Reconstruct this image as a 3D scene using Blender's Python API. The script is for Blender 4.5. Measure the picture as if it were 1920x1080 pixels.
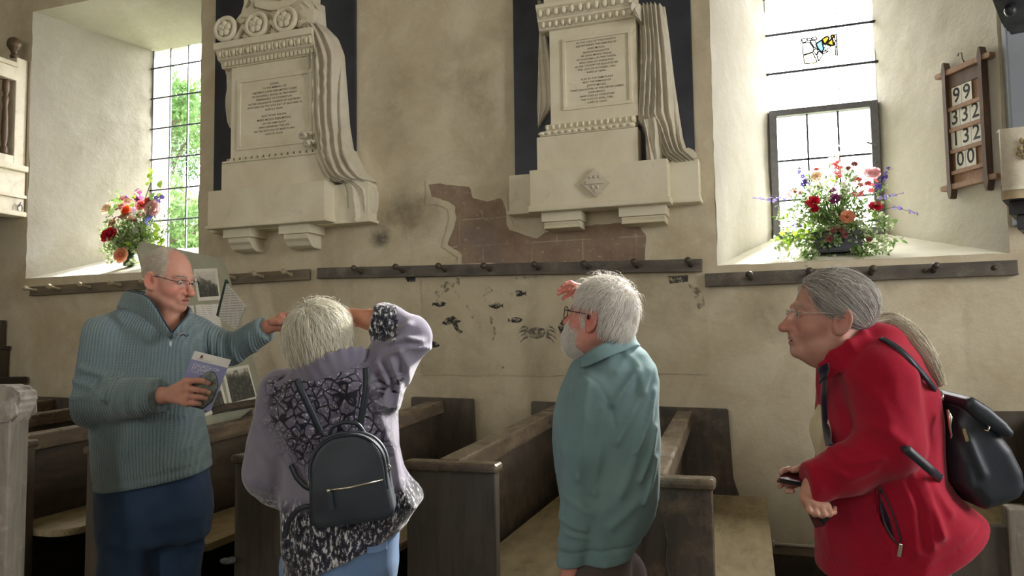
import bpy, bmesh, math, random, os
import numpy as np
from mathutils import Vector, Matrix, Quaternion
from mathutils.geometry import tessellate_polygon

for _o in list(bpy.data.objects):
    bpy.data.objects.remove(_o)
SC = bpy.context.scene
COL = SC.collection
PI = math.pi

# ------------------------------------------------------------------ camera
F = 1440.0
YAW, PITCH, ROLL = math.radians(19.5), math.radians(3.9), math.radians(0.76)
CAM = np.array([0.0, -5.0, 1.42])
_f = np.array([-math.sin(YAW)*math.cos(PITCH), math.cos(YAW)*math.cos(PITCH), math.sin(PITCH)])
_r = np.array([math.cos(YAW), math.sin(YAW), 0.0])
_u = np.cross(_r, _f)
CR = _r*math.cos(ROLL) - _u*math.sin(ROLL)
CU = _u*math.cos(ROLL) + _r*math.sin(ROLL)
cam_data = bpy.data.cameras.new('camera')
cam_data.sensor_width = 36.0
cam_data.lens = 36.0*F/1920.0
cam_data.clip_end = 200
cam = bpy.data.objects.new('camera', cam_data)
COL.objects.link(cam)
cam.matrix_world = Matrix(((CR[0], CU[0], -_f[0], CAM[0]), (CR[1], CU[1], -_f[1], CAM[1]), (CR[2], CU[2], -_f[2], CAM[2]), (0, 0, 0, 1)))
SC.camera = cam

# ------------------------------------------------------------------ sky, exposure, window portals
SC.view_settings.view_transform = 'Standard'
SC.view_settings.look = 'None'
SC.view_settings.gamma = 1.0
SC.view_settings.use_curve_mapping = False
SC.view_settings.exposure = EXPOSURE = 0.92
world = bpy.data.worlds.new('overcast_sky')
SC.world = world
world.use_nodes = True
_bg = world.node_tree.nodes['Background']
_bg.inputs['Color'].default_value = (1.0, 0.98, 0.985, 1)
_bg.inputs['Strength'].default_value = 11.5
# hazy sun standing to the right behind the window wall
_sl = bpy.data.lights.new('sun', 'SUN'); _sl.energy = 14.0; _sl.angle = math.radians(7); _sl.color = (1.0, 0.96, 0.9)
sun = bpy.data.objects.new('sun', _sl); COL.objects.link(sun); sun.location = (6, 16, 12)
sun.rotation_euler = Vector((-0.255, -0.80, -0.50)).to_track_quat('-Z', 'Y').to_euler()
SC.cycles.max_bounces = 8
SC.cycles.diffuse_bounces = 5
SC.cycles.transparent_max_bounces = 16
SC.cycles.use_denoising = True
SC.cycles.sample_clamp_indirect = 6.0

# window openings: (x0, x1, sill z, head z) at the glass plane; used for wall and for sky portals
ROOM = dict(x0=-9.0, x1=4.6, y0=-8.6, z1=5.6)
def portal(name, loc, rot, sx, sy):
    l = bpy.data.lights.new(name, 'AREA')
    l.shape = 'RECTANGLE'; l.size = sx; l.size_y = sy
    l.cycles.is_portal = True
    o = bpy.data.objects.new(name, l); COL.objects.link(o)
    o.location = loc; o.rotation_euler = rot
    return o
portal('sky_portal', (-5.38, 0.93, 3.4), (-PI/2, 0, 0), 0.9, 2.2)
portal('sky_portal', (0.305, 0.93, 3.15), (-PI/2, 0, 0), 0.75, 2.1)
OPP_WIN = [(-6.45, -6.05), (-2.75, -2.4), (0.9, 1.2)]
for a, b in OPP_WIN:
    portal('sky_portal', ((a+b)/2, ROOM['y0']-0.1, 3.2), (PI/2, 0, 0), b-a, 2.5)
portal('sky_portal', (ROOM['x1']+0.1, -2.6, 3.0), (0, PI/2, 0), 3.0, 1.3)

# ------------------------------------------------------------------ measuring helpers
def ray(px, py): return _f + CR*(px-960)/F - CU*(py-540)/F
def W(px, py, Y=0.0):
    d = ray(px, py); return CAM + d*((Y-CAM[1])/d[1])
def G(px, py, Z=0.0):
    d = ray(px, py); return CAM + d*((Z-CAM[2])/d[2])
def C(px, py, d): return CAM + ray(px, py)*d
def proj(p):
    v = np.asarray(p)-CAM; z = v@_f
    return 960+F*(v@CR)/z, 540-F*(v@CU)/z, z

# ------------------------------------------------------------------ object helpers
def link(name, me, mat=None, parent=None):
    o = bpy.data.objects.new(name, me)
    COL.objects.link(o)
    if mat is not None and me is not None and not me.materials:
        for m in (mat if isinstance(mat, (list, tuple)) else [mat]): me.materials.append(m)
    if parent is not None: o.parent = parent
    return o
def tag(o, label=None, cat=None, group=None, kind=None):
    if label: o['label'] = label
    if cat: o['category'] = cat
    if group: o['group'] = group
    if kind: o['kind'] = kind
    return o
def empty(name, loc=(0, 0, 0), rot=(0, 0, 0)):
    o = bpy.data.objects.new(name, None); COL.objects.link(o)
    o.empty_display_size = 0.05
    o.location = loc; o.rotation_euler = rot
    return o
def local(par, p):
    """world point -> parent's local coordinates (parents here only have location + rotation)"""
    m = Matrix.LocRotScale(par.location, par.rotation_euler, None).inverted()
    return m @ Vector(p)
def smooth(me, on=True):
    me.polygons.foreach_set('use_smooth', [on]*len(me.polygons)); return me
def mesh(verts, faces, sm=False):
    me = bpy.data.meshes.new('m')
    me.from_pydata([tuple(map(float, v)) for v in verts], [], [tuple(map(int, f)) for f in faces])
    if sm: smooth(me)
    me.update(); return me
class MB:
    """collects shapes, then becomes one mesh"""
    def __init__(s): s.bm = bmesh.new(); s.sm = []
    def box(s, x0, x1, y0, y1, z0, z1, bev=0.0, seg=2, M=None):
        r = bmesh.ops.create_cube(s.bm, size=1.0)
        vs = r['verts']
        for v in vs:
            v.co = Vector(((x0+x1)/2+v.co.x*(x1-x0), (y0+y1)/2+v.co.y*(y1-y0), (z0+z1)/2+v.co.z*(z1-z0)))
        if M is not None:
            for v in vs: v.co = M @ v.co
        if bev:
            es = list({e for v in vs for e in v.link_edges})
            bmesh.ops.bevel(s.bm, geom=es, offset=bev, segments=seg, profile=0.6, affect='EDGES', clamp_overlap=True)
        return s
    def hexa(s, P, bev=0.0, seg=2):
        """8 points: bottom 4 ccw then top 4"""
        vs = [s.bm.verts.new(p) for p in P]
        for q in ((3, 2, 1, 0), (4, 5, 6, 7), (0, 1, 5, 4), (1, 2, 6, 5), (2, 3, 7, 6), (3, 0, 4, 7)):
            s.bm.faces.new([vs[i] for i in q])
        if bev:
            es = list({e for v in vs for e in v.link_edges})
            bmesh.ops.bevel(s.bm, geom=es, offset=bev, segments=seg, profile=0.6, affect='EDGES', clamp_overlap=True)
        return s
    def prism(s, pts2, axis, a, b, bev=0.0):
        """polygon in the two other axes extruded along axis from a to b"""
        def mk(p, t):
            if axis == 'x': return (t, p[0], p[1])
            if axis == 'y': return (p[0], t, p[1])
            return (p[0], p[1], t)
        A = [s.bm.verts.new(mk(p, a)) for p in pts2]; B = [s.bm.verts.new(mk(p, b)) for p in pts2]
        n = len(pts2); fs = [s.bm.faces.new(A[::-1]), s.bm.faces.new(B)]
        for i in range(n): fs.append(s.bm.faces.new((A[i], A[(i+1) % n], B[(i+1) % n], B[i])))
        if bev:
            es = list({e for f in fs for e in f.edges})
            bmesh.ops.bevel(s.bm, geom=es, offset=bev, segments=2, affect='EDGES', clamp_overlap=True)
        return s
    def tube(s, pts, rad, n=8, cap=True, sm=True):
        pts = [Vector(p) for p in pts]; m = len(pts)
        rad = rad if hasattr(rad, '__len__') else [rad]*m
        rings = []; up = None
        for i, p in enumerate(pts):
            t = (pts[min(i+1, m-1)]-pts[max(i-1, 0)])
            if t.length < 1e-9: t = Vector((0, 0, 1))
            t.normalize()
            if up is None: up = t.orthogonal().normalized()
            up = (up - t*up.dot(t))
            up = up.normalized() if up.length > 1e-6 else t.orthogonal().normalized()
            w = t.cross(up)
            rings.append([s.bm.verts.new(p+(up*math.cos(2*PI*k/n)+w*math.sin(2*PI*k/n))*rad[i]) for k in range(n)])
        for i in range(m-1):
            for k in range(n):
                f = s.bm.faces.new((rings[i][k], rings[i][(k+1) % n], rings[i+1][(k+1) % n], rings[i+1][k])); f.smooth = sm
        if cap:
            s.bm.faces.new(rings[0][::-1]); s.bm.faces.new(rings[-1])
        return s
    def lathe(s, prof, n=16, M=None, sm=True):
        """prof: (radius, height) along local z"""
        rings = []
        for r, z in prof:
            ring = []
            for k in range(n):
                v = Vector((r*math.cos(2*PI*k/n), r*math.sin(2*PI*k/n), z))
                ring.append(s.bm.verts.new(M @ v if M is not None else v))
            rings.append(ring)
        for i in range(len(rings)-1):
            for k in range(n):
                f = s.bm.faces.new((rings[i][k], rings[i][(k+1) % n], rings[i+1][(k+1) % n], rings[i+1][k])); f.smooth = sm
        s.bm.faces.new(rings[0][::-1]); s.bm.faces.new(rings[-1])
        return s
    def ball(s, c, r, n=8, M=None, sm=True):
        rx, ry, rz = r if hasattr(r, '__len__') else (r, r, r)
        res = bmesh.ops.create_uvsphere(s.bm, u_segments=n, v_segments=max(4, n*2//3), radius=1.0)
        for v in res['verts']:
            p = Vector((v.co.x*rx, v.co.y*ry, v.co.z*rz))
            if M is not None: p = M @ p
            v.co = p + Vector(c)
        if sm:
            for f in {f for v in res['verts'] for f in v.link_faces}: f.smooth = True
        return s
    def poly(s, pts):
        s.bm.faces.new([s.bm.verts.new(p) for p in pts]); return s
    def me(s):
        m = bpy.data.meshes.new('m'); bmesh.ops.recalc_face_normals(s.bm, faces=s.bm.faces[:]); s.bm.to_mesh(m); s.bm.free(); return m
    def build(s, name, mat, parent=None): return link(name, s.me(), mat, parent)

_txt = {}
def text_mesh(body, size, align='CENTER', extrude=0.0, offset=0.0, spacing=1.0, line=1.0, res=3):
    cu = bpy.data.curves.new('t', 'FONT')
    cu.body = body; cu.size = size; cu.align_x = align; cu.align_y = 'CENTER'
    cu.extrude = extrude; cu.offset = offset; cu.space_character = spacing; cu.space_line = line; cu.resolution_u = res
    ob = bpy.data.objects.new('t', cu); COL.objects.link(ob)
    dg = bpy.context.evaluated_depsgraph_get(); dg.update()
    me = bpy.data.meshes.new_from_object(ob.evaluated_get(dg))
    me.materials.clear()
    bpy.data.objects.remove(ob); bpy.data.curves.remove(cu)
    return me
def xform(me, M):
    me.transform(M); me.update(); return me

# ------------------------------------------------------------------ noise in numpy
def _hash(ix, iy, iz, seed):
    n = (ix.astype(np.int64)*374761393 + iy.astype(np.int64)*668265263 + iz.astype(np.int64)*2147483647 + seed*974711) & 0x7fffffff
    n = ((n ^ (n >> 13))*1274126177) & 0x7fffffff
    n = (n ^ (n >> 16)) & 0xffff
    return n.astype(np.float32)/65535.0
def vnoise(P, seed=0):
    """value noise, -1..1, at points (N,3)"""
    P = np.asarray(P, np.float32)
    i = np.floor(P); fr = P-i; fr = fr*fr*(3-2*fr); i = i.astype(np.int64)
    x, y, z = i[:, 0], i[:, 1], i[:, 2]; u, v, w = fr[:, 0], fr[:, 1], fr[:, 2]
    def h(a, b, c): return _hash(x+a, y+b, z+c, seed)
    r = ((h(0, 0, 0)*(1-u)+h(1, 0, 0)*u)*(1-v)+(h(0, 1, 0)*(1-u)+h(1, 1, 0)*u)*v)*(1-w) + \
        ((h(0, 0, 1)*(1-u)+h(1, 0, 1)*u)*(1-v)+(h(0, 1, 1)*(1-u)+h(1, 1, 1)*u)*v)*w
    return r*2-1
def fbm(P, oct=3, seed=0):
    P = np.asarray(P, np.float32); s = 0; a = 1.0; t = 0
    for k in range(oct):
        s = s+a*vnoise(P*(2**k), seed+k*17); t += a; a *= 0.5
    return s/t

# ------------------------------------------------------------------ materials
def lin(c):
    """sRGB 0-255 -> linear"""
    return tuple(((v/255)/12.92 if v/255 <= 0.04045 else ((v/255+0.055)/1.055)**2.4) for v in c[:3])
class NT:
    def __init__(s, name):
        s.m = bpy.data.materials.new(name); s.m.use_nodes = True
        s.t = s.m.node_tree; s.b = s.t.nodes['Principled BSDF']; s.out = s.t.nodes['Material Output']
        s._co = None
    def n(s, typ, **kw):
        nd = s.t.nodes.new(typ)
        for k, v in kw.items(): setattr(nd, k, v)
        return nd
    def l(s, a, b): s.t.links.new(a, b)
    def set(s, sock, v):
        if isinstance(v, (int, float)): sock.default_value = v
        elif isinstance(v, (tuple, list)): sock.default_value = tuple(v)+(1,) if len(v) == 3 and sock.type == 'RGBA' else tuple(v)
        else: s.l(v, sock)
    def co(s, scale=None, kind='Object'):
        if s._co is None: s._co = s.n('ShaderNodeTexCoord')
        o = s._co.outputs[kind]
        if scale is not None:
            mp = s.n('ShaderNodeMapping'); mp.inputs['Scale'].default_value = scale if hasattr(scale, '__len__') else (scale,)*3
            s.l(o, mp.inputs['Vector']); o = mp.outputs['Vector']
        return o
    def noise(s, scale=5, detail=5, rough=0.55, vec=None, dist=0.0):
        nd = s.n('ShaderNodeTexNoise'); nd.inputs['Scale'].default_value = scale; nd.inputs['Detail'].default_value = detail
        nd.inputs['Roughness'].default_value = rough; nd.inputs['Distortion'].default_value = dist
        s.l(vec if vec is not None else s.co(), nd.inputs['Vector']); return nd.outputs['Fac']
    def vor(s, scale=5, feature='F1', vec=None, out='Distance', rnd=1.0):
        nd = s.n('ShaderNodeTexVoronoi', feature=feature); nd.inputs['Scale'].default_value = scale
        nd.inputs['Randomness'].default_value = rnd
        s.l(vec if vec is not None else s.co(), nd.inputs['Vector']); return nd.outputs[out]
    def wave(s, scale, vec=None, dist=0.0, dscale=1.0, direction='X', prof='SIN', typ='BANDS', detail=2):
        nd = s.n('ShaderNodeTexWave', wave_type=typ, wave_profile=prof)
        if typ == 'BANDS': nd.bands_direction = direction
        nd.inputs['Scale'].default_value = scale; nd.inputs['Distortion'].default_value = dist; nd.inputs['Detail'].default_value = detail
        nd.inputs['Detail Scale'].default_value = dscale
        s.l(vec if vec is not None else s.co(), nd.inputs['Vector']); return nd.outputs['Fac']
    def ramp(s, fac, stops, interp='LINEAR'):
        nd = s.n('ShaderNodeValToRGB'); cr = nd.color_ramp; cr.interpolation = interp
        while len(cr.elements) < len(stops): cr.elements.new(0.5)
        for e, (p, c) in zip(cr.elements, stops):
            e.position = p; e.color = (c, c, c, 1) if isinstance(c, (int, float)) else tuple(c)+(1,)
        s.set(nd.inputs['Fac'], fac); return nd.outputs['Color']
    def mix(s, fac, a, b, mode='MIX'):
        nd = s.n('ShaderNodeMix', data_type='RGBA', blend_type=mode)
        s.set(nd.inputs['Factor'], fac); s.set(nd.inputs['A'], a); s.set(nd.inputs['B'], b)
        for i in nd.inputs:
            pass
        return nd.outputs['Result']
    def mixc(s, fac, a, b, mode='MIX'):
        nd = s.n('ShaderNodeMix', data_type='RGBA', blend_type=mode)
        s.set(nd.inputs[0], fac); s.set(nd.inputs[6], a); s.set(nd.inputs[7], b)
        return nd.outputs[2]
    def math(s, op, a, b=0.0, c=None):
        nd = s.n('ShaderNodeMath', operation=op); s.set(nd.inputs[0], a); s.set(nd.inputs[1], b)
        if c is not None: s.set(nd.inputs[2], c)
        return nd.outputs[0]
    def sep(s, vec):
        nd = s.n('ShaderNodeSeparateXYZ'); s.l(vec, nd.inputs[0]); return nd.outputs
    def attr(s, name):
        nd = s.n('ShaderNodeAttribute'); nd.attribute_name = name; return nd.outputs['Color']
    def col(s, v): s.set(s.b.inputs['Base Color'], v); return s
    def rough(s, v): s.set(s.b.inputs['Roughness'], v); return s
    def bump(s, h, strength=0.3, dist=0.01, prev=None):
        nd = s.n('ShaderNodeBump'); nd.inputs['Strength'].default_value = strength; nd.inputs['Distance'].default_value = dist
        s.set(nd.inputs['Height'], h)
        if prev is not None: s.l(prev, nd.inputs['Normal'])
        s.l(nd.outputs[0], s.b.inputs['Normal']); return nd.outputs[0]
def simple(name, c, rough=0.6, c2=None, scale=12, bump=0.0, bscale=60, metal=0.0, spec=0.5, dist=0.004, sheen=0.0, stretch=None):
    """plain surface with slight colour variation and fine relief"""
    t = NT(name); a = lin(c); b = lin(c2) if c2 else tuple(v*0.8 for v in a)
    vec = t.co(stretch) if stretch else None
    t.col(t.ramp(t.noise(scale, 5, vec=vec), [(0.3, b), (0.7, a)])).rough(rough)
    t.b.inputs['Metallic'].default_value = metal
    t.b.inputs['Specular IOR Level'].default_value = spec
    if sheen: t.b.inputs['Sheen Weight'].default_value = sheen; t.b.inputs['Sheen Roughness'].default_value = 0.6
    if bump: t.bump(t.noise(bscale, 4, vec=vec), bump, dist)
    return t.m
# ================================================================== the room
def plaster(name, stops, stains, cool=0.0):
    t = NT(name)
    big = t.noise(0.9, 6, 0.6, dist=0.4)
    c = t.ramp(big, stops)
    med = t.noise(3.2, 7, 0.65, dist=0.6)
    c = t.mixc(t.ramp(med, [(0.44, 0.0), (0.66, 0.5)]), c, stains[0])
    fine = t.noise(17, 6, 0.7)
    c = t.mixc(t.ramp(fine, [(0.55, 0.0), (0.75, 0.45)]), c, stains[1])
    c = t.mixc(t.ramp(t.noise(1.7, 5, 0.6, vec=t.co((1, 1, 0.35))), [(0.56, 0.0), (0.70, 0.5)]), c, stains[2])
    t.col(c).rough(0.92)
    t.b.inputs['Specular IOR Level'].default_value = 0.15
    n = t.bump(t.noise(9, 7, 0.6), 0.35, 0.02)
    t.bump(t.noise(70, 4, 0.6), 0.25, 0.004, prev=n)
    return t.m
M_WALL = plaster('old_limewash', [(0.36, lin((194, 183, 155))), (0.55, lin((208, 199, 173))), (0.72, lin((187, 173, 142)))],
                 [lin((174, 158, 130)), lin((222, 214, 196)), lin((150, 137, 116))])
M_SPLAY = plaster('white_limewash', [(0.3, lin((192, 188, 174))), (0.6, lin((204, 200, 188))), (0.75, lin((188, 182, 164)))],
                  [lin((188, 184, 166)), lin((214, 212, 202)), lin((182, 176, 156))])
M_SILL = plaster('sill_plaster', [(0.3, lin((214, 210, 190))), (0.7, lin((232, 230, 216)))],
                 [lin((204, 198, 172)), lin((236, 236, 226)), lin((190, 180, 150))])
M_OTHER = simple('plain_plaster', (206, 198, 176), 0.95, (190, 180, 155), 2, 0.1, 30)

def patch(A, B, Cc, D, cell=0.06, amp=0.006, nrm=None):
    """bilinear sheet A-B-C-D with hand-worked unevenness"""
    A, B, Cc, D = (np.array(p, float) for p in (A, B, Cc, D))
    nu = max(1, int(round(max(np.linalg.norm(B-A), np.linalg.norm(Cc-D))/cell))); nv = max(1, int(round(max(np.linalg.norm(D-A), np.linalg.norm(Cc-B))/cell)))
    u, v = np.meshgrid(np.linspace(0, 1, nu+1), np.linspace(0, 1, nv+1))
    u = u.ravel()[:, None]; v = v.ravel()[:, None]
    P = A*(1-u)*(1-v)+B*u*(1-v)+Cc*u*v+D*(1-u)*v
    Pn = P+0.0
    for k in range(3):
        Pn[:, k] += amp*fbm(P*2.3+k*11.3, 2, 5+k)+amp*0.5*vnoise(P*14+k*5, 9+k)
    fs = [(j*(nu+1)+i, j*(nu+1)+i+1, (j+1)*(nu+1)+i+1, (j+1)*(nu+1)+i) for j in range(nv) for i in range(nu)]
    return Pn, fs
def sheets(name, lst, mat, parent=None, sm=True):
    V = []; Fs = []; n = 0
    for P, f in lst:
        V.append(P); Fs += [tuple(i+n for i in q) for q in f]; n += len(P)
    me = mesh(np.vstack(V), Fs, sm)
    bm = bmesh.new(); bm.from_mesh(me); bmesh.ops.remove_doubles(bm, verts=bm.verts[:], dist=1e-4); bm.to_mesh(me); bm.free()
    return link(name, me, mat, parent)

GY = 0.85                                    # glass plane behind the wall face
W1 = dict(o=(-6.39, -4.47, 2.03, 4.48), g=(-5.81, -4.95, 2.34, 4.33))
W2 = dict(o=(-0.39, 1.21, 1.875, 4.55), g=(-0.055, 0.665, 2.13, 4.20))
RX0, RX1, RY0, RZ1 = ROOM['x0'], ROOM['x1'], ROOM['y0'], ROOM['z1']

xs = [RX0, W1['o'][0], W1['o'][1], W2['o'][0], W2['o'][1], RX1]
parts = []
def front(x0, x1, z0, z1): parts.append(patch((x0, 0, z0), (x1, 0, z0), (x1, 0, z1), (x0, 0, z1), 0.08, 0.003))
front(xs[0], xs[1], 0, RZ1)
front(xs[1], xs[2], 0, W1['o'][2]); front(xs[1], xs[2], W1['o'][3], RZ1)
front(xs[2], xs[3], 0, RZ1)
front(xs[3], xs[4], 0, W2['o'][2]); front(xs[3], xs[4], W2['o'][3], RZ1)
front(xs[4], xs[5], 0, RZ1)
wall_back = tag(sheets('wall_back', parts, M_WALL), 'mottled cream limewashed church wall with two deep window openings', kind='structure')
for o_, g_ in ((W1['o'], W1['g']), (W2['o'], W2['g'])):
    a, b, s, h = o_; ga, gb, gs, gh = g_
    sheets('splayed_jamb', [patch((a, 0, s), (ga, GY, gs), (ga, GY, gh), (a, 0, h), 0.06, 0.011)], M_SPLAY, wall_back)
    sheets('splayed_jamb', [patch((gb, GY, gs), (b, 0, s), (b, 0, h), (gb, GY, gh), 0.06, 0.011)], M_SPLAY, wall_back)
    sheets('sloping_sill', [patch((a, 0, s), (b, 0, s), (gb, GY, gs), (ga, GY, gs), 0.06, 0.008)], M_SILL, wall_back)
    sheets('window_head', [patch((a, 0, h), (ga, GY, gh), (gb, GY, gh), (b, 0, h), 0.06, 0.008)], M_SPLAY, wall_back)
    # outer reveal beyond the glass, and the masonry thickness around it
    m = MB()
    m.box(ga-0.9, ga, GY+0.001, GY+0.22, gs-0.6, gh+0.9); m.box(gb, gb+0.9, GY+0.001, GY+0.22, gs-0.6, gh+0.9)
    m.box(ga, gb, GY+0.001, GY+0.22, gs-0.6, gs); m.box(ga, gb, GY+0.001, GY+0.22, gh+0.24 if ga < -3 else gh, gh+0.9)
    m.build('outer_masonry', M_SPLAY, wall_back)
# solid masonry behind the plaster face
m = MB()
for a, b in ((xs[0], xs[1]), (xs[2], xs[3]), (xs[4], xs[5])): m.box(a, b, 0.03, 0.85, 0, RZ1)
for o_ in (W1['o'], W2['o']): m.box(o_[0]-0.01, o_[1]+0.01, 0.03, 0.85, 0, o_[2]-0.02); m.box(o_[0]-0.01, o_[1]+0.01, 0.03, 0.85, o_[3]+0.02, RZ1)
m.build('masonry_core', M_SPLAY, wall_back)
# spandrels that turn the left window head into a low arch
m = MB(); ga, gb, gs, gh = W1['g']; gc = (ga+gb)/2; gw = (gb-ga)/2
def arch_z(x): return gh-0.09+0.20*math.sqrt(max(0, 1-((x-gc)/(gw*1.12))**2))
N = 16
for i in range(N):
    xa = ga+(gb-ga)*i/N; xb = ga+(gb-ga)*(i+1)/N
    m.hexa([(xa, GY-0.05, arch_z(xa)), (xb, GY-0.05, arch_z(xb)), (xb, GY+0.2, arch_z(xb)), (xa, GY+0.2, arch_z(xa)),
            (xa, GY-0.05, gh+0.26), (xb, GY-0.05, gh+0.26), (xb, GY+0.2, gh+0.26), (xa, GY+0.2, gh+0.26)])
m.build('arched_window_head', M_SPLAY, wall_back)

# other walls, floor, ceiling
m = MB(); z0, z1 = 1.95, 4.45
edges = [RX0]+[e for w in OPP_WIN for e in w]+[RX1]
for i in range(0, len(edges), 2): m.box(edges[i], edges[i+1], RY0-0.3, RY0, 0, RZ1)
for a, b in OPP_WIN: m.box(a, b, RY0-0.3, RY0, 0, z0); m.box(a, b, RY0-0.3, RY0, z1, RZ1)
tag(m.build('wall_front', M_OTHER), 'pale plastered nave wall with three tall windows', kind='structure')
m = MB()
m.box(RX1, RX1+0.3, RY0, -3.25, 0, RZ1); m.box(RX1, RX1+0.3, -1.95, 0, 0, RZ1); m.box(RX1, RX1+0.3, -3.25, -1.95, 0, 1.5); m.box(RX1, RX1+0.3, -3.25, -1.95, 4.5, RZ1)
tag(m.build('wall_right', M_OTHER), 'pale plastered end wall with one tall window', kind='structure')
tag(MB().box(RX0-0.3, RX0, RY0, 0, 0, RZ1).build('wall_left', M_OTHER), 'pale plastered wall under the gallery', kind='structure')
tag(MB().box(RX0-0.3, RX1+0.3, RY0-0.3, 1.1, RZ1, RZ1+0.2).build('ceiling', M_OTHER), 'plain plastered ceiling above the nave', kind='structure')
t = NT('stone_flags')
v = t.co((1, 1, 1))
br = t.n('ShaderNodeTexBrick'); br.inputs['Scale'].default_value = 1.0; br.inputs['Brick Width'].default_value = 0.75; br.inputs['Row Height'].default_value = 0.55
br.inputs['Mortar Size'].default_value = 0.008; br.inputs['Color1'].default_value = lin((128, 122, 110))+(1,); br.inputs['Color2'].default_value = lin((108, 102, 92))+(1,); br.inputs['Mortar'].default_value = lin((70, 66, 60))+(1,)
t.l(v, br.inputs['Vector'])
t.col(t.mixc(t.ramp(t.noise(6, 6), [(0.4, 0.0), (0.7, 0.5)]), br.outputs['Color'], lin((90, 84, 74)))).rough(0.75); t.bump(t.noise(20, 5), 0.2, 0.01)
tag(MB().box(RX0, RX1, RY0, 0, -0.1, 0).build('floor', t.m), 'worn grey stone slab floor', kind='structure')

# ------------------------------------------------------------------ windows
t = NT('clear_old_glass')
tr = t.n('ShaderNodeBsdfTransparent'); tr.inputs[0].default_value = (0.98, 0.98, 0.98, 1)
gl = t.n('ShaderNodeBsdfGlossy'); gl.inputs['Roughness'].default_value = 0.06
bp = t.n('ShaderNodeBump'); bp.inputs['Strength'].default_value = 0.15; t.l(t.noise(7, 2), bp.inputs['Height']); t.l(bp.outputs[0], gl.inputs['Normal'])
mx = t.n('ShaderNodeMixShader'); mx.inputs[0].default_value = 0.05
t.l(tr.outputs[0], mx.inputs[1]); t.l(gl.outputs[0], mx.inputs[2]); t.l(mx.outputs[0], t.out.inputs[0])
M_GLASS = t.m
def stained(name, c):
    t = NT(name); tr = t.n('ShaderNodeBsdfTransparent'); tr.inputs[0].default_value = lin(c)+(1,)
    gl = t.n('ShaderNodeBsdfGlossy'); gl.inputs['Roughness'].default_value = 0.1
    mx = t.n('ShaderNodeMixShader'); mx.inputs[0].default_value = 0.05
    t.l(tr.outputs[0], mx.inputs[1]); t.l(gl.outputs[0], mx.inputs[2]); t.l(mx.outputs[0], t.out.inputs[0]); return t.m
M_LEAD = simple('window_lead', (92, 96, 104), 0.6, (70, 74, 82), 20, metal=0.6)
M_IRON = simple('glare_lightened_iron', (124, 124, 128), 0.5, (98, 98, 104), 18, 0.2, 50)  # iron grey lightened: window glare is put into the colour

# left window: leaded lights, four columns by seven rows
win1 = tag(empty('window_1', ((ga+gb)/2, GY, gs)), 'tall leaded window with small rectangular panes and trees outside', kind='structure')
def wl(o, x, y, z): return local(o, (x, y, z))
cw = (gb-ga)/4; ch = 0.305
zrow = [gs-0.02+ch*i for i in range(8)]; zrow[-1] = gh+0.16
for i in range(4):
    for j in range(7):
        x0, x1 = ga+cw*i, ga+cw*(i+1); z0, z1 = zrow[j], zrow[j+1]
        m = MB().box(x0-win1.location.x, x1-win1.location.x, -0.002+0.004*((i+j) % 2), 0.002+0.004*((i+j) % 2), z0-gs, z1-gs)
        link('pane', m.me(), M_GLASS, win1)
for i in range(5):
    x = ga+cw*i-win1.location.x
    link('lead_came', MB().box(x-0.006, x+0.006, -0.008, 0.008, -0.02, 2.2).me(), M_LEAD, win1)
for j in range(1, 7):
    z = zrow[j]-gs
    link('saddle_bar', MB().tube([(ga-0.02-win1.location.x, -0.015, z), (gb+0.02-win1.location.x, -0.015, z)], 0.0085, 8).me(), M_LEAD, win1)

# right window: iron casement below, plain lights and a stained fragment above
ga, gb, gs, gh = W2['g']
win2 = tag(empty('window_2', ((ga+gb)/2, GY, gs)), 'tall clear window with iron casement and one stained glass fragment', kind='structure')
ox, oz = win2.location.x, gs
M2 = Matrix.Translation((-ox, -GY, -oz))
colx = [ga, ga+(gb-ga)/3, ga+2*(gb-ga)/3, gb]
zb = [3.06, 3.34, 3.63, 3.91, 4.20]
for j in range(4):
    for i in range(3):
        if j == 1 and i == 1: continue
        link('pane', MB().box(colx[i], colx[i+1], GY-0.002, GY+0.002, zb[j], zb[j+1], M=M2).me(), M_GLASS, win2)
for j in range(1, 4):
    link('saddle_bar', MB().tube([M2 @ Vector((ga-0.03, GY-0.015, zb[j])), M2 @ Vector((gb+0.03, GY-0.015, zb[j]))], 0.010, 8).me(), M_LEAD, win2)
for i in (1, 2):
    link('lead_came', MB().box(colx[i]-0.0025, colx[i]+0.0025, GY-0.006, GY+0.006, 3.06, 4.20, M=M2).me(), M_LEAD, win2)
cas = empty('casement', (0, 0, 0)); cas.parent = win2
fz0, fz1, fw = 2.12, 3.06, 0.052
for a in ((ga, ga+fw, fz0, fz1), (gb-fw, gb, fz0, fz1), (ga+fw, gb-fw, fz1-0.045, fz1), (ga+fw, gb-fw, fz0, fz0+0.05)):
    link('frame_bar', MB().box(a[0], a[1], GY-0.05, GY+0.02, a[2], a[3], bev=0.004, M=M2).me(), M_IRON, cas)
ccx = [ga+fw, ga+fw+0.205, ga+fw+0.41, gb-fw]; ccz = [fz0+0.05, 2.40, 2.69, fz1-0.045]
for i in range(3):
    for j in range(3):
        link('pane', MB().box(ccx[i], ccx[i+1], GY-0.012, GY-0.008, ccz[j], ccz[j+1], M=M2).me(), M_GLASS, cas)
for i in (1, 2): link('lead_came', MB().box(ccx[i]-0.0065, ccx[i]+0.0065, GY-0.018, GY-0.002, ccz[0], ccz[3], M=M2).me(), M_LEAD, cas)
for j in (1, 2): link('lead_came', MB().box(ccx[0], ccx[3], GY-0.018, GY-0.002, ccz[j]-0.0065, ccz[j]+0.0065, M=M2).me(), M_LEAD, cas)
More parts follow.
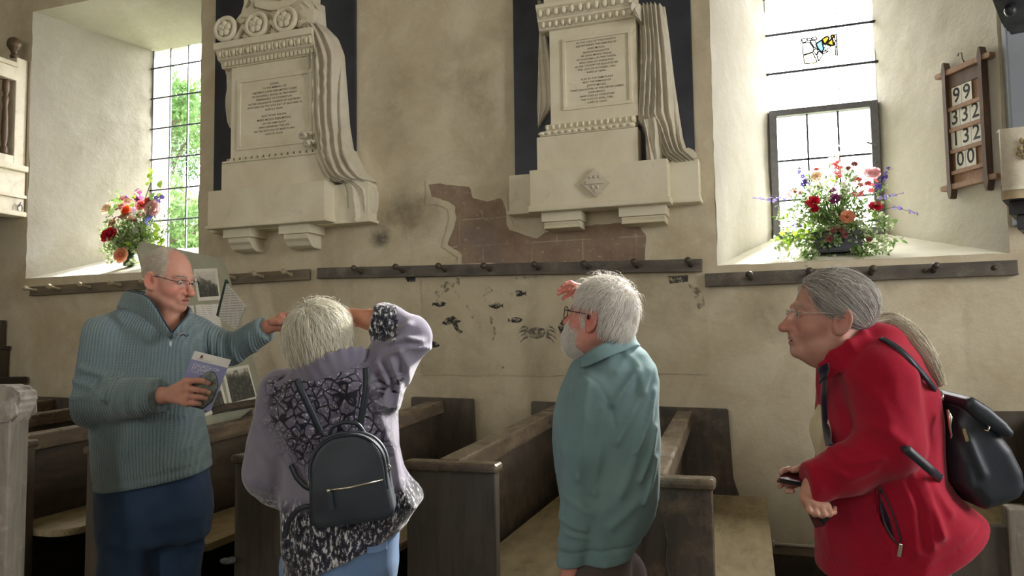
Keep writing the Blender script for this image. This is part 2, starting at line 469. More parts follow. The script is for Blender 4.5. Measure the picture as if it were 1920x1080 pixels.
# casement stay and its little hook on the right jamb bar
link('casement_stay', MB().tube([M2 @ Vector(p) for p in ((gb-0.03, GY-0.055, 2.74), (gb-0.03, GY-0.10, 2.73), (gb-0.09, GY-0.13, 2.745))], 0.006, 6).tube([M2 @ Vector(p) for p in ((gb-0.03, GY-0.055, 2.62), (gb-0.05, GY-0.12, 2.60))], 0.006, 6).me(), M_IRON, cas)
# the fragment: old coloured pieces re-leaded into a square
fx0, fx1, z0, z1 = colx[1], colx[2], 3.34, 3.63
link('pane', MB().box(fx0, fx1, GY-0.001, GY+0.001, z0, z1, M=M2).me(), M_GLASS, win2)
frag = empty('stained_fragment'); frag.parent = win2; frag['label'] = 'leaded fragment of blue and amber stained glass'
qx0, qx1, qz0, qz1 = fx0+0.004, fx1-0.004, 3.385, 3.575
# pieces given as polygons in fragment units (u to the right, v downwards, 0..1)
pieces = [('pale', [(0, .0), (.14, .0), (.16, .1), (.02, .16)]), ('pale', [(.16, .02), (.28, .0), (.28, .08), (.17, .1)]), ('pale', [(.3, .0), (.42, .0), (.45, .1), (.3, .09)]),
          ('pale', [(.02, .18), (.22, .16), (.34, .44), (.3, .56), (.02, .62)]), ('pale', [(.24, .12), (.38, .12), (.44, .36), (.36, .42)]),
          ('blue', [(.4, .26), (.58, .14), (.62, .5), (.56, .62), (.46, .46)]), ('amber', [(.58, .12), (.74, .02), (.8, .1), (.66, .34)]),
          ('olive', [(.72, .3), (.88, .12), (.92, .42), (.84, .4)]), ('pale', [(.62, .52), (.7, .34), (.84, .44), (.66, .56)]),
          ('cream', [(.02, .66), (.3, .58), (.42, .96), (.3, 1.0), (.06, .98)]), ('pale', [(.32, .52), (.4, .44), (.46, .54), (.4, .7)]),
          ('pale', [(.42, .72), (.48, .56), (.6, .7), (.46, .94)]), ('pale', [(.58, .62), (.68, .58), (.76, .62), (.6, .68)]),
          ('amber', [(.84, .02), (.92, .0), (.92, .1), (.86, .14)]), ('pale', [(.95, .0), (1., .0), (1., .22), (.95, .22)]), ('pale', [(.95, .26), (1., .26), (1., .46), (.95, .46)]), ('cream', [(.95, .5), (1., .5), (1., .8), (.95, .8)])]
SG = {'pale': stained('pale_glass', (246, 248, 244)), 'blue': stained('blue_glass', (120, 178, 226)), 'amber': stained('amber_glass', (196, 150, 74)),
      'olive': stained('olive_glass', (150, 140, 70)), 'cream': stained('cream_glass', (244, 236, 190))}
M_CAME = simple('black_came', (40, 38, 36), 0.6)
for kind_, pl in pieces:
    P3 = [M2 @ Vector((qx0+(qx1-qx0)*u, GY-0.008, qz1-(qz1-qz0)*v)) for u, v in pl]
    mm = MB(); n = len(P3)
    A = [mm.bm.verts.new(p) for p in P3]; B = [mm.bm.verts.new(p+Vector((0, 0.004, 0))) for p in P3]
    mm.bm.faces.new(A); mm.bm.faces.new(B[::-1])
    for i in range(n): mm.bm.faces.new((A[i], B[i], B[(i+1) % n], A[(i+1) % n]))
    pc = mm.build('glass_piece', SG[kind_], frag)
mm = MB()
for kind_, pl in pieces:
    P3 = [M2 @ Vector((qx0+(qx1-qx0)*u, GY-0.01, qz1-(qz1-qz0)*v)) for u, v in pl]
    for i in range(len(P3)): mm.tube([P3[i], P3[(i+1) % len(P3)]], 0.0065 if kind_ in ('blue', 'amber', 'olive') else 0.0045, 5)
mm.build('leading', M_CAME, frag)

# ------------------------------------------------------------------ ground and trees outside
tag(MB().box(-60, 40, 1.1, 60, -1.2, -1.0).build('lawn', simple('grass', (98, 106, 76), 0.95, (80, 90, 62), 3)), 'mown churchyard grass outside the windows', kind='structure')
def leaf_mat(name, c, c2, scale=3):
    t = NT(name)
    col = t.ramp(t.noise(scale, 3), [(0.35, lin(c2)), (0.65, lin(c))])
    t.col(col).rough(0.5)
    tl = t.n('ShaderNodeBsdfTranslucent'); t.l(col, tl.inputs[0])
    mx = t.n('ShaderNodeMixShader'); mx.inputs[0].default_value = 0.45
    t.l(t.b.outputs[0], mx.inputs[1]); t.l(tl.outputs[0], mx.inputs[2]); t.l(mx.outputs[0], t.out.inputs[0])
    return t.m
def leaf_cloud(rng, centres, n, size, flat=0.5):
    """n pointed leaves scattered around blobs (centre, radius)"""
    V = []; Fc = []
    cs = np.array([c for c, r in centres]); rs = np.array([r for c, r in centres])
    pick = rng.integers(0, len(cs), n)
    d = rng.normal(size=(n, 3)); d /= np.linalg.norm(d, axis=1)[:, None]
    P = cs[pick]+d*(rs[pick]*rng.uniform(0.35, 1.0, n)**0.5)[:, None]
    a = rng.normal(size=(n, 3)); a /= np.linalg.norm(a, axis=1)[:, None]
    b = np.cross(a, rng.normal(size=(n, 3))); b /= np.linalg.norm(b, axis=1)[:, None]
    s = (size*rng.uniform(0.6, 1.3, n))[:, None]
    nn = np.cross(a, b)
    pts = np.stack([P-a*s, P+b*s*flat-a*s*0.1+nn*s*0.12, P+a*s, P-b*s*flat-a*s*0.1+nn*s*0.12], 1).reshape(-1, 3)
    return pts, [(4*i, 4*i+1, 4*i+2, 4*i+3) for i in range(n)]
M_BARK = simple('bark', (96, 84, 68), 0.9, (62, 52, 42), 8, 0.6, 20)
TREE_M = [leaf_mat('tree_leaves_light', (104, 136, 74), (66, 98, 48), 0.6), leaf_mat('tree_leaves_dark', (84, 116, 66), (54, 84, 44), 0.6)]
def tree(x, y, h, spread, n, label, mi, seed):
    rng = np.random.default_rng(seed)
    t = tag(empty('tree', (x, y, -1.0)), label, 'tree', 'trees outside the leaded window')
    m = MB(); m.tube([(0, 0, 0), (0.1, 0, h*0.3), (0.05, 0.1, h*0.65), (0, 0, h*0.9)], [0.28, 0.2, 0.12, 0.03], 8)
    blobs = []
    for k in range(44):
        zz = h*rng.uniform(0.16, 1.0); rr = spread*(1-abs(zz/h-0.5)*1.2)*rng.uniform(0.25, 1.0); an = rng.uniform(0, 2*PI)
        c = np.array([rr*math.cos(an), rr*math.sin(an), zz]); blobs.append((c, spread*rng.uniform(0.2, 0.36)))
        m.tube([(0.05, 0.05, max(0.3, zz-h*0.18)), tuple(c*0.6+np.array([0, 0, zz*0.4-h*0.03])), tuple(c)], [0.06, 0.04, 0.012], 5)
    m.build('trunk', M_BARK, t)
    P, fs = leaf_cloud(rng, blobs, n, 0.07)
    link('foliage', mesh(P, fs), TREE_M[mi], t)
tree(-13.0, 7.2, 9.0, 3.0, 60000, 'bright green leafy tree growing closest to the leaded window', 0, 1)
tree(-19.0, 14.5, 10.6, 3.8, 50000, 'darker green tree standing further off in the churchyard', 1, 2)
tree(-9.4, 12.5, 6.4, 2.4, 14000, 'low spreading bright green tree beside the churchyard lawn', 0, 3)

# ------------------------------------------------------------------ worn patches and old painting on the wall
def wallpoly(pts, Y=0.0):
    return [W(x, y, Y) for x, y in pts]
def rough_edge(pts, amp, step, seed, close=True):
    """resample an outline and roughen it"""
    P = np.array(pts, float); out = []
    n = len(P)
    for i in range(n if close else n-1):
        a, b = P[i], P[(i+1) % n]; k = max(1, int(np.linalg.norm(b-a)/step))
        for j in range(k): out.append(a+(b-a)*j/k)
    out = np.array(out)
    q = np.column_stack([out[:, 0]*9, out[:, 2]*9, np.zeros(len(out))])
    out[:, 0] += amp*fbm(q, 3, seed); out[:, 2] += amp*fbm(q+31, 3, seed+3)
    return out
def slab_from_outline(out, y_front, y_back):
    bm = bmesh.new()
    A = [bm.verts.new((p[0], y_front, p[2])) for p in out]; B = [bm.verts.new((p[0], y_back, p[2])) for p in out]
    n = len(A)
    for q in tessellate_polygon([[Vector((p[0], p[2], 0)) for p in out]]):
        f = bm.faces.new([A[i] for i in q]); f.normal_update()
        if f.normal.y > 0: f.normal_flip()
    for i in range(n): bm.faces.new((A[i], B[i], B[(i+1) % n], A[(i+1) % n]))
    me = bpy.data.meshes.new('m'); bm.to_mesh(me); bm.free(); return me
t = NT('old_red_plaster')
c = t.ramp(t.noise(5, 7, 0.7), [(0.35, lin((134, 114, 98))), (0.6, lin((156, 136, 116))), (0.8, lin((124, 110, 98)))])
c = t.mixc(t.ramp(t.noise(24, 6, 0.75), [(0.60, 0.0), (0.68, 0.9)]), c, lin((214, 202, 182)))
c = t.mixc(t.ramp(t.noise(2.2, 4), [(0.5, 0.0), (0.7, 0.6)]), c, lin((120, 112, 108)))
# thin pale lines ruled as sham masonry
br = t.n('ShaderNodeTexBrick'); br.inputs['Scale'].default_value = 1.0; br.inputs['Brick Width'].default_value = 0.36; br.inputs['Row Height'].default_value = 0.19
br.inputs['Mortar Size'].default_value = 0.0035; br.inputs['Color1'].default_value = br.inputs['Color2'].default_value = (0, 0, 0, 1); br.inputs['Mortar'].default_value = (1, 1, 1, 1)
sx = t.sep(t.co()); cmb = t.n('ShaderNodeCombineXYZ'); t.l(sx[0], cmb.inputs[0]); t.l(sx[2], cmb.inputs[1]); t.l(cmb.outputs[0], br.inputs['Vector'])
c = t.mixc(t.math('MULTIPLY', t.math('MULTIPLY', br.outputs['Color'], 0.5), t.ramp(t.noise(6, 3), [(0.45, 0.0), (0.6, 1.0)])), c, lin((206, 194, 172)))
t.col(c).rough(0.95); t.b.inputs['Specular IOR Level'].default_value = 0.1
n_ = t.bump(t.noise(12, 7, 0.7), 0.6, 0.012)
M_RED = t.m
M_EDGE = plaster('broken_plaster_edge', [(0.3, lin((196, 186, 158))), (0.7, lin((210, 202, 176)))], [lin((182, 170, 140)), lin((220, 214, 194)), lin((170, 158, 130))])
patch_px = [(806, 347), (850, 345), (880, 352), (890, 372), (915, 378), (940, 372), (950, 405), (956, 432), (985, 443), (1008, 449), (1022, 438), (1060, 434), (1100, 422), (1150, 419), (1196, 419), (1212, 440), (1209, 472), (1206, 494),
            (868, 496), (868, 480), (840, 460), (848, 436), (856, 410), (853, 390), (838, 378), (809, 371)]
o1 = rough_edge(wallpoly(patch_px), 0.022, 0.02, 3)
link('bared_red_plaster', slab_from_outline(o1, -0.0066, 0.02), M_RED, wall_back)
edge_px = [(800, 338), (856, 336), (888, 345), (897, 364), (915, 370), (948, 364), (957, 402), (964, 424), (990, 434), (1006, 440), (1020, 430), (1058, 426), (1098, 414), (1150, 411), (1204, 412), (1221, 440), (1217, 472), (1214, 496), (858, 498), (860, 484), (830, 464), (836, 438), (845, 410), (843, 394), (832, 386), (800, 380)]
link('broken_plaster_edge', slab_from_outline(rough_edge(wallpoly(edge_px), 0.02, 0.02, 13), -0.0055, 0.02), M_EDGE, wall_back)
# grey damp stains
t = NT('damp_stain')
def alpha_mat(name, c, lo, hi, scale, rough=0.95, c2=None, extra=None, edge=True):
    """flat paint or stain that fades out in patches"""
    t = NT(name)
    t.col(t.ramp(t.noise(scale*1.7, 4), [(0.3, lin(c)), (0.7, lin(c2 or c))])).rough(rough); t.b.inputs['Specular IOR Level'].default_value = 0.1
    a = t.ramp(t.noise(scale, 7, 0.7), [(lo, 0.0), (hi, 1.0)])
    if edge:
        g = t.ramp(t.n('ShaderNodeVertexColor').outputs[0], [(0.0, 0.0), (1.0, 1.0)]); t.t.nodes[-1]
        at = t.attr('fade'); a = t.mixc(1.0, a, at, 'MULTIPLY')
    t.l(a, t.b.inputs['Alpha'])
    return t.m
def disc_patch(cx, cy, rx, ry, mat, name, Y=-0.0075, rot=0.0, n=28, rings=6, par=wall_back, fmax=1.0):
    """soft-edged stain in wall coordinates, with a fade attribute falling to the rim"""
    V = [(0, 0)]; fd = [fmax]
    for r in range(1, rings+1):
        for k in range(n):
            a = 2*PI*k/n; V.append((math.cos(a)*r/rings, math.sin(a)*r/rings)); fd.append(fmax*(1-(r/rings))**0.8)
    ctr = W(cx, cy, Y); s = abs(W(cx+10, cy, Y)[0]-ctr[0])/10; sz = abs(W(cx, cy+10, Y)[2]-ctr[2])/10
    P = []
    for u, v in V:
        x = u*rx*math.cos(rot)-v*ry*math.sin(rot); z = u*rx*math.sin(rot)+v*ry*math.cos(rot)
        P.append((ctr[0]+x*s, Y, ctr[2]+z*sz))
    Fs = [(0, 1+k, 1+(k+1) % n) for k in range(n)]
    for r in range(1, rings):
        for k in range(n): Fs.append((1+(r-1)*n+k, 1+r*n+k, 1+r*n+(k+1) % n, 1+(r-1)*n+(k+1) % n))
    me = mesh(P, Fs); at = me.attributes.new('fade', 'FLOAT_COLOR', 'POINT')
    at.data.foreach_set('color', np.repeat(np.array(fd, np.float32)[:, None], 4, 1).ravel())
    return link(name, me, mat, par)
M_DAMP = alpha_mat('damp_stain', (96, 92, 84), 0.32, 0.62, 6, c2=(122, 116, 104))
M_DAMP2 = alpha_mat('light_damp_stain', (128, 118, 98), 0.35, 0.75, 4, c2=(146, 134, 110))
disc_patch(712, 443, 26, 24, M_DAMP, 'damp_stain', rot=0.6)
disc_patch(765, 405, 70, 62, M_DAMP2, 'damp_stain')
disc_patch(855, 135, 70, 75, M_DAMP2, 'damp_stain', fmax=0.45)
disc_patch(740, 190, 60, 110, M_DAMP2, 'damp_stain', fmax=0.4)
disc_patch(1450, 590, 110, 55, M_DAMP2, 'damp_stain', rot=-0.3, fmax=0.5)
disc_patch(1240, 560, 110, 70, M_DAMP2, 'damp_stain', fmax=0.5)
disc_patch(905, 200, 60, 140, M_DAMP2, 'damp_stain', fmax=0.4)
# the old painting: fishes, a crab and faint shapes, worn
M_PAINT = alpha_mat('worn_black_paint', (52, 54, 56), 0.40, 0.54, 26, c2=(78, 78, 76), edge=False)
M_PAINT2 = alpha_mat('faded_grey_paint', (128, 122, 104), 0.48, 0.66, 20, c2=(146, 138, 118), edge=False)
M_PAINT3 = alpha_mat('crab_paint', (100, 98, 94), 0.38, 0.60, 30, c2=(122, 118, 108), edge=False)
M_PANEL = plaster('scraped_plaster', [(0.3, lin((192, 180, 150))), (0.6, lin((206, 197, 170))), (0.75, lin((182, 168, 136)))], [lin((168, 156, 130)), lin((216, 210, 192)), lin((146, 136, 116))])
link('scraped_panel', slab_from_outline(rough_edge(wallpoly([(792, 522), (1328, 522), (1331, 700), (960, 704), (792, 703)]), 0.012, 0.03, 8), -0.0050, 0.02), M_PANEL, wall_back)
painting = empty('wall_painting', (0, 0, 0)); painting.parent = wall_back; painting['label'] = 'faded mural of black fishes and a grey crab'
def flat(pts, mat, name, Y=-0.0066, par=painting):
    P = [W(x, y, Y) for x, y in pts]
    return link(name, slab_from_outline(np.array(P), Y, Y+0.001), mat, par)
def fish(cx, cy, L, h, flip=1, rot=0.0):
    pts = []
    prof = [(-.5, 0), (-.4, .42), (-.2, .8), (0, 1), (.2, .8), (.33, .35), (.38, .3), (.5, .75), (.46, 0)]
    top = [(u, v) for u, v in prof]; bot = [(u, -v) for u, v in prof[-2:0:-1]]
    for u, v in top+bot:
        x = u*L*flip; y = v*h/2
        pts.append((cx+x*math.cos(rot)-y*math.sin(rot), cy+x*math.sin(rot)+y*math.cos(rot)))
    return pts
flat(fish(824, 570, 28, 11, -1), M_PAINT, 'fish'); flat(fish(930, 573, 28, 12), M_PAINT, 'fish')
flat(fish(972, 550, 30, 12), M_PAINT, 'fish'); flat(fish(967, 600, 30, 11, -1), M_PAINT, 'fish')
flat(fish(812, 646, 26, 12, -1, 0.15), M_PAINT, 'fish')
flat([(828, 606), (838, 596), (850, 592), (858, 600), (866, 602), (857, 606), (860, 616), (868, 622), (862, 626), (852, 616), (848, 606), (838, 610)], M_PAINT, 'fish')
flat([(1046, 612), (1056, 598), (1066, 590), (1068, 610), (1060, 622), (1052, 628)], M_PAINT, 'fish')
crab = empty('crab'); crab.parent = painting
def flat2(pts, name): flat(pts, M_PAINT3, name, par=crab)
flat2([(989, 622), (996, 615), (1008, 613), (1020, 616), (1024, 624), (1018, 632), (1006, 636), (994, 632)], 'crab_shell')
for s in (-1, 1):
    for k, (a, b) in enumerate((((0.2, -7), (30, -2)), ((2, -2), (34, 6)), ((2, 3), (33, 14)), ((1, 8), (26, 20)))):
        x0 = 1007+s*16; pts = []
        for q in range(7):
            u = q/6; x = x0+s*(a[0]+(b[0]-a[0])*u*0.62); y = 623+a[1]+(b[1]-a[1])*u-6*math.sin(u*PI)*(1-0.2*k); pts.append((x, y, 2.2*(1-u)+0.8))
        flat2([(x, y-w) for x, y, w in pts]+[(x, y+w) for x, y, w in pts[::-1]], 'crab_leg')
flat([(812, 552), (830, 530), (862, 520), (862, 560), (850, 545), (832, 548), (818, 566)], M_PAINT2, 'painted_scroll')
flat([(905, 545), (912, 533), (925, 545), (914, 552), (908, 570)], M_PAINT2, 'painted_scroll')
flat([(874, 570), (884, 584), (896, 600), (900, 616), (890, 604), (878, 586)], M_PAINT2, 'painted_scroll')
flat([(915, 586), (926, 600), (930, 625), (924, 640), (922, 612)], M_PAINT2, 'painted_scroll')
flat([(1252, 518), (1290, 516), (1290, 528), (1256, 532)], M_PAINT, 'painted_scrap'); flat([(1290, 530), (1318, 545), (1322, 575), (1310, 580), (1298, 560)], M_PAINT2, 'painted_scrap')
flat([(965, 519), (1008, 518), (1006, 524), (968, 525)], M_PAINT2, 'painted_scrap'); flat([(760, 520), (778, 518), (778, 530), (764, 528)], M_PAINT, 'painted_scrap')
flat([(926, 690), (936, 682), (946, 688), (938, 698)], M_PAINT2, 'painted_scrap')
# ================================================================== marble wall monuments
def marble(name, a, b, vein):
    t = NT(name)
    c = t.ramp(t.noise(2.5, 6, 0.6, dist=0.8), [(0.35, lin(b)), (0.65, lin(a))])
    c = t.mixc(t.ramp(t.noise(5, 8, 0.7, dist=1.5), [(0.60, 0.0), (0.72, 0.5)]), c, lin(vein))
    c = t.mixc(t.ramp(t.noise(30, 5, 0.7), [(0.62, 0.0), (0.8, 0.5)]), c, lin(vein))
    t.col(c).rough(0.5); t.b.inputs['Specular IOR Level'].default_value = 0.35
    t.bump(t.noise(60, 3), 0.06, 0.003); return t.m
M_MARBLE = marble('cream_marble', (226, 220, 196), (212, 204, 176), (176, 166, 138))
M_MARBLE2 = marble('greyed_marble', (214, 208, 188), (196, 188, 166), (150, 142, 122))
t = NT('black_slate')
c = t.ramp(t.noise(6, 6), [(0.35, lin((34, 38, 46))), (0.7, lin((48, 54, 64)))])
c = t.mixc(t.ramp(t.noise(14, 8, 0.75, dist=2), [(0.66, 0.0), (0.74, 0.5)]), c, lin((150, 154, 160)))
t.col(c).rough(0.32); t.bump(t.noise(80, 3), 0.05, 0.003); M_SLATE = t.m
M_INSC = simple('cut_letters', (128, 118, 96), 0.8, (104, 95, 78), 60)

def stack_lines(lines, x_c, z_top, height, y, mat, par, width):
    """inscription lines (text, relative size), centred, as one flat part"""
    tot = sum(s for _, s in lines); z = z_top; bm = bmesh.new()
    for s_, k in lines:
        hgt = height*k/tot
        if s_:
            me = text_mesh(s_, hgt*0.80, spacing=1.08, res=2, offset=0.0003)
            w = max(v.co.x for v in me.vertices)-min(v.co.x for v in me.vertices)
            sc = min(1.0, width/w)
            me.transform(Matrix.Translation((x_c, y, z-hgt/2)) @ Matrix.Rotation(PI/2, 4, 'X') @ Matrix.Diagonal((sc*0.96, 0.92, 1, 1)))
            bm.from_mesh(me); bpy.data.meshes.remove(me)
        z -= hgt
    me = bpy.data.meshes.new('m'); bm.to_mesh(me); bm.free()
    o = link('inscription', me, mat, par); o['kind'] = 'stuff'; return o

def frame4(m, x0, x1, z0, z1, w, y0, y1, bev=0.003):
    m.box(x0, x1, y0, y1, z1-w, z1, bev); m.box(x0, x1, y0, y1, z0, z0+w, bev)
    m.box(x0, x0+w, y0, y1, z0+w, z1-w, bev); m.box(x1-w, x1, y0, y1, z0+w, z1-w, bev)

def drape(name, par, L, R, y_out, mat=None, folds=5, nu=44, nv=90, seed=0, amp=0.03, y_back=-0.04, org=(0, 0, 0), sharp=2.2, drift=0.6, bulge=None, hem=0.0):
    """hanging carved cloth: between a left and a right edge (x, z) top to bottom, standing off the slab with running folds"""
    def res(E):
        E = np.array(E, float); d = np.r_[0, np.cumsum(np.linalg.norm(np.diff(E, axis=0), axis=1))]; d /= d[-1]
        tt = np.linspace(0, 1, nv+1)
        P = np.column_stack([np.interp(tt, d, E[:, k]) for k in range(2)])
        ker = np.array([1, 2, 3, 2, 1])/9.0
        for k in range(2):
            q = np.convolve(np.pad(P[:, k], 2, mode='edge'), ker, 'valid'); q[0], q[-1] = P[0, k], P[-1, k]; P[:, k] = q
        return P
    Lp, Rp = res(L), res(R)
    u = np.linspace(0, 1, nu+1); v = np.linspace(0, 1, nv+1)
    U, V = np.meshgrid(u, v)
    X = Lp[:, None, 0]*(1-U)+Rp[:, None, 0]*U; Z = Lp[:, None, 1]*(1-U)+Rp[:, None, 1]*U
    q = np.column_stack([U.ravel()*1.4, V.ravel()*2.2, np.full(U.size, seed*3.7)])
    ph = U*folds+drift*fbm(q, 2, seed).reshape(U.shape)*1.3+0.5*np.sin(V*3+seed)
    s = 0.5+0.5*np.cos(2*PI*ph); s = 1-(1-s)**(1/sharp)*1.0
    fine = 0.5+0.5*np.cos(2*PI*(ph*2.3+0.7*fbm(q*1.7+9, 2, seed+4).reshape(U.shape)))
    edge = np.clip(np.minimum(U, 1-U)*7, 0, 1)**0.5
    body = np.sin(PI*np.clip(U, 0.02, 0.98))**0.4
    B = np.ones_like(U) if bulge is None else bulge(U, V)
    off = (0.75*abs(y_out)-abs(y_back))*body*B + edge*amp*(0.75*s+0.22*fine)*B**0.5 + 0.006*fbm(q*4, 2, seed+8).reshape(U.shape)*edge
    Y = y_back-off
    if hem:
        Z = Z - hem*(V**8)*np.sin(2*PI*ph)*edge
    P = np.column_stack([X.ravel()-org[0], Y.ravel()-org[1], Z.ravel()-org[2]])
    Fs = [(j*(nu+1)+i, (j+1)*(nu+1)+i, (j+1)*(nu+1)+i+1, j*(nu+1)+i+1) for j in range(nv) for i in range(nu)]
    # close the back
    n = len(P); rim = [i for i in range(nu+1)]+[j*(nu+1)+nu for j in range(1, nv+1)]+[nv*(nu+1)+i for i in range(nu-1, -1, -1)]+[j*(nu+1) for j in range(nv-1, 0, -1)]
    Q = P[rim].copy(); Q[:, 1] = 0.02-org[1]-0.0
    P = np.vstack([P, Q]); k = len(rim)
    for a in range(k): Fs.append((rim[a], rim[(a+1) % k], n+(a+1) % k, n+a))
    return link(name, mesh(P, Fs, True), mat or M_MARBLE2, par)

def wx(pts, Y): return [(W(x, y, Y)[0], W(x, y, Y)[2]) for x, y in pts]

# ------------------------------------------------------------------ left monument
O1 = (-3.62, 0.0, 2.30)
mon1 = tag(empty('wall_monument', O1), 'cream marble memorial with rosette scroll frieze and cloth draped down one side on dark slate', 'monument')
T1 = Matrix.Translation((-O1[0], -O1[1], -O1[2]))
FINE = ('dentil', 'egg_and_dart', 'heraldic_charge', 'leaf_moulding', 'palmette', 'carved_leaves')
def fine(o):
    if o.name.split('.')[0] in FINE: o['kind'] = 'stuff'
    return o
def part1(name, m, mat=None, par=None):
    me = m.me(); me.transform(T1); return fine(link(name, me, mat or M_MARBLE, par or mon1))
part1('back_slab', MB().box(-4.30, -3.00, -0.035, 0.03, 2.60, 5.0, 0.004), M_SLATE)
part1('shelf', MB().box(-4.23, -2.83, -0.12, 0.03, 2.31, 2.59, 0.004).box(-4.25, -2.81, -0.13, 0.03, 2.295, 2.318, 0.006))
part1('shelf_block', MB().box(-4.165, -3.115, -0.25, -0.10, 2.325, 2.60, 0.006).box(-4.18, -3.10, -0.262, -0.10, 2.303, 2.33, 0.008))
for x0, x1 in ((-4.06, -3.80), (-3.55, -3.28)):
    m = MB(); m.box(x0, x1, -0.20, 0.02, 2.235, 2.303, 0.003)
    m.prism([(-0.185, 2.235), (-0.175, 2.20), (-0.15, 2.18), (-0.13, 2.15), (-0.09, 2.135), (0.02, 2.13), (0.02, 2.235)], 'x', x0+0.03, x1-0.03, 0.003)
    part1('bracket', m)
part1('plinth', MB().box(-4.11, -3.13, -0.165, 0.0, 2.595, 2.825, 0.004))
# leaf moulding on the plinth
m = MB(); m.box(-4.10, -3.22, -0.175, 0.0, 2.825, 2.842, 0.004); m.box(-4.075, -3.25, -0.150, 0.0, 2.842, 2.866, 0.004)
for i in range(30):
    x = -4.075+i*0.0275; m.ball((x, -0.168, 2.8335), (0.016, 0.012, 0.009), 6)
part1('leaf_moulding', m)
m = MB()
for i in range(15): x = -4.06+i*0.055; m.box(x, x+0.008, -0.157, -0.14, 2.843, 2.866)
part1('dentil', m, M_INSC)
part1('die', MB().box(-4.05, -3.24, -0.135, 0.0, 2.862, 3.595, 0.003))
m = MB(); frame4(m, -3.985, -3.30, 2.925, 3.49, 0.03, -0.145, -0.12); part1('panel_frame', m)
stack_lines([('SACRED', 1), ('TO THE MEMORY OF', 1), ('THE REV.D JOHN REES-MOGG, CLERK', 1.05), ('OF CHOLWELL HOUSE, IN THIS PARISH', 1), ('PREBENDARY OF ITCHINGTON,', 1), ('IN THE COLLEGIATE CHURCH OF WESTBURY', 1),
             ('WHO DIED ON THE 25TH DAY OF OCTOBER 18', 1), ('AGED 63 YEARS.', 1), ('', .7), ('ALSO OF HIS WIDOW,', 1), ('MARY MOGG REES-MOGG,', 1.15), ('OF THE SAME PLACE', 1), ('WHO DEPARTED THIS LIFE', 1), ('ON THE 25TH DAY OF MARCH 1846', 1), ('AGED 71 YEARS', 1)],
            -3.645-O1[0], 3.435-O1[2], 0.42, -0.1365, M_INSC, mon1, 0.52)
# cornice with egg and dart, then dentils
m = MB(); m.prism([(0.0, 3.595), (-0.15, 3.595), (-0.165, 3.635), (-0.20, 3.65), (-0.225, 3.71), (-0.25, 3.715), (-0.25, 3.765), (0.0, 3.765)], 'x', -4.13, -3.24)
part1('cornice', m)
m = MB()
for i in range(13):
    x = -4.09+i*0.066; m.ball((x, -0.215, 3.682), (0.021, 0.022, 0.030), 8); m.box(x+0.030, x+0.036, -0.232, -0.19, 3.655, 3.71)
part1('egg_and_dart', m)
m = MB()
for i in range(24): x = -4.085+i*0.036; m.box(x, x+0.024, -0.178, -0.14, 3.60, 3.636, 0.002)
part1('dentil', m)
# scroll frieze with three rosettes
part1('frieze', MB().box(-4.10, -3.28, -0.15, 0.0, 3.765, 3.96, 0.004))
for k, cx in enumerate((-4.055, -3.76, -3.50)):
    cz = 3.872+(0.012 if k == 0 else 0.0); R = 0.098
    pts = []; n = 46
    for i in range(n):
        a = PI*1.15-2*PI*1.25*i/(n-1); rr = R*(1-0.22*i/(n-1)); pts.append((cx+rr*math.cos(a), -0.19-0.03*(i/(n-1)), cz+rr*math.sin(a)))
    if k > 0: pts = [(cx-0.25, -0.17, cz-0.085), (cx-0.19, -0.18, cz-0.05), (cx-0.14, -0.185, cz+0.02)]+pts
    part1('scroll', MB().tube(pts, 0.021, 8))
    m = MB(); m.ball((cx, -0.20, cz), (0.070, 0.012, 0.070), 16)
    for p in range(5):
        a = PI/2+p*2*PI/5; m.ball((cx+0.036*math.cos(a), -0.222, cz+0.036*math.sin(a)), (0.030, 0.016, 0.030), 8)
    m.ball((cx, -0.235, cz), (0.012, 0.012, 0.012), 8)
    part1('rosette', m)
for cx, cz, up in ((-3.93, 3.93, 1), (-3.885, 3.80, -1), (-3.63, 3.80, -1), (-3.40, 3.82, -1), (-3.62, 3.935, 1)):
    m = MB()
    for q in range(5):
        a = (q-2)*0.38; m.ball((cx+0.04*math.sin(a), -0.165, cz+0.012+0.035*math.cos(a)-0.02), (0.009, 0.016, 0.032), 6, M=Matrix.Rotation(a, 3, 'Y'))
    part1('palmette', m)
# upper block with shield and ribbon
part1('upper_block', MB().prism([(-4.02, 3.93), (-4.02, 3.99), (-3.965, 4.03), (-3.94, 4.10), (-3.94, 4.9), (-3.30, 4.9), (-3.30, 3.93)], 'y', -0.13, 0.0, 0.004))
m = MB(); sh = []
for i in range(13):
    u = i/12; x = -3.60+0.175*math.cos(PI+PI*u) if False else -3.60-0.155+0.31*u
    z = 4.085 + 0.0 + 0.16*abs(2*u-1)**2.6 - (0.02 if i == 6 else 0); sh.append((x, z))
sh = [(-3.755, 4.52)]+sh+[(-3.445, 4.52)]
m.prism(sh, 'y', -0.175, -0.12, 0.006); part1('shield', m)
m = MB(); m.prism([(x*0.9-0.36, 4.3+(z-4.3)*0.9) for x, z in sh], 'y', -0.185, -0.16, 0.004); part1('shield_field', m)
m = MB(); random.seed(4)
for q in range(26):
    x = random.uniform(-3.71, -3.49); z = random.uniform(4.17, 4.42); m.ball((x, -0.185, z), (random.uniform(0.008, 0.02), 0.010, random.uniform(0.008, 0.022)), 6, M=Matrix.Rotation(random.uniform(0, 3), 3, 'Y'))
part1('heraldic_charge', m)
P = []
for i in range(25):
    u = i/24; x = -3.80+0.48*u; z = 4.07-0.075*math.sin(PI*u)+0.03*u; P.append((x, z))
m = MB(); m.prism([(x, z+0.032) for x, z in P]+[(x, z-0.032) for x, z in P[::-1]], 'y', -0.185, -0.13, 0.003)
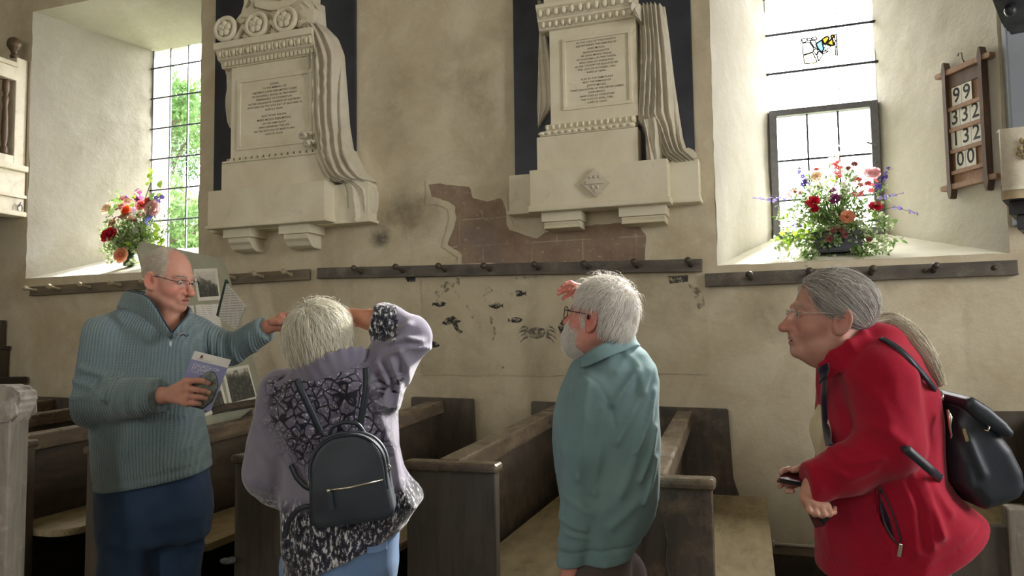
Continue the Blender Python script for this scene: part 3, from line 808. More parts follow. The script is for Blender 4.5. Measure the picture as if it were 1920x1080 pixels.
m.prism([(-3.80, 4.10), (-3.83, 4.17), (-3.875, 4.175), (-3.90, 4.12), (-3.915, 4.06), (-3.885, 4.09), (-3.86, 4.13), (-3.83, 4.04)], 'y', -0.17, -0.13, 0.004)
part1('motto_ribbon', m)
# draperies
drape('drapery', mon1, wx([(545, 0), (548, 20), (556, 45)], -0.16), wx([(592, 0), (594, 30), (596, 52)], -0.16), -0.15, folds=3, nv=30, nu=30, seed=2, amp=0.045, org=O1)
drape('drapery', mon1, wx([(556, 44), (559, 110), (562, 190), (563, 240), (574, 285), (590, 318), (598, 334), (612, 338)], -0.2),
      wx([(590, 36), (612, 58), (624, 90), (630, 170), (634, 225), (642, 275), (660, 312), (681, 332)], -0.2), -0.16, folds=6, seed=5, amp=0.095, org=O1,
      bulge=lambda U, V: 0.85+0.35*np.exp(-((V-0.08)/0.12)**2)+0.5*np.exp(-((V-1)/0.25)**2))
drape('drapery', mon1, wx([(600, 326), (628, 340), (629, 368), (640, 392), (648, 412)], -0.2), wx([(672, 330), (684, 352), (683, 385), (676, 408), (668, 414)], -0.2), -0.14, folds=3, nv=50, nu=34, seed=9, amp=0.06, org=O1)
drape('drapery', mon1, wx([(416, 112), (417, 160), (416, 195), (417, 225), (424, 238)], -0.1), wx([(440, 112), (440, 160), (440, 200), (440, 225), (438, 240)], -0.1), -0.09, folds=2, nv=50, nu=18, seed=12, amp=0.03, org=O1)
# curled edges of the gathered cloth by the panel
m = MB()
for (cx, cy, r) in ((573, 255, 0.05), (580, 270, 0.04)):
    c0 = W(cx, cy, -0.2); pts = []
    for i in range(24):
        a = 0.4+i*0.30; rr = r*(1-i/32); pts.append((c0[0]+rr*math.cos(a)*1.1, -0.20-0.04*i/24, c0[2]+rr*math.sin(a)*0.6))
    m.tube(pts, 0.014, 7)
part1('cloth_curl', m, M_MARBLE2)

# ------------------------------------------------------------------ right monument
O2 = (-1.11, 0.0, 2.25)
mon2 = tag(empty('wall_monument', O2), 'cream marble memorial with a lozenge of arms on its base and cloth hanging down', 'monument')
T2 = Matrix.Translation((-O2[0], -O2[1], -O2[2]))
def part2(name, m, mat=None, par=None):
    me = m.me(); me.transform(T2); return fine(link(name, me, mat or M_MARBLE, par or mon2))
part2('back_slab', MB().box(-1.725, -0.505, -0.035, 0.03, 2.50, 5.0, 0.004), M_SLATE)
part2('shelf', MB().box(-1.745, -0.475, -0.11, 0.02, 2.29, 2.545, 0.005).box(-1.755, -0.465, -0.122, 0.02, 2.272, 2.30, 0.009))
part2('shelf_block', MB().box(-1.565, -0.655, -0.21, -0.09, 2.30, 2.545, 0.007).box(-1.578, -0.642, -0.225, -0.09, 2.262, 2.305, 0.011))
for x0, x1 in ((-1.50, -1.23), (-0.98, -0.68)):
    m = MB(); m.box(x0, x1, -0.165, 0.02, 2.20, 2.263, 0.003)
    m.prism([(-0.15, 2.20), (-0.155, 2.19), (-0.14, 2.17), (-0.16, 2.155), (0.02, 2.15), (0.02, 2.20)], 'x', x0+0.015, x1-0.01, 0.003)
    part2('bracket', m)
part2('plinth', MB().box(-1.525, -0.845, -0.16, 0.0, 2.54, 2.775, 0.004))
m = MB(); m.box(-1.505, -0.86, -0.165, 0.0, 2.775, 2.812, 0.012); m.box(-1.47, -0.86, -0.14, 0.0, 2.812, 2.862, 0.01)
for i in range(14): m.ball((-1.49+i*0.046, -0.166, 2.794), (0.026, 0.008, 0.012), 6)
for i in range(15): m.ball((-1.455+i*0.041, -0.145, 2.838), (0.014, 0.012, 0.02), 7)
part2('leaf_moulding', m)
part2('die', MB().box(-1.435, -0.845, -0.125, 0.0, 2.86, 3.515, 0.003))
m = MB(); frame4(m, -1.345, -0.878, 2.945, 3.435, 0.022, -0.135, -0.11); part2('panel_frame', m)
stack_lines([('IN THE AISLE OF THIS CHURCH', 1), ('ARE INTERRED THE REMAINS OF', 1), ('ANN MOGG;', 1.1), ('SECOND DAUGHTER', 1), ('OF JOHN MOGG, ESQ.RE', 1), ('OF CHOLWELL, IN THIS PARISH,', 1), ('WHO DIED AT STAPLETON', 1),
             ('IN THE COUNTY OF GLOUCESTER', 1), ('THE 12TH OF OCTOBER, 1766;', 1), ('AGED 21 YEARS.', 1), ('', .9), ('ALSO IN THE SAME PLACE', 1), ('REST THE REMAINS OF', 1), ('JOYCE MOGG,', 1.1), ('THIRD DAUGHTER OF THE ABOVE NAMED', 1), ('JOHN MOGG,', 1),
             ('WHO DIED AT STAPLETON', 1), ('THE 15TH OF APRIL, 1785;', 1), ('AGED 29 YEARS', 1)], -1.113-O2[0], 3.405-O2[2], 0.435, -0.1265, M_INSC, mon2, 0.43)
m = MB(); m.prism([(0.0, 3.505), (-0.14, 3.505), (-0.15, 3.51), (-0.165, 3.555), (-0.175, 3.56), (-0.178, 3.572), (-0.185, 3.575), (-0.205, 3.63), (-0.215, 3.635), (-0.22, 3.66), (0.0, 3.66)], 'x', -1.50, -0.84)
part2('cornice', m)
m = MB()
for i in range(14): m.ball((-1.465+i*0.0455, -0.168, 3.535), (0.016, 0.016, 0.022), 7)
for i in range(12): m.ball((-1.475+i*0.055, -0.205, 3.603), (0.020, 0.018, 0.026), 8)
part2('egg_and_dart', m)
part2('upper_block', MB().box(-1.47, -0.84, -0.13, 0.0, 3.66, 4.9, 0.004))
m = MB(); m.lathe([(0.235, 0.0), (0.235, 0.03), (0.21, 0.05), (0.0, 0.075)], 40, M=Matrix.Translation((-1.20, -0.12, 3.92)) @ Matrix.Rotation(PI/2, 4, 'X')); part2('medallion', m)
m = MB()
for q in range(12): a = PI*1.05+q*0.10; m.ball((-1.06+0.16*math.cos(a*1.0)+0.1, -0.14, 3.83+0.03*math.sin(q*1.7)), (0.03, 0.02, 0.022), 7)
part2('carved_leaves', m)
# lozenge of arms
cx, cz = W(1117, 343, -0.21)[0], W(1117, 343, -0.21)[2]
Rz = Matrix.Translation((cx, 0, cz)) @ Matrix.Rotation(PI/4, 4, 'Y')
m = MB(); m.box(-0.068, 0.068, -0.235, -0.20, -0.068, 0.068, 0.006, M=Rz); part2('lozenge', m, M_MARBLE2)
m = MB(); m.box(cx-0.06, cx+0.06, -0.243, -0.23, cz-0.012, cz+0.016, 0.003)
for q in range(3): m.ball((cx-0.03+0.03*q, -0.237, cz+0.035), (0.011, 0.006, 0.011), 6)
for q in range(2): m.ball((cx-0.016+0.032*q, -0.237, cz-0.032), (0.011, 0.006, 0.012), 6)
m.ball((cx, -0.237, cz-0.058), (0.009, 0.006, 0.011), 6)
part2('heraldic_charge', m, M_MARBLE2)
drape('drapery', mon2, wx([(1006, 0), (1009, 60), (1007, 110), (1005, 160), (1004, 200), (1006, 238)], -0.08), wx([(1014, 0), (1022, 60), (1030, 110), (1034, 150), (1034, 195), (1014, 226)], -0.08), -0.08, folds=2, nv=60, nu=22, seed=21, amp=0.035, org=O2)
drape('drapery', mon2, wx([(1192, 0), (1193, 80), (1190, 160), (1188, 222), (1215, 240), (1240, 290), (1262, 302)], -0.17), wx([(1242, 0), (1250, 60), (1258, 130), (1268, 200), (1276, 250), (1284, 276), (1306, 296)], -0.17), -0.13, folds=6, seed=23, amp=0.08, org=O2,
      bulge=lambda U, V: 0.8+0.3*V, sharp=1.8)
drape('drapery', mon2, wx([(1196, 222), (1203, 245), (1205, 280), (1206, 330), (1207, 360)], -0.22), wx([(1236, 215), (1240, 250), (1240, 290), (1236, 325), (1230, 365)], -0.22), -0.225, folds=3, nv=60, nu=30, seed=27, amp=0.045, org=O2, sharp=1.6)
drape('drapery', mon2, wx([(1164, 0), (1172, 14), (1190, 28)], -0.22), wx([(1200, 0), (1200, 14), (1199, 32)], -0.22), -0.24, folds=3, nv=24, nu=26, seed=29, amp=0.03, org=O2)
m = MB(); m.prism([(W(1262, 300, -.1)[0], 2.545), (W(1306, 300, -.1)[0], 2.545), (W(1304, 285, -.1)[0], 2.60), (W(1288, 275, -.1)[0], 2.63), (W(1278, 280, -.1)[0], 2.615)], 'y', -0.11, 0.0, 0.01); part2('cloth_corner', m, M_MARBLE2)
# ================================================================== woodwork and fittings
def wood(name, a, b, c, rough=0.55, grain=(1.2, 1.2, 14), worn=None, bump=0.25):
    t = NT(name)
    v = t.co(grain)
    n = t.noise(3.0, 7, 0.65, vec=v, dist=0.6)
    col = t.ramp(n, [(0.28, lin(c)), (0.5, lin(b)), (0.72, lin(a))])
    col = t.mixc(t.ramp(t.noise(2.3, 5), [(0.4, 0.0), (0.75, 0.6)]), col, lin(c))
    if worn: col = t.mixc(t.ramp(t.noise(7, 6, 0.7), [(0.52, 0.0), (0.68, 0.7)]), col, lin(worn))
    t.col(col); t.rough(t.ramp(t.noise(9, 5), [(0.3, rough-0.12), (0.7, rough+0.15)]))
    t.bump(n, bump, 0.004); return t.m
M_OAKX = wood('dark_pew_oak', (96, 84, 68), (76, 67, 56), (54, 48, 42), 0.45, (5, 1.2, 5), bump=0.2)
M_OAKZ = wood('dark_bench_end_oak', (100, 90, 76), (86, 78, 67), (66, 60, 53), 0.45, (7, 7, 1.2))
M_SEAT = wood('worn_seat_oak', (186, 172, 136), (166, 152, 118), (128, 114, 88), 0.45, (6, 1.2, 6), worn=(166, 152, 120))
M_TOP = wood('worn_rail_oak', (132, 116, 94), (108, 94, 76), (76, 66, 55), 0.27, (6, 1.2, 6))
M_GREYOAK = wood('weathered_oak', (168, 160, 146), (140, 132, 120), (100, 94, 86), 0.6, (5, 5, 1.2), worn=(196, 190, 178))
M_RAIL = wood('peg_rail_paint', (108, 100, 86), (92, 86, 76), (70, 66, 60), 0.55, (1.2, 6, 6), worn=(124, 116, 100), bump=0.1)
M_RAIL2 = wood('peg_rail_light', (132, 120, 98), (116, 104, 86), (92, 84, 70), 0.55, (1.2, 6, 6), bump=0.1)
M_PEG = wood('turned_peg', (96, 84, 70), (80, 70, 58), (56, 50, 44), 0.4, (6, 1.2, 6), bump=0.1)
M_PEGW = wood('pale_turned_peg', (196, 182, 150), (176, 160, 130), (140, 126, 100), 0.45, (6, 1.2, 6), bump=0.1)

# ------------------------------------------------------------------ peg rails
def peg_rail(pa, pb, hgt, pegs, mat, pegmat, label, broken=(), droop=0.0):
    A, B = W(*pa), W(*pb)
    L = B[0]-A[0]; dz = B[2]-A[2]; ang = math.atan2(dz, L)
    o = tag(empty('peg_rail', (A[0], -0.003, A[2]), (0, -ang, 0)), label, 'peg rail')
    m = MB(); m.box(0, L, -0.032, 0.012, -hgt/2, hgt/2, 0.005); m.box(0, L, -0.038, 0.01, -hgt/2-0.006, -hgt/2+0.004, 0.002)
    m.build('backboard', mat, o)
    for k, (px, py) in enumerate(pegs):
        x = W(px, py)[0]-A[0]
        if k in broken:
            MB().lathe([(0.014, 0), (0.014, 0.008), (0.004, 0.01)], 10, M=Matrix.Translation((x, -0.03, 0)) @ Matrix.Rotation(PI/2, 4, 'X')).build('peg_socket', pegmat, o); continue
        M = Matrix.Translation((x, -0.03, 0.0)) @ Matrix.Rotation(PI/2-0.16-random.uniform(-.05, .05), 4, 'X') @ Matrix.Rotation(random.uniform(-.08, .08), 4, 'Y')
        MB().lathe([(0.018, 0.0), (0.016, 0.012), (0.011, 0.03), (0.0105, 0.065), (0.013, 0.08), (0.0195, 0.09), (0.023, 0.102), (0.021, 0.116), (0.013, 0.125), (0.004, 0.128)], 14, M=M).build('peg', pegmat, o)
    return o
random.seed(7)
peg_rail((62, 546), (583, 514), 0.075, [(75, 545), (119, 542), (175, 540), (232, 536), (290, 532), (350, 528), (445, 517), (498, 515), (551, 512)], M_RAIL2, M_PEGW, 'wooden peg rail with pale turned pegs below the leaded window')
peg_rail((599, 512), (1317, 497), 0.075, [(682, 508), (760, 506), (838, 503), (922, 503), (1012, 500), (1104, 499), (1197, 497), (1297, 494)], M_RAIL, M_PEG, 'long dark wooden peg rail below the two marble memorials')
peg_rail((1323, 525), (1906, 501), 0.078, [(1408, 518), (1517, 514), (1632, 508), (1748, 501), (1733, 504), (1862, 500)], M_RAIL, M_PEG, 'dark wooden peg rail below the casement window', broken=(4, 5))

# ------------------------------------------------------------------ pews
def pew(xn, yn, xf, yf, label, zn=0.93, zf=1.0, near_w=0.38, far_w=0.46, near=True, mirror=False, far=True, seat_z=0.46, seat_d=0.42, end_mat=None, topm=None, seatm=None, near_len=0.0, crack=False):
    """bench whose near end's right edge is at (xn, yn) and whose far end's right edge is at (xf, yf) by the wall; the sitter faces +x"""
    o = tag(empty('pew', (xn, yn, 0)), label, 'pew', None)
    L = math.hypot(xf-xn, yf-yn); a = math.atan2(yf-yn, xf-xn)-PI/2; o.rotation_euler = (0, 0, a)
    s = -1 if mirror else 1
    em = end_mat or M_OAKZ
    def bx(name, x0, x1, y0, y1, z0, z1, mat, bev=0.006):
        if s < 0: x0, x1 = -x1, -x0
        return MB().box(x0, x1, y0, y1, z0, z1, bev, 3).build(name, mat, o)
    if near:
        bx('bench_end', -near_w, 0, -0.055, 0.0, 0, zn-0.028, em, 0.008)
        bx('bench_end_capping', -near_w-0.012, 0.012, -0.075, 0.015, zn-0.04, zn, topm or M_TOP, 0.018)
    if far:
        m = MB(); pl = [(-far_w, 0.0), (0.06, 0.0), (0.05, seat_z), (0.012, seat_z+0.1), (0.0, zf), (-far_w, zf+0.01)]
        m.prism([(x*s, z) for x, z in pl], 'y', L-0.05, L, 0.006); m.build('wall_end', em, o)
    # back: sloping from near to far height
    bxn, bxf = -near_w*0.62, -far_w*0.62
    def sloped(name, dx0, dx1, z0n, z1n, z0f, z1f, mat, bev=0.006, y0=-0.02, y1=None):
        y1 = L-0.045 if y1 is None else y1
        pts = [(bxn+dx0, y0, z0n), (bxn+dx1, y0, z0n), (bxf+dx1, y1, z0f), (bxf+dx0, y1, z0f), (bxn+dx0, y0, z1n), (bxn+dx1, y0, z1n), (bxf+dx1, y1, z1f), (bxf+dx0, y1, z1f)]
        if s < 0: pts = [(-x, y, z) for x, y, z in pts]
        return MB().hexa(pts, bev, 3).build(name, mat, o)
    sloped('back_rail', -0.025, 0.075, zn-0.09, zn+0.004, zf-0.10, zf-0.01, topm or M_TOP, 0.014)
    sloped('back_panel', 0.0, 0.025, 0.12, zn-0.08, 0.12, zf-0.09, M_OAKX, 0.003)
    # seat with rounded front corner at the near end
    x0 = bxn+0.025; xs_ = x0+seat_d
    m = MB(); r = 0.10; pts = [(x0, 0.0), (xs_-r, 0.0)]
    for k in range(1, 7):
        th = -PI/2+k*PI/12; pts.append((xs_-r+r*math.cos(th), r+r*math.sin(th)))
    pts += [(xs_+(xf-xf), L-0.05), (x0, L-0.05)]
    m.prism([(x*s, y) for x, y in pts], 'z', seat_z-0.035, seat_z, 0.008); m.build('seat', seatm or M_SEAT, o)
    bx('seat_support', x0, x0+0.025, 0.02, L-0.05, 0.05, seat_z-0.035, M_OAKX, 0.003)
    bx('seat_bracket', x0, xs_-0.08, L*0.5-0.02, L*0.5+0.02, 0.0, seat_z-0.035, M_OAKX, 0.003)
    bx('kneeler_rail', bxn-0.20, bxn-0.02, 0.05, L-0.1, 0.20, 0.235, M_OAKX, 0.006)
    if crack:
        me = MB().tube([(-0.17*s, -0.0555, zn-0.16), (-0.16*s, -0.0555, zn-0.22), (-0.168*s, -0.0555, zn-0.3), (-0.155*s, -0.0555, zn-0.36), (-0.165*s, -0.0555, zn-0.62)], [0.0012, 0.0025, 0.002, 0.003, 0.002], 5).me()
        link('split', me, M_CAME, o)
    return o
M_OAKZ2 = wood('stained_bench_end_oak', (92, 82, 70), (78, 70, 60), (58, 53, 47), 0.42, (7, 7, 1.2), worn=(126, 106, 84))
pew(-0.26, -2.16, -0.35, -0.02, 'dark oak pew with a split bench end behind the bearded man', zn=0.93, zf=0.98, end_mat=M_OAKZ2, crack=True)
pew(-1.09, -2.10, -1.16, -0.02, 'dark oak pew with worn pale rail below the painted crab', zn=0.94, zf=1.0)
pew(-1.95, -2.08, -2.05, -0.02, 'dark oak pew behind the woman with the leather backpack', zn=0.93, zf=1.02)
pew(-2.86, -2.04, -2.98, -0.02, 'dark oak pew nearest the display board', zn=0.93, zf=1.0)
pew(-3.77, -1.96, -3.92, -0.02, 'dark oak pew beside the tall weathered post', zn=0.93, zf=0.98)
pew(-4.70, -1.9, -4.85, -0.02, 'dark oak pew second from the wooden settle by the wall', zn=0.93, zf=0.98)
pew(-5.55, -1.9, -5.68, -0.02, 'dark oak pew closest to the wooden settle by the wall', zn=0.93, zf=0.98)
M_PEWR = wood('grey_brown_oak', (104, 94, 80), (86, 78, 68), (62, 57, 51), 0.5, (5, 5, 1.2), bump=0.15)
pew(1.06, -0.84, 1.06, -0.02, 'grey-brown pew turned to face the other pews beside the pulpit', zn=0.93, zf=0.99, near=False, mirror=True, end_mat=M_PEWR, topm=M_GREYOAK, seat_z=0.5)

# wooden platform along the wall, skirting and cable
m = MB(); m.box(-0.32, 0.86, -0.20, -0.012, 0.0, 0.165, 0.006)
tag(m.build('trim_1', M_OAKX), 'low dark wooden plinth along the foot of the wall', kind='structure')
M_CABLE = simple('cable_sheath', (206, 200, 186), 0.5)
m = MB(); P = [W(1386, 1010, -0.03), W(1420, 1013, -0.03), W(1458, 1014, -0.03)]
m.tube([(-0.28, -0.03, 0.182), (-0.12, -0.03, 0.18), (0.05, -0.03, 0.181), (0.82, -0.03, 0.183)], 0.006, 6); m.tube([(-0.28, -0.045, 0.176), (0.82, -0.045, 0.177)], 0.005, 6)
m.box(-0.115, -0.105, -0.052, -0.012, 0.166, 0.195)
tag(m.build('cable', M_CABLE), 'pale cable run along the top of the wooden plinth', 'cable')
# grey panel front that carries on behind the woman in red
m = MB(); m.box(0.30, 0.90, -1.25, -1.20, 0.0, 0.62, 0.006)
fp = tag(empty('prayer_desk', (0.62, -1.22, 0)), 'plain grey-brown panelled prayer desk behind the woman in red', 'prayer desk')
me = m.me(); me.transform(Matrix.Translation((-0.62, 1.22, 0))); link('panel', me, M_PEWR, fp)
link('post', MB().box(0.22, 0.30, -0.05, 0.05, 0, 0.70, 0.008).me(), M_GREYOAK, fp)

# tall weathered post with a carved cap, at the aisle
PO = C(20, 720, 2.5)
po = tag(empty('bench_end_post', (PO[0], PO[1], 0), (0, 0, YAW)), 'tall weathered oak post with a flared carved cap beside the dark pews', 'post')
link('shaft', MB().box(-0.045, 0.035, -0.05, 0.05, 0, 1.20, 0.012, 3).me(), M_GREYOAK, po)
m = MB(); m.prism([(-0.05, 1.17), (0.035, 1.17), (0.045, 1.21), (0.062, 1.24), (0.066, 1.262), (0.05, 1.285), (0.02, 1.298), (-0.10, 1.298), (-0.10, 1.22), (-0.07, 1.19)], 'y', -0.055, 0.055, 0.012)
link('carved_cap', m.me(), M_GREYOAK, po)
link('side_panel', MB().box(-0.5, -0.04, -0.018, 0.018, 0.05, 1.17, 0.004).me(), M_OAKZ, po)

# high-backed dark settle under the gallery
st = tag(empty('settle', (-6.75, -0.2, 0)), 'dark high-backed wooden settle against the wall under the gallery', 'settle')
link('back', MB().box(-0.9, 0.16, 0.13, 0.18, 0, 1.66, 0.006).me(), M_OAKZ, st)
link('side', MB().box(0.16, 0.21, -0.1, 0.18, 0, 1.42, 0.006).me(), M_OAKZ, st)
link('moulding', MB().box(-0.9, 0.225, 0.10, 0.185, 1.40, 1.43, 0.006).me(), M_OAKX, st)
link('ledge', MB().box(-0.9, 0.46, -0.14, 0.17, 1.10, 1.16, 0.008).me(), M_OAKX, st)
link('seat', MB().box(-0.9, 0.36, -0.3, 0.13, 0.42, 0.46, 0.008).me(), M_OAKX, st)
link('front', MB().box(-0.9, 0.32, 0.05, 0.09, 0.0, 1.10, 0.008).me(), M_OAKZ, st)

# white-painted gallery front above the settle
M_CREAM = wood('cream_paint', (226, 220, 200), (212, 204, 182), (176, 166, 142), 0.5, (6, 1.5, 1.5), bump=0.1)
M_BAL = wood('brown_baluster', (130, 104, 76), (104, 82, 60), (70, 56, 42), 0.4, (6, 6, 1.5), bump=0.1)
gx = -6.42
gal = tag(empty('gallery_front', (gx, -0.01, 2.58)), 'cream painted gallery front with turned balusters and a round finial', 'gallery')
def gp(name, x0, x1, y0, y1, z0, z1, mat=M_CREAM, bev=0.006): return MB().box(x0, x1, y0, y1, z0-2.58, z1-2.58, bev).build(name, mat, gal)
gp('corner_post', -0.09, 0.0, -0.11, 0.0, 3.04, 4.02); gp('top_rail', -0.10, 0.01, -3.5, -0.11, 3.80, 3.92); gp('top_moulding', -0.12, 0.03, -3.5, -0.11, 3.92, 3.96)
gp('bottom_rail', -0.09, 0.0, -3.5, -0.11, 3.04, 3.12); gp('shelf_moulding', -0.14, 0.05, -3.5, 0.0, 2.985, 3.04, bev=0.012); gp('fascia', -0.10, 0.01, -3.5, 0.0, 2.77, 2.985)
gp('lower_moulding', -0.14, 0.035, -3.5, 0.0, 2.745, 2.775); gp('lower_fascia', -0.10, 0.005, -3.5, 0.0, 2.62, 2.745); gp('base_moulding', -0.14, 0.04, -3.5, 0.0, 2.58, 2.625, bev=0.01)
link('finial', MB().lathe([(0.03, 0), (0.035, 0.02), (0.022, 0.035), (0.03, 0.06), (0.056, 0.10), (0.062, 0.13), (0.05, 0.17), (0.02, 0.19)], 16, M=Matrix.Translation((-0.05, -0.10, 4.02-2.58))).me(), M_BAL, gal)
bal = [(0.022, 0), (0.03, 0.02), (0.03, 0.06), (0.018, 0.09), (0.026, 0.13), (0.03, 0.2), (0.026, 0.34), (0.018, 0.45), (0.028, 0.48), (0.028, 0.52), (0.016, 0.54), (0.03, 0.58), (0.03, 0.66), (0.022, 0.68)]
bme = MB().lathe(bal, 12).me(); bme.materials.append(M_BAL)
for k in range(14):
    b = bpy.data.objects.new('baluster', bme); COL.objects.link(b); b.parent = gal; b.location = (-0.045, -0.17-0.14*k, 3.12-2.58)
m = MB(); m.tube([(0.01, -0.06, 0.09), (0.03, -0.06, 0.10), (0.035, -0.06, 0.13)], 0.006, 6)
pts = [(0.03, -0.06+0.022*math.cos(a*PI/6), 0.075+0.035*math.sin(a*PI/6)) for a in range(13)]; m.tube(pts, 0.005, 6); link('iron_ring', m.me(), M_IRON, gal)
m = MB(); m.box(RX0, gx-0.10, -3.5, -0.01, 2.60, 2.66); gallery_floor = m.me(); gallery_floor.transform(Matrix.Translation((-gx, 0.01, -2.58))); link('gallery_floor', gallery_floor, M_OAKX, gal)

# ------------------------------------------------------------------ hymn board on the right jamb
# the jamb runs from (1.21, 0) to (0.665, .85): a board hung flat on it, tilted a little to the room
j0 = Vector((W2['o'][1], 0, 0)); j1 = Vector((W2['g'][1], GY, 0)); jd = (j0-j1).normalized(); jn = Vector((-jd.y, jd.x, 0))
if jn.y > 0: jn = -jn
def jamb_at(px, py, off=0.02):
    """world point where the pixel's ray meets the jamb plane"""
    d = Vector(ray(px, py)); c0 = Vector(CAM); q = j0+jn*off
    return c0+d*((q-c0).dot(jn)/d.dot(jn))
HB = [jamb_at(*p) for p in ((1778, 135), (1856, 108), (1852, 340), (1782, 362))]
M_HYMN = wood('mahogany_brown', (182, 140, 106), (156, 118, 88), (116, 86, 64), 0.45, (6, 6, 1.5), bump=0.15)
M_HYMND = wood('dark_mahogany', (120, 94, 76), (100, 78, 64), (72, 58, 50), 0.45, (6, 6, 1.5), bump=0.15)
c_ = sum(HB, Vector())/4
ex = jd.copy(); ez = Vector((0, 0, 1)); ey = ez.cross(ex)
Rm = Matrix((ex, ey, ez)).transposed().to_4x4()
hb = tag(empty('hymn_board', c_, Rm.to_euler()), 'brown wooden hymn board with four rows of number cards', 'hymn board')
def hl(px, py): return local(hb, jamb_at(px, py))
hL = (hl(1778, 135).x+hl(1780, 362).x)/2; hR = (hl(1856, 108).x+hl(1853, 340).x)/2; hT = (hl(1778, 128).z+hl(1856, 104).z)/2; hBm = (hl(1782, 360).z+hl(1855, 338).z)/2
def hbx(name, x0, x1, y0, y1, z0, z1, mat=M_HYMN, bev=0.004): return MB().box(x0, x1, y0, y1, z0, z1, bev).build(name, mat, hb)
hw = hR-hL; sw = 0.028
hbx('back_panel', hL+0.02, hR-0.02, -0.004, 0.010, hBm+0.02, hT-0.02, M_HYMN)
for x in (hL, hR-sw):
    m = MB(); m.prism([(x+0.004, hBm-0.055), (x+sw-0.004, hBm-0.055), (x+sw-0.002, hBm-0.02), (x+sw+0.008, hBm+0.01), (x+sw-0.004, hBm+0.05), (x+sw-0.004, hT-0.05), (x+sw+0.006, hT-0.01), (x+sw-0.002, hT+0.02), (x+sw-0.006, hT+0.05),
                      (x+0.006, hT+0.05), (x+0.002, hT+0.02), (x-0.006, hT-0.01), (x+0.004, hT-0.05), (x+0.004, hBm+0.05), (x-0.008, hBm+0.01), (x+0.002, hBm-0.02)], 'y', -0.034, 0.012, 0.003)
    m.build('stile', M_HYMND, hb)
for z in (hT-0.035, hBm):
    m = MB(); m.prism([(hL-0.06, z+0.006), (hL-0.05, z), (hR+0.05, z), (hR+0.06, z+0.006), (hR+0.06, z+0.028), (hR+0.05, z+0.034), (hL-0.05, z+0.034), (hL-0.06, z+0.028)], 'y', -0.030, 0.010, 0.003)
    m.build('cross_rail', M_HYMN, hb)
hbx('head_panel', hL+sw, hR-sw, -0.012, 0.006, hT-0.12, hT-0.035, M_HYMND)
rows = ['99', '332', '132', '00']
rz = []
py_l = [(1782, 188), (1783, 228), (1783, 268), (1784, 308)]
pitch = (hT-0.12-(hBm+0.10))/4.0
cardw, cardh = (hw-2*sw)/3.25, pitch*0.86
for k in range(5):
    z = hT-0.125-pitch*k
    if k: hbx('slot_rail', hL+sw, hR-sw, -0.026, 0.004, z-0.008, z+0.016, M_HYMN, 0.003)
hbx('foot_panel', hL+sw, hR-sw, -0.010, 0.006, hBm+0.03, hT-0.125-pitch*4, M_HYMN)
link('hanging_hook', MB().tube([(0, 0.0, hT+0.0), (0, -0.02, hT+0.03), (0.01, -0.03, hT+0.06), (-0.012, -0.03, hT+0.068), (-0.02, -0.03, hT+0.05)], 0.004, 6).me(), M_IRON, hb)
M_CARD = simple('number_card', (236, 236, 226), 0.7, (222, 220, 208), 12)
M_DIGIT = simple('black_print', (44, 44, 50), 0.7, (36, 36, 40), 12)
NUMW = {'9': 'nine', '3': 'three', '2': 'two', '1': 'one', '0': 'nought'}
ordn = ['top', 'second', 'third', 'bottom']
hbm = Matrix.LocRotScale(hb.location, hb.rotation_euler, None)
for r_, s_ in enumerate(rows):
    z = hT-0.125-pitch*r_-pitch*0.5+0.012
    off = [hL+sw+0.008, hL+sw+0.001, hL+sw+0.001, hL+sw+0.012][r_]
    if len(s_) == 2: off += cardw*0.2
    for q, ch in enumerate(s_):
        x = off+cardw*(q+0.5)+0.002*q
        card = tag(empty('number_card', hbm @ Vector((x, -0.012, z)), hb.rotation_euler), f'white card printed with the figure {NUMW[ch]} in the {ordn[r_]} row'+('' if s_.count(ch) == 1 else (', before its twin' if s_.index(ch) == q else ', after its twin')), 'card', 'number cards on the hymn board')
        link('card_face', MB().box(-cardw*0.49, cardw*0.49, -0.0015, 0.0015, -cardh*0.5, cardh*0.5).me(), M_CARD, card)
        me = text_mesh(ch, cardh*1.12, offset=0.0015); me.transform(Matrix.Translation((0, -0.0022, 0)) @ Matrix.Rotation(PI/2, 4, 'X') @ Matrix.Diagonal((0.92, 1.0, 1, 1)))
        link('numeral', me, M_DIGIT, card)

# ------------------------------------------------------------------ pulpit at the right edge: tester corner above, book rest with hanging cloth below
M_PULP = wood('blue_black_oak', (70, 74, 80), (54, 58, 64), (36, 40, 46), 0.4, (5, 5, 1.5), bump=0.15)
M_PIERSHADE = simple('shade_tinted_pier_plaster', (124, 130, 136), 0.9, (110, 116, 122), 4, 0.2, 30)  # cool shade on the pier is put into its plaster colour
a_ = C(1893, 8, 3.0)
pier_x = W(1868, 200, -0.15)[0]
pier_o = tag(MB().box(1.225, RX1, -0.10, -0.006, 2.02, RZ1, 0.01).build('trim_2', M_PIERSHADE), 'plastered pier behind the pulpit with blue-grey shade in its colour', kind='structure')
pu = tag(empty('pulpit', (1.75, -1.2, 0)), 'dark carved pulpit with sounding board above and book rest', 'pulpit')
def pw(px, py, d): return Vector(C(px, py, d))-Vector((1.75, -1.2, 0))
def plan(name, px, z0, z1, d0, depth, width, inset=0.0, bev=0.004, lean=0.10):
    """moulded member of the polygonal pulpit: near-left corner seen at px, sides splaying back"""
    A = pw(px, 300, d0); A.z = 0; dirv = Vector(ray(px, 300)); dirv.z = 0; dirv.normalize(); side = Vector((dirv.y, -dirv.x, 0)); bk = (dirv+side*lean).normalized()
    A = A+side*inset; pts = [A, A+side*width-dirv*0.02, A+side*width+dirv*depth, A+bk*depth]
    return MB().prism([(p.x, p.y) for p in pts], 'z', z0, z1, bev).build(name, M_PULP, pu)
tz = C(1893, -6, 3.4)[2]
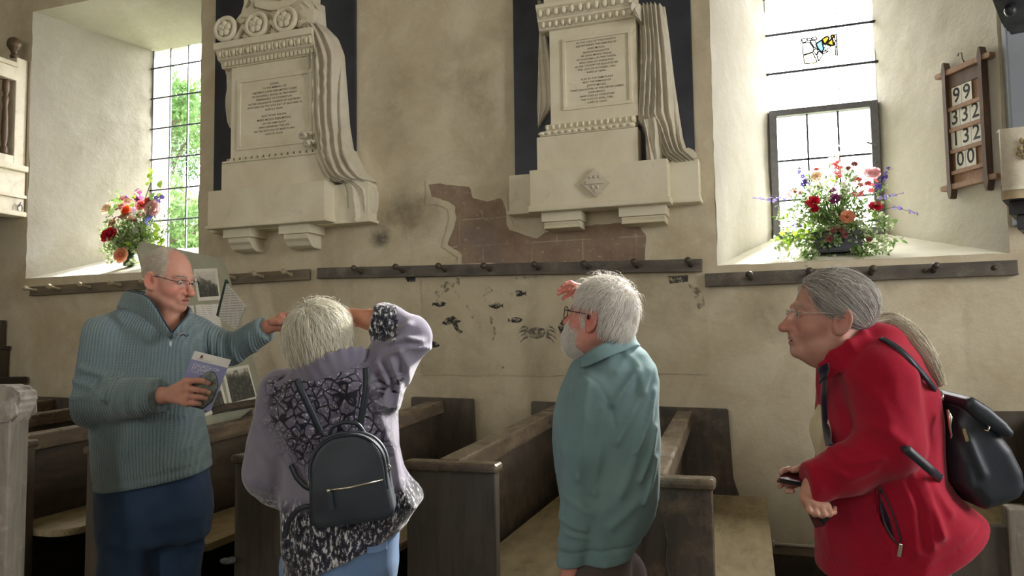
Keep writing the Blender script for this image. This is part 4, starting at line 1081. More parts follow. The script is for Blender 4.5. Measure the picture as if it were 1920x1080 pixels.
for k, (px, z0, z1) in enumerate(((1871, 0.055, 0.12), (1875, 0.035, 0.055), (1880, 0.018, 0.035), (1886, 0.0, 0.018))): plan('sounding_board', px, tz+z0, tz+z1, 3.4, 0.5, 1.0)
tc = pw(1893, -2, 3.5)
link('pendant', MB().lathe([(0.004, -0.10), (0.018, -0.095), (0.026, -0.075), (0.022, -0.058), (0.012, -0.05), (0.03, -0.04), (0.036, -0.022), (0.03, -0.008), (0.03, 0.03)], 14, M=Matrix.Translation((tc.x, tc.y, tc.z+0.02))).me(), M_PULP, pu)
brz = C(1875, 250, 3.2)[2]
plan('book_rest', 1876, brz-0.035, brz-0.012, 3.2, 0.35, 0.8)
z1_, z2_, z3_ = C(1880, 372, 3.22)[2], C(1890, 402, 3.22)[2], C(1906, 430, 3.22)[2]
plan('cornice', 1874, z1_-0.01, z1_+0.06, 3.24, 0.4, 0.8); plan('cornice', 1886, z2_, z1_-0.01, 3.25, 0.4, 0.8); plan('cornice', 1900, z3_, z2_, 3.26, 0.4, 0.8)
bz = C(1914, 700, 3.2)[2]
plan('body', 1915, 0.35, z3_, 3.27, 0.4, 0.8, bev=0.006)
for py in (503, 672):
    q = C(1910, py, 3.2)[2]; plan('moulding', 1909, q-0.012, q+0.012, 3.25, 0.45, 0.8); plan('moulding', 1912, q-0.032, q-0.012, 3.26, 0.45, 0.8)
plan('foot', 1930, 0.0, 0.35, 3.3, 0.35, 0.5)
# hanging cloth with gold embroidery and fringe
M_CLOTH = simple('cream_damask', (206, 200, 180), 0.85, (190, 182, 160), 30, 0.3, 120, sheen=0.3)
M_FRINGE = simple('silk_fringe', (184, 170, 140), 0.8, (160, 144, 112), 40)
M_GOLDTH = simple('gold_thread', (158, 142, 100), 0.6, (130, 114, 76), 40)
cl = tag(empty('pulpit_cloth', Vector(C(1872, 245, 3.14))), 'cream pulpit cloth with gold embroidered flowers and fringe', 'pulpit cloth')
co = cl.location
xs0 = C(1871, 245, 3.14); xs1 = C(1990, 225, 3.05); zb_ = C(1872, 360, 3.14)[2]; zf_ = C(1872, 377, 3.14)[2]
ax = Vector(xs1-xs0); ax.z = 0; wlen = ax.length; ax.normalize(); nrm = Vector((ax.y, -ax.x, 0))
def cloth_strip(z0, z1, nz, name, mat, amp=0.012, thick=0.004):
    nu = 40; V = []; Fs = []
    for side in (0, 1):
        for j in range(nz+1):
            for i in range(nu+1):
                u = i/nu*wlen; z = z0+(z1-z0)*j/nz; dep = amp*math.sin(u*26+0.6*math.sin(u*9))*(0.4+0.8*j/nz)
                p = ax*u+nrm*(dep+thick*side)+Vector((0, 0, z-co.z)); V.append(p)
    k = (nz+1)*(nu+1)
    for side in (0, 1):
        for j in range(nz):
            for i in range(nu):
                q = [side*k+j*(nu+1)+i, side*k+j*(nu+1)+i+1, side*k+(j+1)*(nu+1)+i+1, side*k+(j+1)*(nu+1)+i]; Fs.append(q if side else q[::-1])
    for j in range(nz): a = j*(nu+1); Fs.append((a, a+nu+1, k+a+nu+1, k+a))
    for i in range(nu): a = nz*(nu+1)+i; Fs.append((a, a+1, k+a+1, k+a))
    return link(name, mesh(V, Fs, True), mat, cl)
cloth_strip(co.z+0.004, zb_, 14, 'hanging_cloth', M_CLOTH)
cloth_strip(zb_+0.001, zf_, 4, 'fringe', M_FRINGE, 0.013, 0.006)
V = [];
MB().hexa([tuple(ax*(-0.0)+nrm*-0.0+Vector((0, 0, -0.002))), tuple(ax*wlen+Vector((0, 0, -0.002))), tuple(ax*wlen-nrm*0.06+Vector((0, 0, 0.0))), tuple(-nrm*0.06+Vector((0, 0, 0.0))),
           tuple(Vector((0, 0, 0.006))), tuple(ax*wlen+Vector((0, 0, 0.006))), tuple(ax*wlen-nrm*0.06+Vector((0, 0, 0.008))), tuple(-nrm*0.06+Vector((0, 0, 0.008)))], 0.002).build('cloth_top', M_CLOTH, cl)
m = MB()
for k in range(6):
    a = k*PI/3+0.3; m.ball(ax*(0.085+0.022*math.cos(a))+nrm*0.016+Vector((0, 0, -0.10+0.022*math.sin(a))), (0.011, 0.003, 0.011), 8)
for k in range(5): m.ball(ax*(0.075+0.01*k)+nrm*0.016+Vector((0, 0, -0.055-0.006*k)), (0.009, 0.003, 0.013), 8)
m.ball(ax*0.085+nrm*0.02+Vector((0, 0, -0.10)), 0.009, 8); m.build('embroidery', M_GOLDTH, cl)

# ------------------------------------------------------------------ display board with photographs, standing on a dark table by the window
M_BOARD = simple('sage_green_board', (164, 164, 142), 0.75, (150, 150, 128), 6, 0.05, 60)
M_PAPER = simple('mount_card', (222, 220, 206), 0.8, (210, 206, 190), 10)
def photo_mat(name, seed, dark=0.5):
    """faded monochrome landscape print: sky above, dark trees and ground below"""
    t = NT(name)
    s = t.sep(t.co())
    n = t.noise(14, 6, 0.7); n2 = t.noise(38, 6, 0.7)
    h = t.math('ADD', t.math('MULTIPLY', s[2], 7.0), t.math('MULTIPLY', n, 1.6)); h = t.math('ADD', h, -0.8+0.25*math.sin(seed*2.1))
    c = t.ramp(h, [(0.12, lin((66, 68, 64))), (0.34, lin((120, 120, 110))), (0.46, lin((200, 196, 182))), (1.0, lin((212, 208, 194)))])
    c = t.mixc(t.ramp(n2, [(0.5, 0.0), (0.66, 0.5)]), c, lin((160, 158, 148)))
    t.col(c).rough(0.4); return t.m
def textpage_mat(name):
    t = NT(name); s = t.sep(t.co())
    li = t.math('SINE', t.math('MULTIPLY', s[2], 420.0)); br = t.noise(60, 2, vec=t.co((1, 1, 0.15)))
    k = t.math('MULTIPLY', t.ramp(li, [(0.45, 0.0), (0.6, 1.0)]), t.ramp(br, [(0.42, 0.0), (0.5, 1.0)]))
    t.col(t.mixc(t.math('MULTIPLY', k, 0.55), lin((224, 222, 212)), lin((110, 110, 108)))).rough(0.6); return t.m
BR_ = Vector(W(497, 747, -0.30)); TR_ = Vector(W(426, 486, -0.30))
hd = Vector((-math.sin(math.radians(10)), math.cos(math.radians(10)), 0))       # the board runs away from us towards the wall
def on_board(px, py, off=0.0):
    """point of the board plane seen at a pixel (used once to measure where the prints are pinned)"""
    nB = (BR_-TR_).cross(hd).normalized()
    d = Vector(ray(px, py)); c0 = Vector(CAM); return c0+d*((BR_-c0).dot(nB)/d.dot(nB))+nB*off
nB = (BR_-TR_).cross(hd).normalized()
if nB.dot(Vector(CAM)-BR_) < 0: nB = -nB
vB = (TR_-BR_).normalized(); vB = (vB-hd*vB.dot(hd)).normalized(); uB = vB.cross(nB)
if uB.dot(hd) < 0: uB = -uB
RB = Matrix((uB, uB.cross(vB)*-1 if False else vB.cross(uB)*-1, vB)).transposed()
RB = Matrix((uB, vB.cross(uB), vB)).transposed()
bo = tag(empty('display_board', BR_, RB.to_euler()), 'grey-green display board pinned with old photographs and text sheets', 'display board')
nl = (RB.inverted() @ nB); sgn = 1 if nl.y > 0 else -1
def bl(px, py): return local(bo, on_board(px, py))
HB_ = bl(426, 486).z; LB_ = bl(262, 480).x
def on(name, quad, mat, t0=0.004, t1=0.008):
    P = [bl(*p) for p in quad]; a = [(p.x, sgn*t0, p.z) for p in P]; b = [(p.x, sgn*t1, p.z) for p in P]
    ctr = sum((Vector(p) for p in b), Vector())/4
    me = MB().hexa([tuple(Vector(p)-ctr) for p in a+b]).me(); o = link(name, me, mat, bo); o.location = ctr; return o
m = MB(); m.prism([(LB_+0.03, -0.25), (0.0, 0.0), (0.02, HB_-0.06), (-0.04, HB_), (LB_+0.06, HB_+0.01), (LB_, HB_-0.05), (LB_-0.03, -0.1)], 'y', -0.014 if sgn > 0 else 0, 0 if sgn > 0 else 0.014, 0.003)
m.build('panel', M_BOARD, bo)
on('photo_mount', [(371, 565), (413, 562), (406, 503), (362, 505)], M_PAPER, 0, 0.004)
p = on('photograph', [(374, 558), (409, 555), (402, 509), (366, 511)], photo_mat('road_photo', 1), 0.004, 0.006)
on('text_sheet', [(345, 626), (365, 625), (362, 573), (340, 574)], textpage_mat('old_text_a'), 0, 0.004)
on('text_sheet', [(373, 624), (415, 616), (408, 570), (366, 572)], textpage_mat('old_text_b'), 0, 0.004)
on('photo_mount', [(430, 762), (482, 749), (465, 684), (416, 693)], M_PAPER, 0, 0.004)
on('photograph', [(434, 755), (478, 744), (463, 690), (421, 698)], photo_mat('street_photo', 2), 0.004, 0.006)
on('photo_mount', [(372, 786), (426, 764), (410, 700), (366, 714)], M_PAPER, 0, 0.004)
on('photograph', [(380, 776), (420, 760), (406, 706), (370, 718)], photo_mat('church_photo', 3), 0.004, 0.006)
MB().box(LB_*0.72, 0.03, sgn*-0.02, sgn*0.10, -0.05, -0.012, 0.003).build('ledge', M_OAKX, bo)
# folder of typed pages hung on the board's edge
q = [Vector(C(x, y, d)) for x, y, d in ((412, 594, 4.55), (444, 618, 4.45), (463, 575, 4.40), (427, 532, 4.50))]
fo = empty('page_folder', sum(q, Vector())/4); fo['label'] = 'typed pages in a folder with dark green spine'
n_ = (q[1]-q[0]).cross(q[2]-q[0]).normalized()
for k in range(3):
    o_ = n_*(0.004*k); P = [tuple(v-fo.location+o_) for v in q]; P2 = [tuple(v-fo.location+o_+n_*0.0015) for v in q]
    MB().hexa(P+P2).build('page', textpage_mat('typed_page_%s' % 'abc'[k]) if k != 1 else M_PAPER, fo)
sp = (q[3]-q[0]).normalized(); wv = (q[1]-q[0]).normalized()
MB().hexa([tuple(v-fo.location) for v in (q[0]-wv*0.022-n_*0.006, q[0]-n_*0.006, q[3]-n_*0.006+sp*0.01, q[3]-wv*0.018+sp*0.02-n_*0.006, q[0]-wv*0.022+n_*0.012, q[0]+n_*0.012, q[3]+n_*0.012+sp*0.01, q[3]-wv*0.018+sp*0.02+n_*0.012)], 0.002).build('spine', simple('dark_green_card', (38, 66, 56), 0.5), fo)
bpy.context.view_layer.update(); fo.parent = bo; fo.matrix_parent_inverse = Matrix.LocRotScale(bo.location, bo.rotation_euler, None).inverted()
# crumpled cloth left on a pew seat
sp_ = G(425, 1052, 0.475)
tag(MB().ball((sp_[0], sp_[1], 0.475), (0.035, 0.02, 0.014), 10).ball((sp_[0]+0.02, sp_[1]+0.01, 0.478), (0.02, 0.016, 0.016), 8).build('cleaning_cloth', simple('dark_checked_cloth', (120, 124, 122), 0.9, (70, 74, 74), 40)), 'small crumpled grey cloth left on a pew seat', 'cloth')
# ================================================================== soft-form modelling: distance fields -> smooth meshes
# Figures are laid out in a metric frame parallel to the room view (x right, y away, z up) and turned into world space as rigid bodies.
VB = np.array([CR, _f, CU])                     # rows: the frame's axes in world space
def to_world(V): return np.asarray(V) @ VB + CAM
def c3(px, py, d): return np.array([(px-960)/F*d, d, (540-py)/F*d])
def to_view(Pw): return (np.asarray(Pw)-CAM) @ VB.T
def cap(P, a, b, ra, rb=None):
    rb = ra if rb is None else rb
    a = np.asarray(a, np.float32); b = np.asarray(b, np.float32); ab = b-a; L = float(ab@ab)+1e-12
    t = np.clip(((P-a)@ab)/L, 0, 1)
    q = P-a-t[:, None]*ab
    return np.sqrt((q*q).sum(1))-(ra+(rb-ra)*t)
def ecap(P, a, b, r1, r2, side):
    """elliptical limb: radii (along side, across) at both ends"""
    a = np.asarray(a, np.float32); b = np.asarray(b, np.float32); ab = b-a; L = float(ab@ab)+1e-12
    n = ab/math.sqrt(L); s = np.asarray(side, np.float32); s = s-n*(s@n); s /= np.linalg.norm(s); w = np.cross(n, s)
    t = np.clip(((P-a)@ab)/L, 0, 1); q = P-a-t[:, None]*ab
    rx = r1[0]+(r2[0]-r1[0])*t; ry = r1[1]+(r2[1]-r1[1])*t
    e = q@n; m = np.minimum(rx, ry)
    k = np.sqrt(((q@s)/rx)**2+((q@w)/ry)**2+(e/m)**2)
    return (k-1)*m
def ell(P, c, r, R=None):
    q = P-np.asarray(c, np.float32)
    if R is not None: q = q@np.asarray(R, np.float32)
    r = np.asarray(r, np.float32); k0 = np.sqrt(((q/r)**2).sum(1)); k1 = np.sqrt(((q/(r*r))**2).sum(1))+1e-9
    return k0*(k0-1)/k1
def rbox(P, c, h, rad, R=None):
    q = P-np.asarray(c, np.float32)
    if R is not None: q = q@np.asarray(R, np.float32)
    q = np.abs(q)-(np.asarray(h, np.float32)-rad)
    return np.sqrt((np.maximum(q, 0)**2).sum(1))+np.minimum(q.max(1), 0)-rad
def smin(a, b, k):
    h = np.clip(0.5+0.5*(b-a)/k, 0, 1); return b*(1-h)+a*h-k*h*(1-h)
def smax(a, b, k): return -smin(-a, -b, k)
def union(k, *ds):
    d = ds[0]
    for e in ds[1:]: d = smin(d, e, k)
    return d
def plane(P, p0, n):
    n = np.asarray(n, np.float32); n = n/np.linalg.norm(n); return (P-np.asarray(p0, np.float32))@n
def pline(P, pts):
    """distance to a polyline"""
    d = None
    for a, b in zip(pts[:-1], pts[1:]):
        e = cap(P, a, b, 0.0); d = e if d is None else np.minimum(d, e)
    return d
def ridge(P, pts, w, amp): return amp*np.exp(-(pline(P, pts)/w)**2)
def fold(P, pts, w, amp, front=None):
    """crease running over the near side of a garment along (px, py, d) points"""
    q = [np.array([p[0], 0.0, p[2]]) for p in pts]; P2 = P.copy(); P2[:, 1] = 0
    g = amp*np.exp(-(pline(P2, q)/w)**2)
    if front is not None: g = g*np.clip((front-P[:, 1])/0.02, 0, 1)
    return g
def creases(P, sc, seed, amp):
    """soft ridged folds of hanging cloth"""
    return amp*((1-np.abs(fbm(P*np.asarray(sc, np.float32), 2, seed))*2.2)-0.3)
def loft(P, rows, D, power=2.0):
    """trunk of a garment: rows (py, left px, right px, centre depth, half depth)"""
    rows = sorted(rows, key=lambda r: r[0]); py = np.array([r[0] for r in rows], float)
    z = -(540-py)/F*D
    xl = np.array([(r[1]-960)/F*D for r in rows]); xr = np.array([(r[2]-960)/F*D for r in rows])
    zz = -P[:, 2]
    cx = np.interp(zz, z, (xl+xr)/2); rx = np.interp(zz, z, (xr-xl)/2); cy = np.interp(zz, z, [r[3] for r in rows]); ry = np.interp(zz, z, [r[4] for r in rows])
    k = (np.abs((P[:, 0]-cx)/rx)**power+np.abs((P[:, 1]-cy)/ry)**power)**(1/power)
    d = (k-1)*np.minimum(rx, ry)
    return smax(d, np.maximum(z[0]-zz, zz-z[-1]), 0.03)
def poly2(P2, poly):
    """signed distance to a polygon in 2d"""
    v = np.asarray(poly, np.float32); n = len(v); d = np.full(len(P2), 1e9, np.float32); s = np.ones(len(P2), np.float32)
    for i in range(n):
        a, b = v[i], v[i-1]; e = b-a; w = P2-a; t = np.clip((w@e)/(e@e), 0, 1); q = w-t[:, None]*e; d = np.minimum(d, (q*q).sum(1))
        c1 = P2[:, 1] >= a[1]; c2 = P2[:, 1] < b[1]; c3_ = e[0]*w[:, 1] > e[1]*w[:, 0]
        flip = (c1 & c2 & c3_) | (~c1 & ~c2 & ~c3_); s[flip] *= -1
    return s*np.sqrt(d)
def px_poly(pts, D): return [((x-960)/F*D, (540-y)/F*D) for x, y in pts]
def prismsdf(P, poly, y0, y1, rad):
    """outline in the x-z plane of the frame, given thickness in depth, rounded"""
    d2 = poly2(P[:, [0, 2]], poly)+rad; dy = np.abs(P[:, 1]-(y0+y1)/2)-(y1-y0)/2+rad
    return np.minimum(np.maximum(d2, dy), 0)+np.sqrt(np.maximum(d2, 0)**2+np.maximum(dy, 0)**2)-rad

def polygonise(f, lo, hi, h, B=8, slack=1.6):
    """surface nets on a sparse grid; returns vertices and quads"""
    lo = np.asarray(lo, float); hi = np.asarray(hi, float)
    nb = np.maximum(1, np.ceil((hi-lo)/(h*B)).astype(int)); N = nb*B+1
    gx = [lo[k]+h*B*(np.arange(nb[k])+0.5) for k in range(3)]
    Cc = np.stack(np.meshgrid(*gx, indexing='ij'), -1).reshape(-1, 3).astype(np.float32)
    dc = f(Cc); near = np.abs(dc) < h*B*0.87*slack
    S = np.repeat(np.repeat(np.repeat(dc.reshape(nb).astype(np.float32), B, 0), B, 1), B, 2)
    S = np.pad(S, ((0, 1),)*3, mode='edge')
    mask = np.zeros(nb, bool); mask.ravel()[near] = True
    M = np.repeat(np.repeat(np.repeat(mask, B, 0), B, 1), B, 2); M = np.pad(M, ((0, 1),)*3, mode='edge')
    M2 = M.copy(); M2[1:] |= M[:-1]; M2[:, 1:] |= M2[:, :-1]; M2[:, :, 1:] |= M2[:, :, :-1]
    idx = np.argwhere(M2)
    P = (lo+idx*h).astype(np.float32); out = np.empty(len(P), np.float32)
    for i in range(0, len(P), 400000): out[i:i+400000] = f(P[i:i+400000])
    S[M2] = out
    ins = S < 0
    c = [ins[i:N[0]-1+i, j:N[1]-1+j, k:N[2]-1+k] for i in (0, 1) for j in (0, 1) for k in (0, 1)]
    anyc = np.logical_or.reduce(c); allc = np.logical_and.reduce(c); act = anyc & ~allc
    cell = np.argwhere(act); vid = np.full(act.shape, -1, np.int64); vid[act] = np.arange(len(cell))
    acc = np.zeros((len(cell), 3)); cnt = np.zeros(len(cell))
    for ax in range(3):
        o1, o2 = [k for k in range(3) if k != ax]
        for a in (0, 1):
            for b in (0, 1):
                p = cell.copy(); p[:, o1] += a; p[:, o2] += b; q = p.copy(); q[:, ax] += 1
                s0 = S[p[:, 0], p[:, 1], p[:, 2]]; s1 = S[q[:, 0], q[:, 1], q[:, 2]]; m = (s0 < 0) != (s1 < 0)
                t = np.where(m, s0/(s0-s1+1e-12), 0); pos = p.astype(float); pos[:, ax] += t
                acc[m] += pos[m]; cnt[m] += 1
    V = lo+h*acc/cnt[:, None]
    quads = []
    for ax in range(3):
        o1, o2 = [(1, 2), (2, 0), (0, 1)][ax]
        sl0 = [slice(None)]*3; sl1 = [slice(None)]*3; sl0[ax] = slice(0, N[ax]-1); sl1[ax] = slice(1, N[ax])
        e0 = ins[tuple(sl0)]; e1 = ins[tuple(sl1)]; ch = e0 != e1
        E = np.argwhere(ch); E = E[(E[:, o1] > 0) & (E[:, o2] > 0) & (E[:, o1] < N[o1]-1) & (E[:, o2] < N[o2]-1)]
        fl = e0[E[:, 0], E[:, 1], E[:, 2]]
        def cid(a, b):
            q = E.copy(); q[:, o1] -= a; q[:, o2] -= b; return vid[q[:, 0], q[:, 1], q[:, 2]]
        q4 = np.stack([cid(0, 0), cid(1, 0), cid(1, 1), cid(0, 1)], 1)
        q4[~fl] = q4[~fl][:, ::-1]
        quads.append(q4)
    Q = np.vstack(quads); Q = Q[(Q >= 0).all(1)]
    return V, Q
def relax(V, Q, it=1, lam=0.5):
    for _ in range(it):
        acc = np.zeros_like(V); n = np.zeros(len(V))
        for k in range(4):
            a, b = Q[:, k], Q[:, (k+1) % 4]
            np.add.at(acc, a, V[b]); np.add.at(n, a, 1); np.add.at(acc, b, V[a]); np.add.at(n, b, 1)
        V = V*(1-lam)+lam*acc/np.maximum(n, 1)[:, None]
    return V
def fast_mesh(V, Q, cols=None, sm=True):
    me = bpy.data.meshes.new('m'); V = np.asarray(V, np.float32); Q = np.asarray(Q, np.int32); k = Q.shape[1]
    me.vertices.add(len(V)); me.vertices.foreach_set('co', V.ravel())
    me.loops.add(Q.size); me.loops.foreach_set('vertex_index', Q.ravel())
    me.polygons.add(len(Q)); me.polygons.foreach_set('loop_start', np.arange(0, Q.size, k, dtype=np.int32))
    me.update(calc_edges=True); me.validate()
    if sm: me.polygons.foreach_set('use_smooth', np.ones(len(me.polygons), bool))
    for name, c in (cols or {}).items():
        at = me.attributes.new(name, 'FLOAT_COLOR', 'POINT'); c = np.asarray(c, np.float32)
        if c.shape[1] == 3: c = np.column_stack([c, np.ones(len(c), np.float32)])
        at.data.foreach_set('color', c.ravel())
    return me
def form(name, f, lo, hi, h, mat, parent, cols=None, it=1, slack=1.6, world=True):
    """distance field -> child mesh of parent (vertices kept in the parent's local space; parents are unrotated)"""
    V, Q = polygonise(f, lo, hi, h, slack=slack)
    V = relax(V, Q, it)
    c = {k: g(V) for k, g in (cols or {}).items()}
    Wv = to_world(V) if world else V
    if parent is not None: Wv = Wv-np.array(parent.location)
    return link(name, fast_mesh(Wv, Q, c), mat, parent)

# ------------------------------------------------------------------ materials of people
def attr_mat(name, rough=0.5, bump=None, spec=0.4, sss=0.0, sheen=0.0, attr='Col', vary=0.08, vscale=40):
    t = NT(name); c = t.attr(attr)
    n = t.noise(vscale, 4); c = t.mixc(t.math('MULTIPLY', n, vary*2), c, (0.02, 0.015, 0.01))
    t.col(c).rough(rough); t.b.inputs['Specular IOR Level'].default_value = spec
    if sss: t.b.inputs['Subsurface Weight'].default_value = sss; t.b.inputs['Subsurface Radius'].default_value = (0.012, 0.005, 0.003); t.b.inputs['Subsurface Scale'].default_value = 0.5
    if sheen: t.b.inputs['Sheen Weight'].default_value = sheen
    if bump: t.bump(t.noise(bump[0], 3), bump[1], bump[2])
    return t.m
M_SKIN = attr_mat('skin', 0.48, (420, 0.18, 0.0012), 0.4, sss=0.12, vary=0.06, vscale=90)
M_HAIR = attr_mat('hair', 0.42, None, 0.5, vary=0.04)
def fabric(name, c, c2=None, rough=0.85, scale=9, sheen=0.35, weave=700, bump=0.25, big=0.0):
    t = NT(name); a = lin(c); b = lin(c2) if c2 else tuple(v*0.86 for v in a)
    t.col(t.ramp(t.noise(scale, 5), [(0.3, b), (0.7, a)])).rough(rough); t.b.inputs['Specular IOR Level'].default_value = 0.2
    t.b.inputs['Sheen Weight'].default_value = sheen; t.b.inputs['Sheen Roughness'].default_value = 0.5
    n = t.bump(t.noise(weave, 2), bump, 0.002)
    if big: t.bump(t.noise(30, 4), big, 0.01, prev=n)
    return t.m

# ------------------------------------------------------------------ the head
def head_field(P, s=1.0, fem=False, jowl=0.0, nose=1.0, mouth_open=0.0, neck=None):
    """head in its own frame: x to its right, y forward, z up, origin between the ears at eye level"""
    Q = P/s; A = np.abs(Q[:, 0]); Qm = Q.copy(); Qm[:, 0] = A
    w = 0.95 if fem else 1.0
    d = ell(Q, (0, -0.016, 0.032), (0.0765*w, 0.0985, 0.087))
    d = smin(d, ell(Q, (0, 0.020, -0.030), (0.064*w, 0.071, 0.088)), 0.03)
    d = smin(d, cap(Qm, (0.050*w, -0.012, -0.060), (0.018, 0.066, -0.100), 0.022, 0.020), 0.022)
    d = smin(d, ell(Q, (0, 0.077, -0.101), (0.023, 0.020, 0.019)), 0.016)
    d = smin(d, ell(Qm, (0.043, 0.052, -0.036), (0.026, 0.030, 0.030)), 0.022)      # cheek
    d = smin(d, cap(Qm, (0.008, 0.0905, 0.019), (0.046, 0.070, 0.022), 0.0085, 0.0075), 0.016)   # brow
    d = smax(d, -ell(Qm, (0.0325, 0.099, -0.001), (0.0185, 0.017, 0.0125)), 0.010)  # eye socket
    d = smin(d, ell(Qm, (0.0325, 0.0735, 0.0), (0.0165, 0.0145, 0.0125)), 0.004)    # lids
    d = smin(d, cap(Qm, (0.020, 0.085, -0.016), (0.044, 0.072, -0.015), 0.006, 0.005), 0.008)  # lower lid bag
    d = smin(d, cap(Q, (0, 0.078, 0.004), (0, 0.088, -0.042), 0.0125, 0.0165), 0.012)
    nb = cap(Q, (0, 0.090, 0.006), (0, 0.108+0.008*nose, -0.036), 0.0075, 0.0115)
    d = smin(d, nb, 0.010)
    d = smin(d, ell(Q, (0, 0.109+0.009*nose, -0.039), (0.0135, 0.0125, 0.0115)), 0.008)
    d = smin(d, ell(Qm, (0.0135, 0.099, -0.0425), (0.0085, 0.011, 0.0085)), 0.006)
    d = smax(d, -ell(Qm, (0.007, 0.108, -0.0525), (0.0045, 0.006, 0.004)), 0.003)
    d = smin(d, ell(Q, (0, 0.087, -0.068), (0.030, 0.014, 0.020)), 0.016)           # muzzle
    zc = -0.0715
    d = smin(d, cap(Qm, (0.0, 0.0985, zc+0.0055), (0.0235, 0.0885, zc+0.001), 0.0048, 0.0028), 0.005)
    d = smin(d, cap(Qm, (0.0, 0.0965, zc-0.0075-mouth_open*0.6), (0.021, 0.0875, zc-0.003-mouth_open*0.3), 0.0058, 0.003), 0.005)
    d = smax(d, -ell(Q, (0, 0.100, zc-0.001-mouth_open*0.3), (0.024, 0.012, 0.0014+mouth_open)), 0.0025)
    d = smax(d, -cap(Qm, (0.020, 0.1005, -0.048), (0.036, 0.084, -0.078), 0.0022, 0.0016)+0.0, 0.010)   # nasolabial fold
    # ear
    er = np.array([[math.cos(0.35), -math.sin(0.35), 0], [math.sin(0.35), math.cos(0.35), 0], [0, 0, 1.0]])
    ec = np.array([0.0785*w, -0.016, -0.012])
    q = Qm-ec.astype(np.float32)
    tilt = 0.2; yy = q[:, 1]*math.cos(tilt)+q[:, 2]*math.sin(tilt); zz = -q[:, 1]*math.sin(tilt)+q[:, 2]*math.cos(tilt); xx = q[:, 0]-0.35*(-yy)
    rr = np.sqrt((yy/0.0195)**2+(zz/np.where(zz > 0, 0.030, 0.034))**2)
    disc = np.sqrt(np.maximum(rr-1, 0)**2*0.0195**2+np.maximum(np.abs(xx)-0.004, 0)**2)-0.0030
    rim = np.sqrt(((rr-0.92)*0.0195)**2+(xx-0.0065)**2)-0.0042
    rim = np.where((yy > 0.010) & (zz < -0.004), rim+0.004, rim)
    anti = np.sqrt(((rr-0.52)*0.0195)**2+(xx-0.005)**2)-0.0030; anti = np.where((yy > 0.002), anti+0.004, anti)
    conch = ell(np.column_stack([xx-0.010, yy-0.005, zz+0.004]), (0, 0, 0), (0.0085, 0.0075, 0.0115))
    e = smin(smin(disc, rim, 0.003), anti, 0.003); e = smax(e, -conch, 0.004)
    lobe = ell(np.column_stack([xx-0.001, yy-0.005, zz+0.029]), (0, 0, 0), (0.0055, 0.009, 0.010)); e = smin(e, lobe, 0.005)
    tragus = ell(np.column_stack([xx-0.003, yy-0.0155, zz+0.004]), (0, 0, 0), (0.005, 0.0045, 0.008)); e = smin(e, tragus, 0.004)
    d = smin(d, e, 0.005)
    if jowl:
        d = smin(d, ell(Q, (0, 0.018, -0.106), (0.044, 0.040, 0.018+0.014*jowl)), 0.025)
        d = smin(d, ell(Qm, (0.044, 0.030, -0.085), (0.020, 0.030, 0.024)), 0.02)
    return d*s
class Frame:
    def __init__(s, o, fwd, up=(0, 0, 1)):
        f = np.asarray(fwd, float); f /= np.linalg.norm(f); u = np.asarray(up, float); u = u-f*(u@f); u /= np.linalg.norm(u); r = np.cross(f, u)
        s.o = np.asarray(o, float); s.R = np.array([r, f, u])     # rows
    def to(s, P): return ((P-s.o.astype(np.float32))@s.R.T.astype(np.float32))
    def out(s, q): return np.asarray(q)@s.R+s.o
def skin_cols(base, L, s, fem=False, flush=0.5, brows=(120, 112, 104), stubble=0.0):
    """natural colour of a face at local points L"""
    L = L/s; n = len(L); c = np.tile(np.array(lin(base)), (n, 1)); A = np.abs(L[:, 0])
    def blend(w, col): 
        nonlocal c
        w = np.clip(w, 0, 1)[:, None]; c = c*(1-w)+np.array(lin(col))*w
    g = lambda x, y, z, r: np.exp(-(((A-x)/r[0])**2+((L[:, 1]-y)/r[1])**2+((L[:, 2]-z)/r[2])**2))
    red = (min(255, base[0]+8), int(base[1]*0.76), int(base[2]*0.74))
    blend(flush*0.9*g(0.045, 0.06, -0.035, (0.025, 0.04, 0.022)), red); blend(flush*g(0, 0.115, -0.035, (0.018, 0.03, 0.018)), red); blend(flush*0.8*g(0.08, -0.02, -0.012, (0.02, 0.03, 0.035)), red)
    blend(0.85*g(0, 0.10, -0.0655, (0.020, 0.02, 0.0045))+0.85*g(0, 0.10, -0.079, (0.018, 0.02, 0.006)), (170, 104, 98) if not fem else (172, 102, 100))
    blend(1.2*g(0, 0.10, -0.0725, (0.018, 0.012, 0.002)), (96, 52, 48))
    bn = 0.6+0.5*vnoise(L*np.array([180, 60, 260]), 3)
    blend(bn*1.1*np.exp(-((L[:, 2]-0.0235+(A-0.03)*0.08)/0.0048)**2)*((A > 0.012) & (A < 0.052))*(L[:, 1] > 0.05), brows)
    blend(0.35*g(0.0325, 0.086, 0.0, (0.02, 0.02, 0.012)), (150, 104, 92))
    c *= (1+0.07*fbm(L*60, 2, 4))[:, None]
    return c
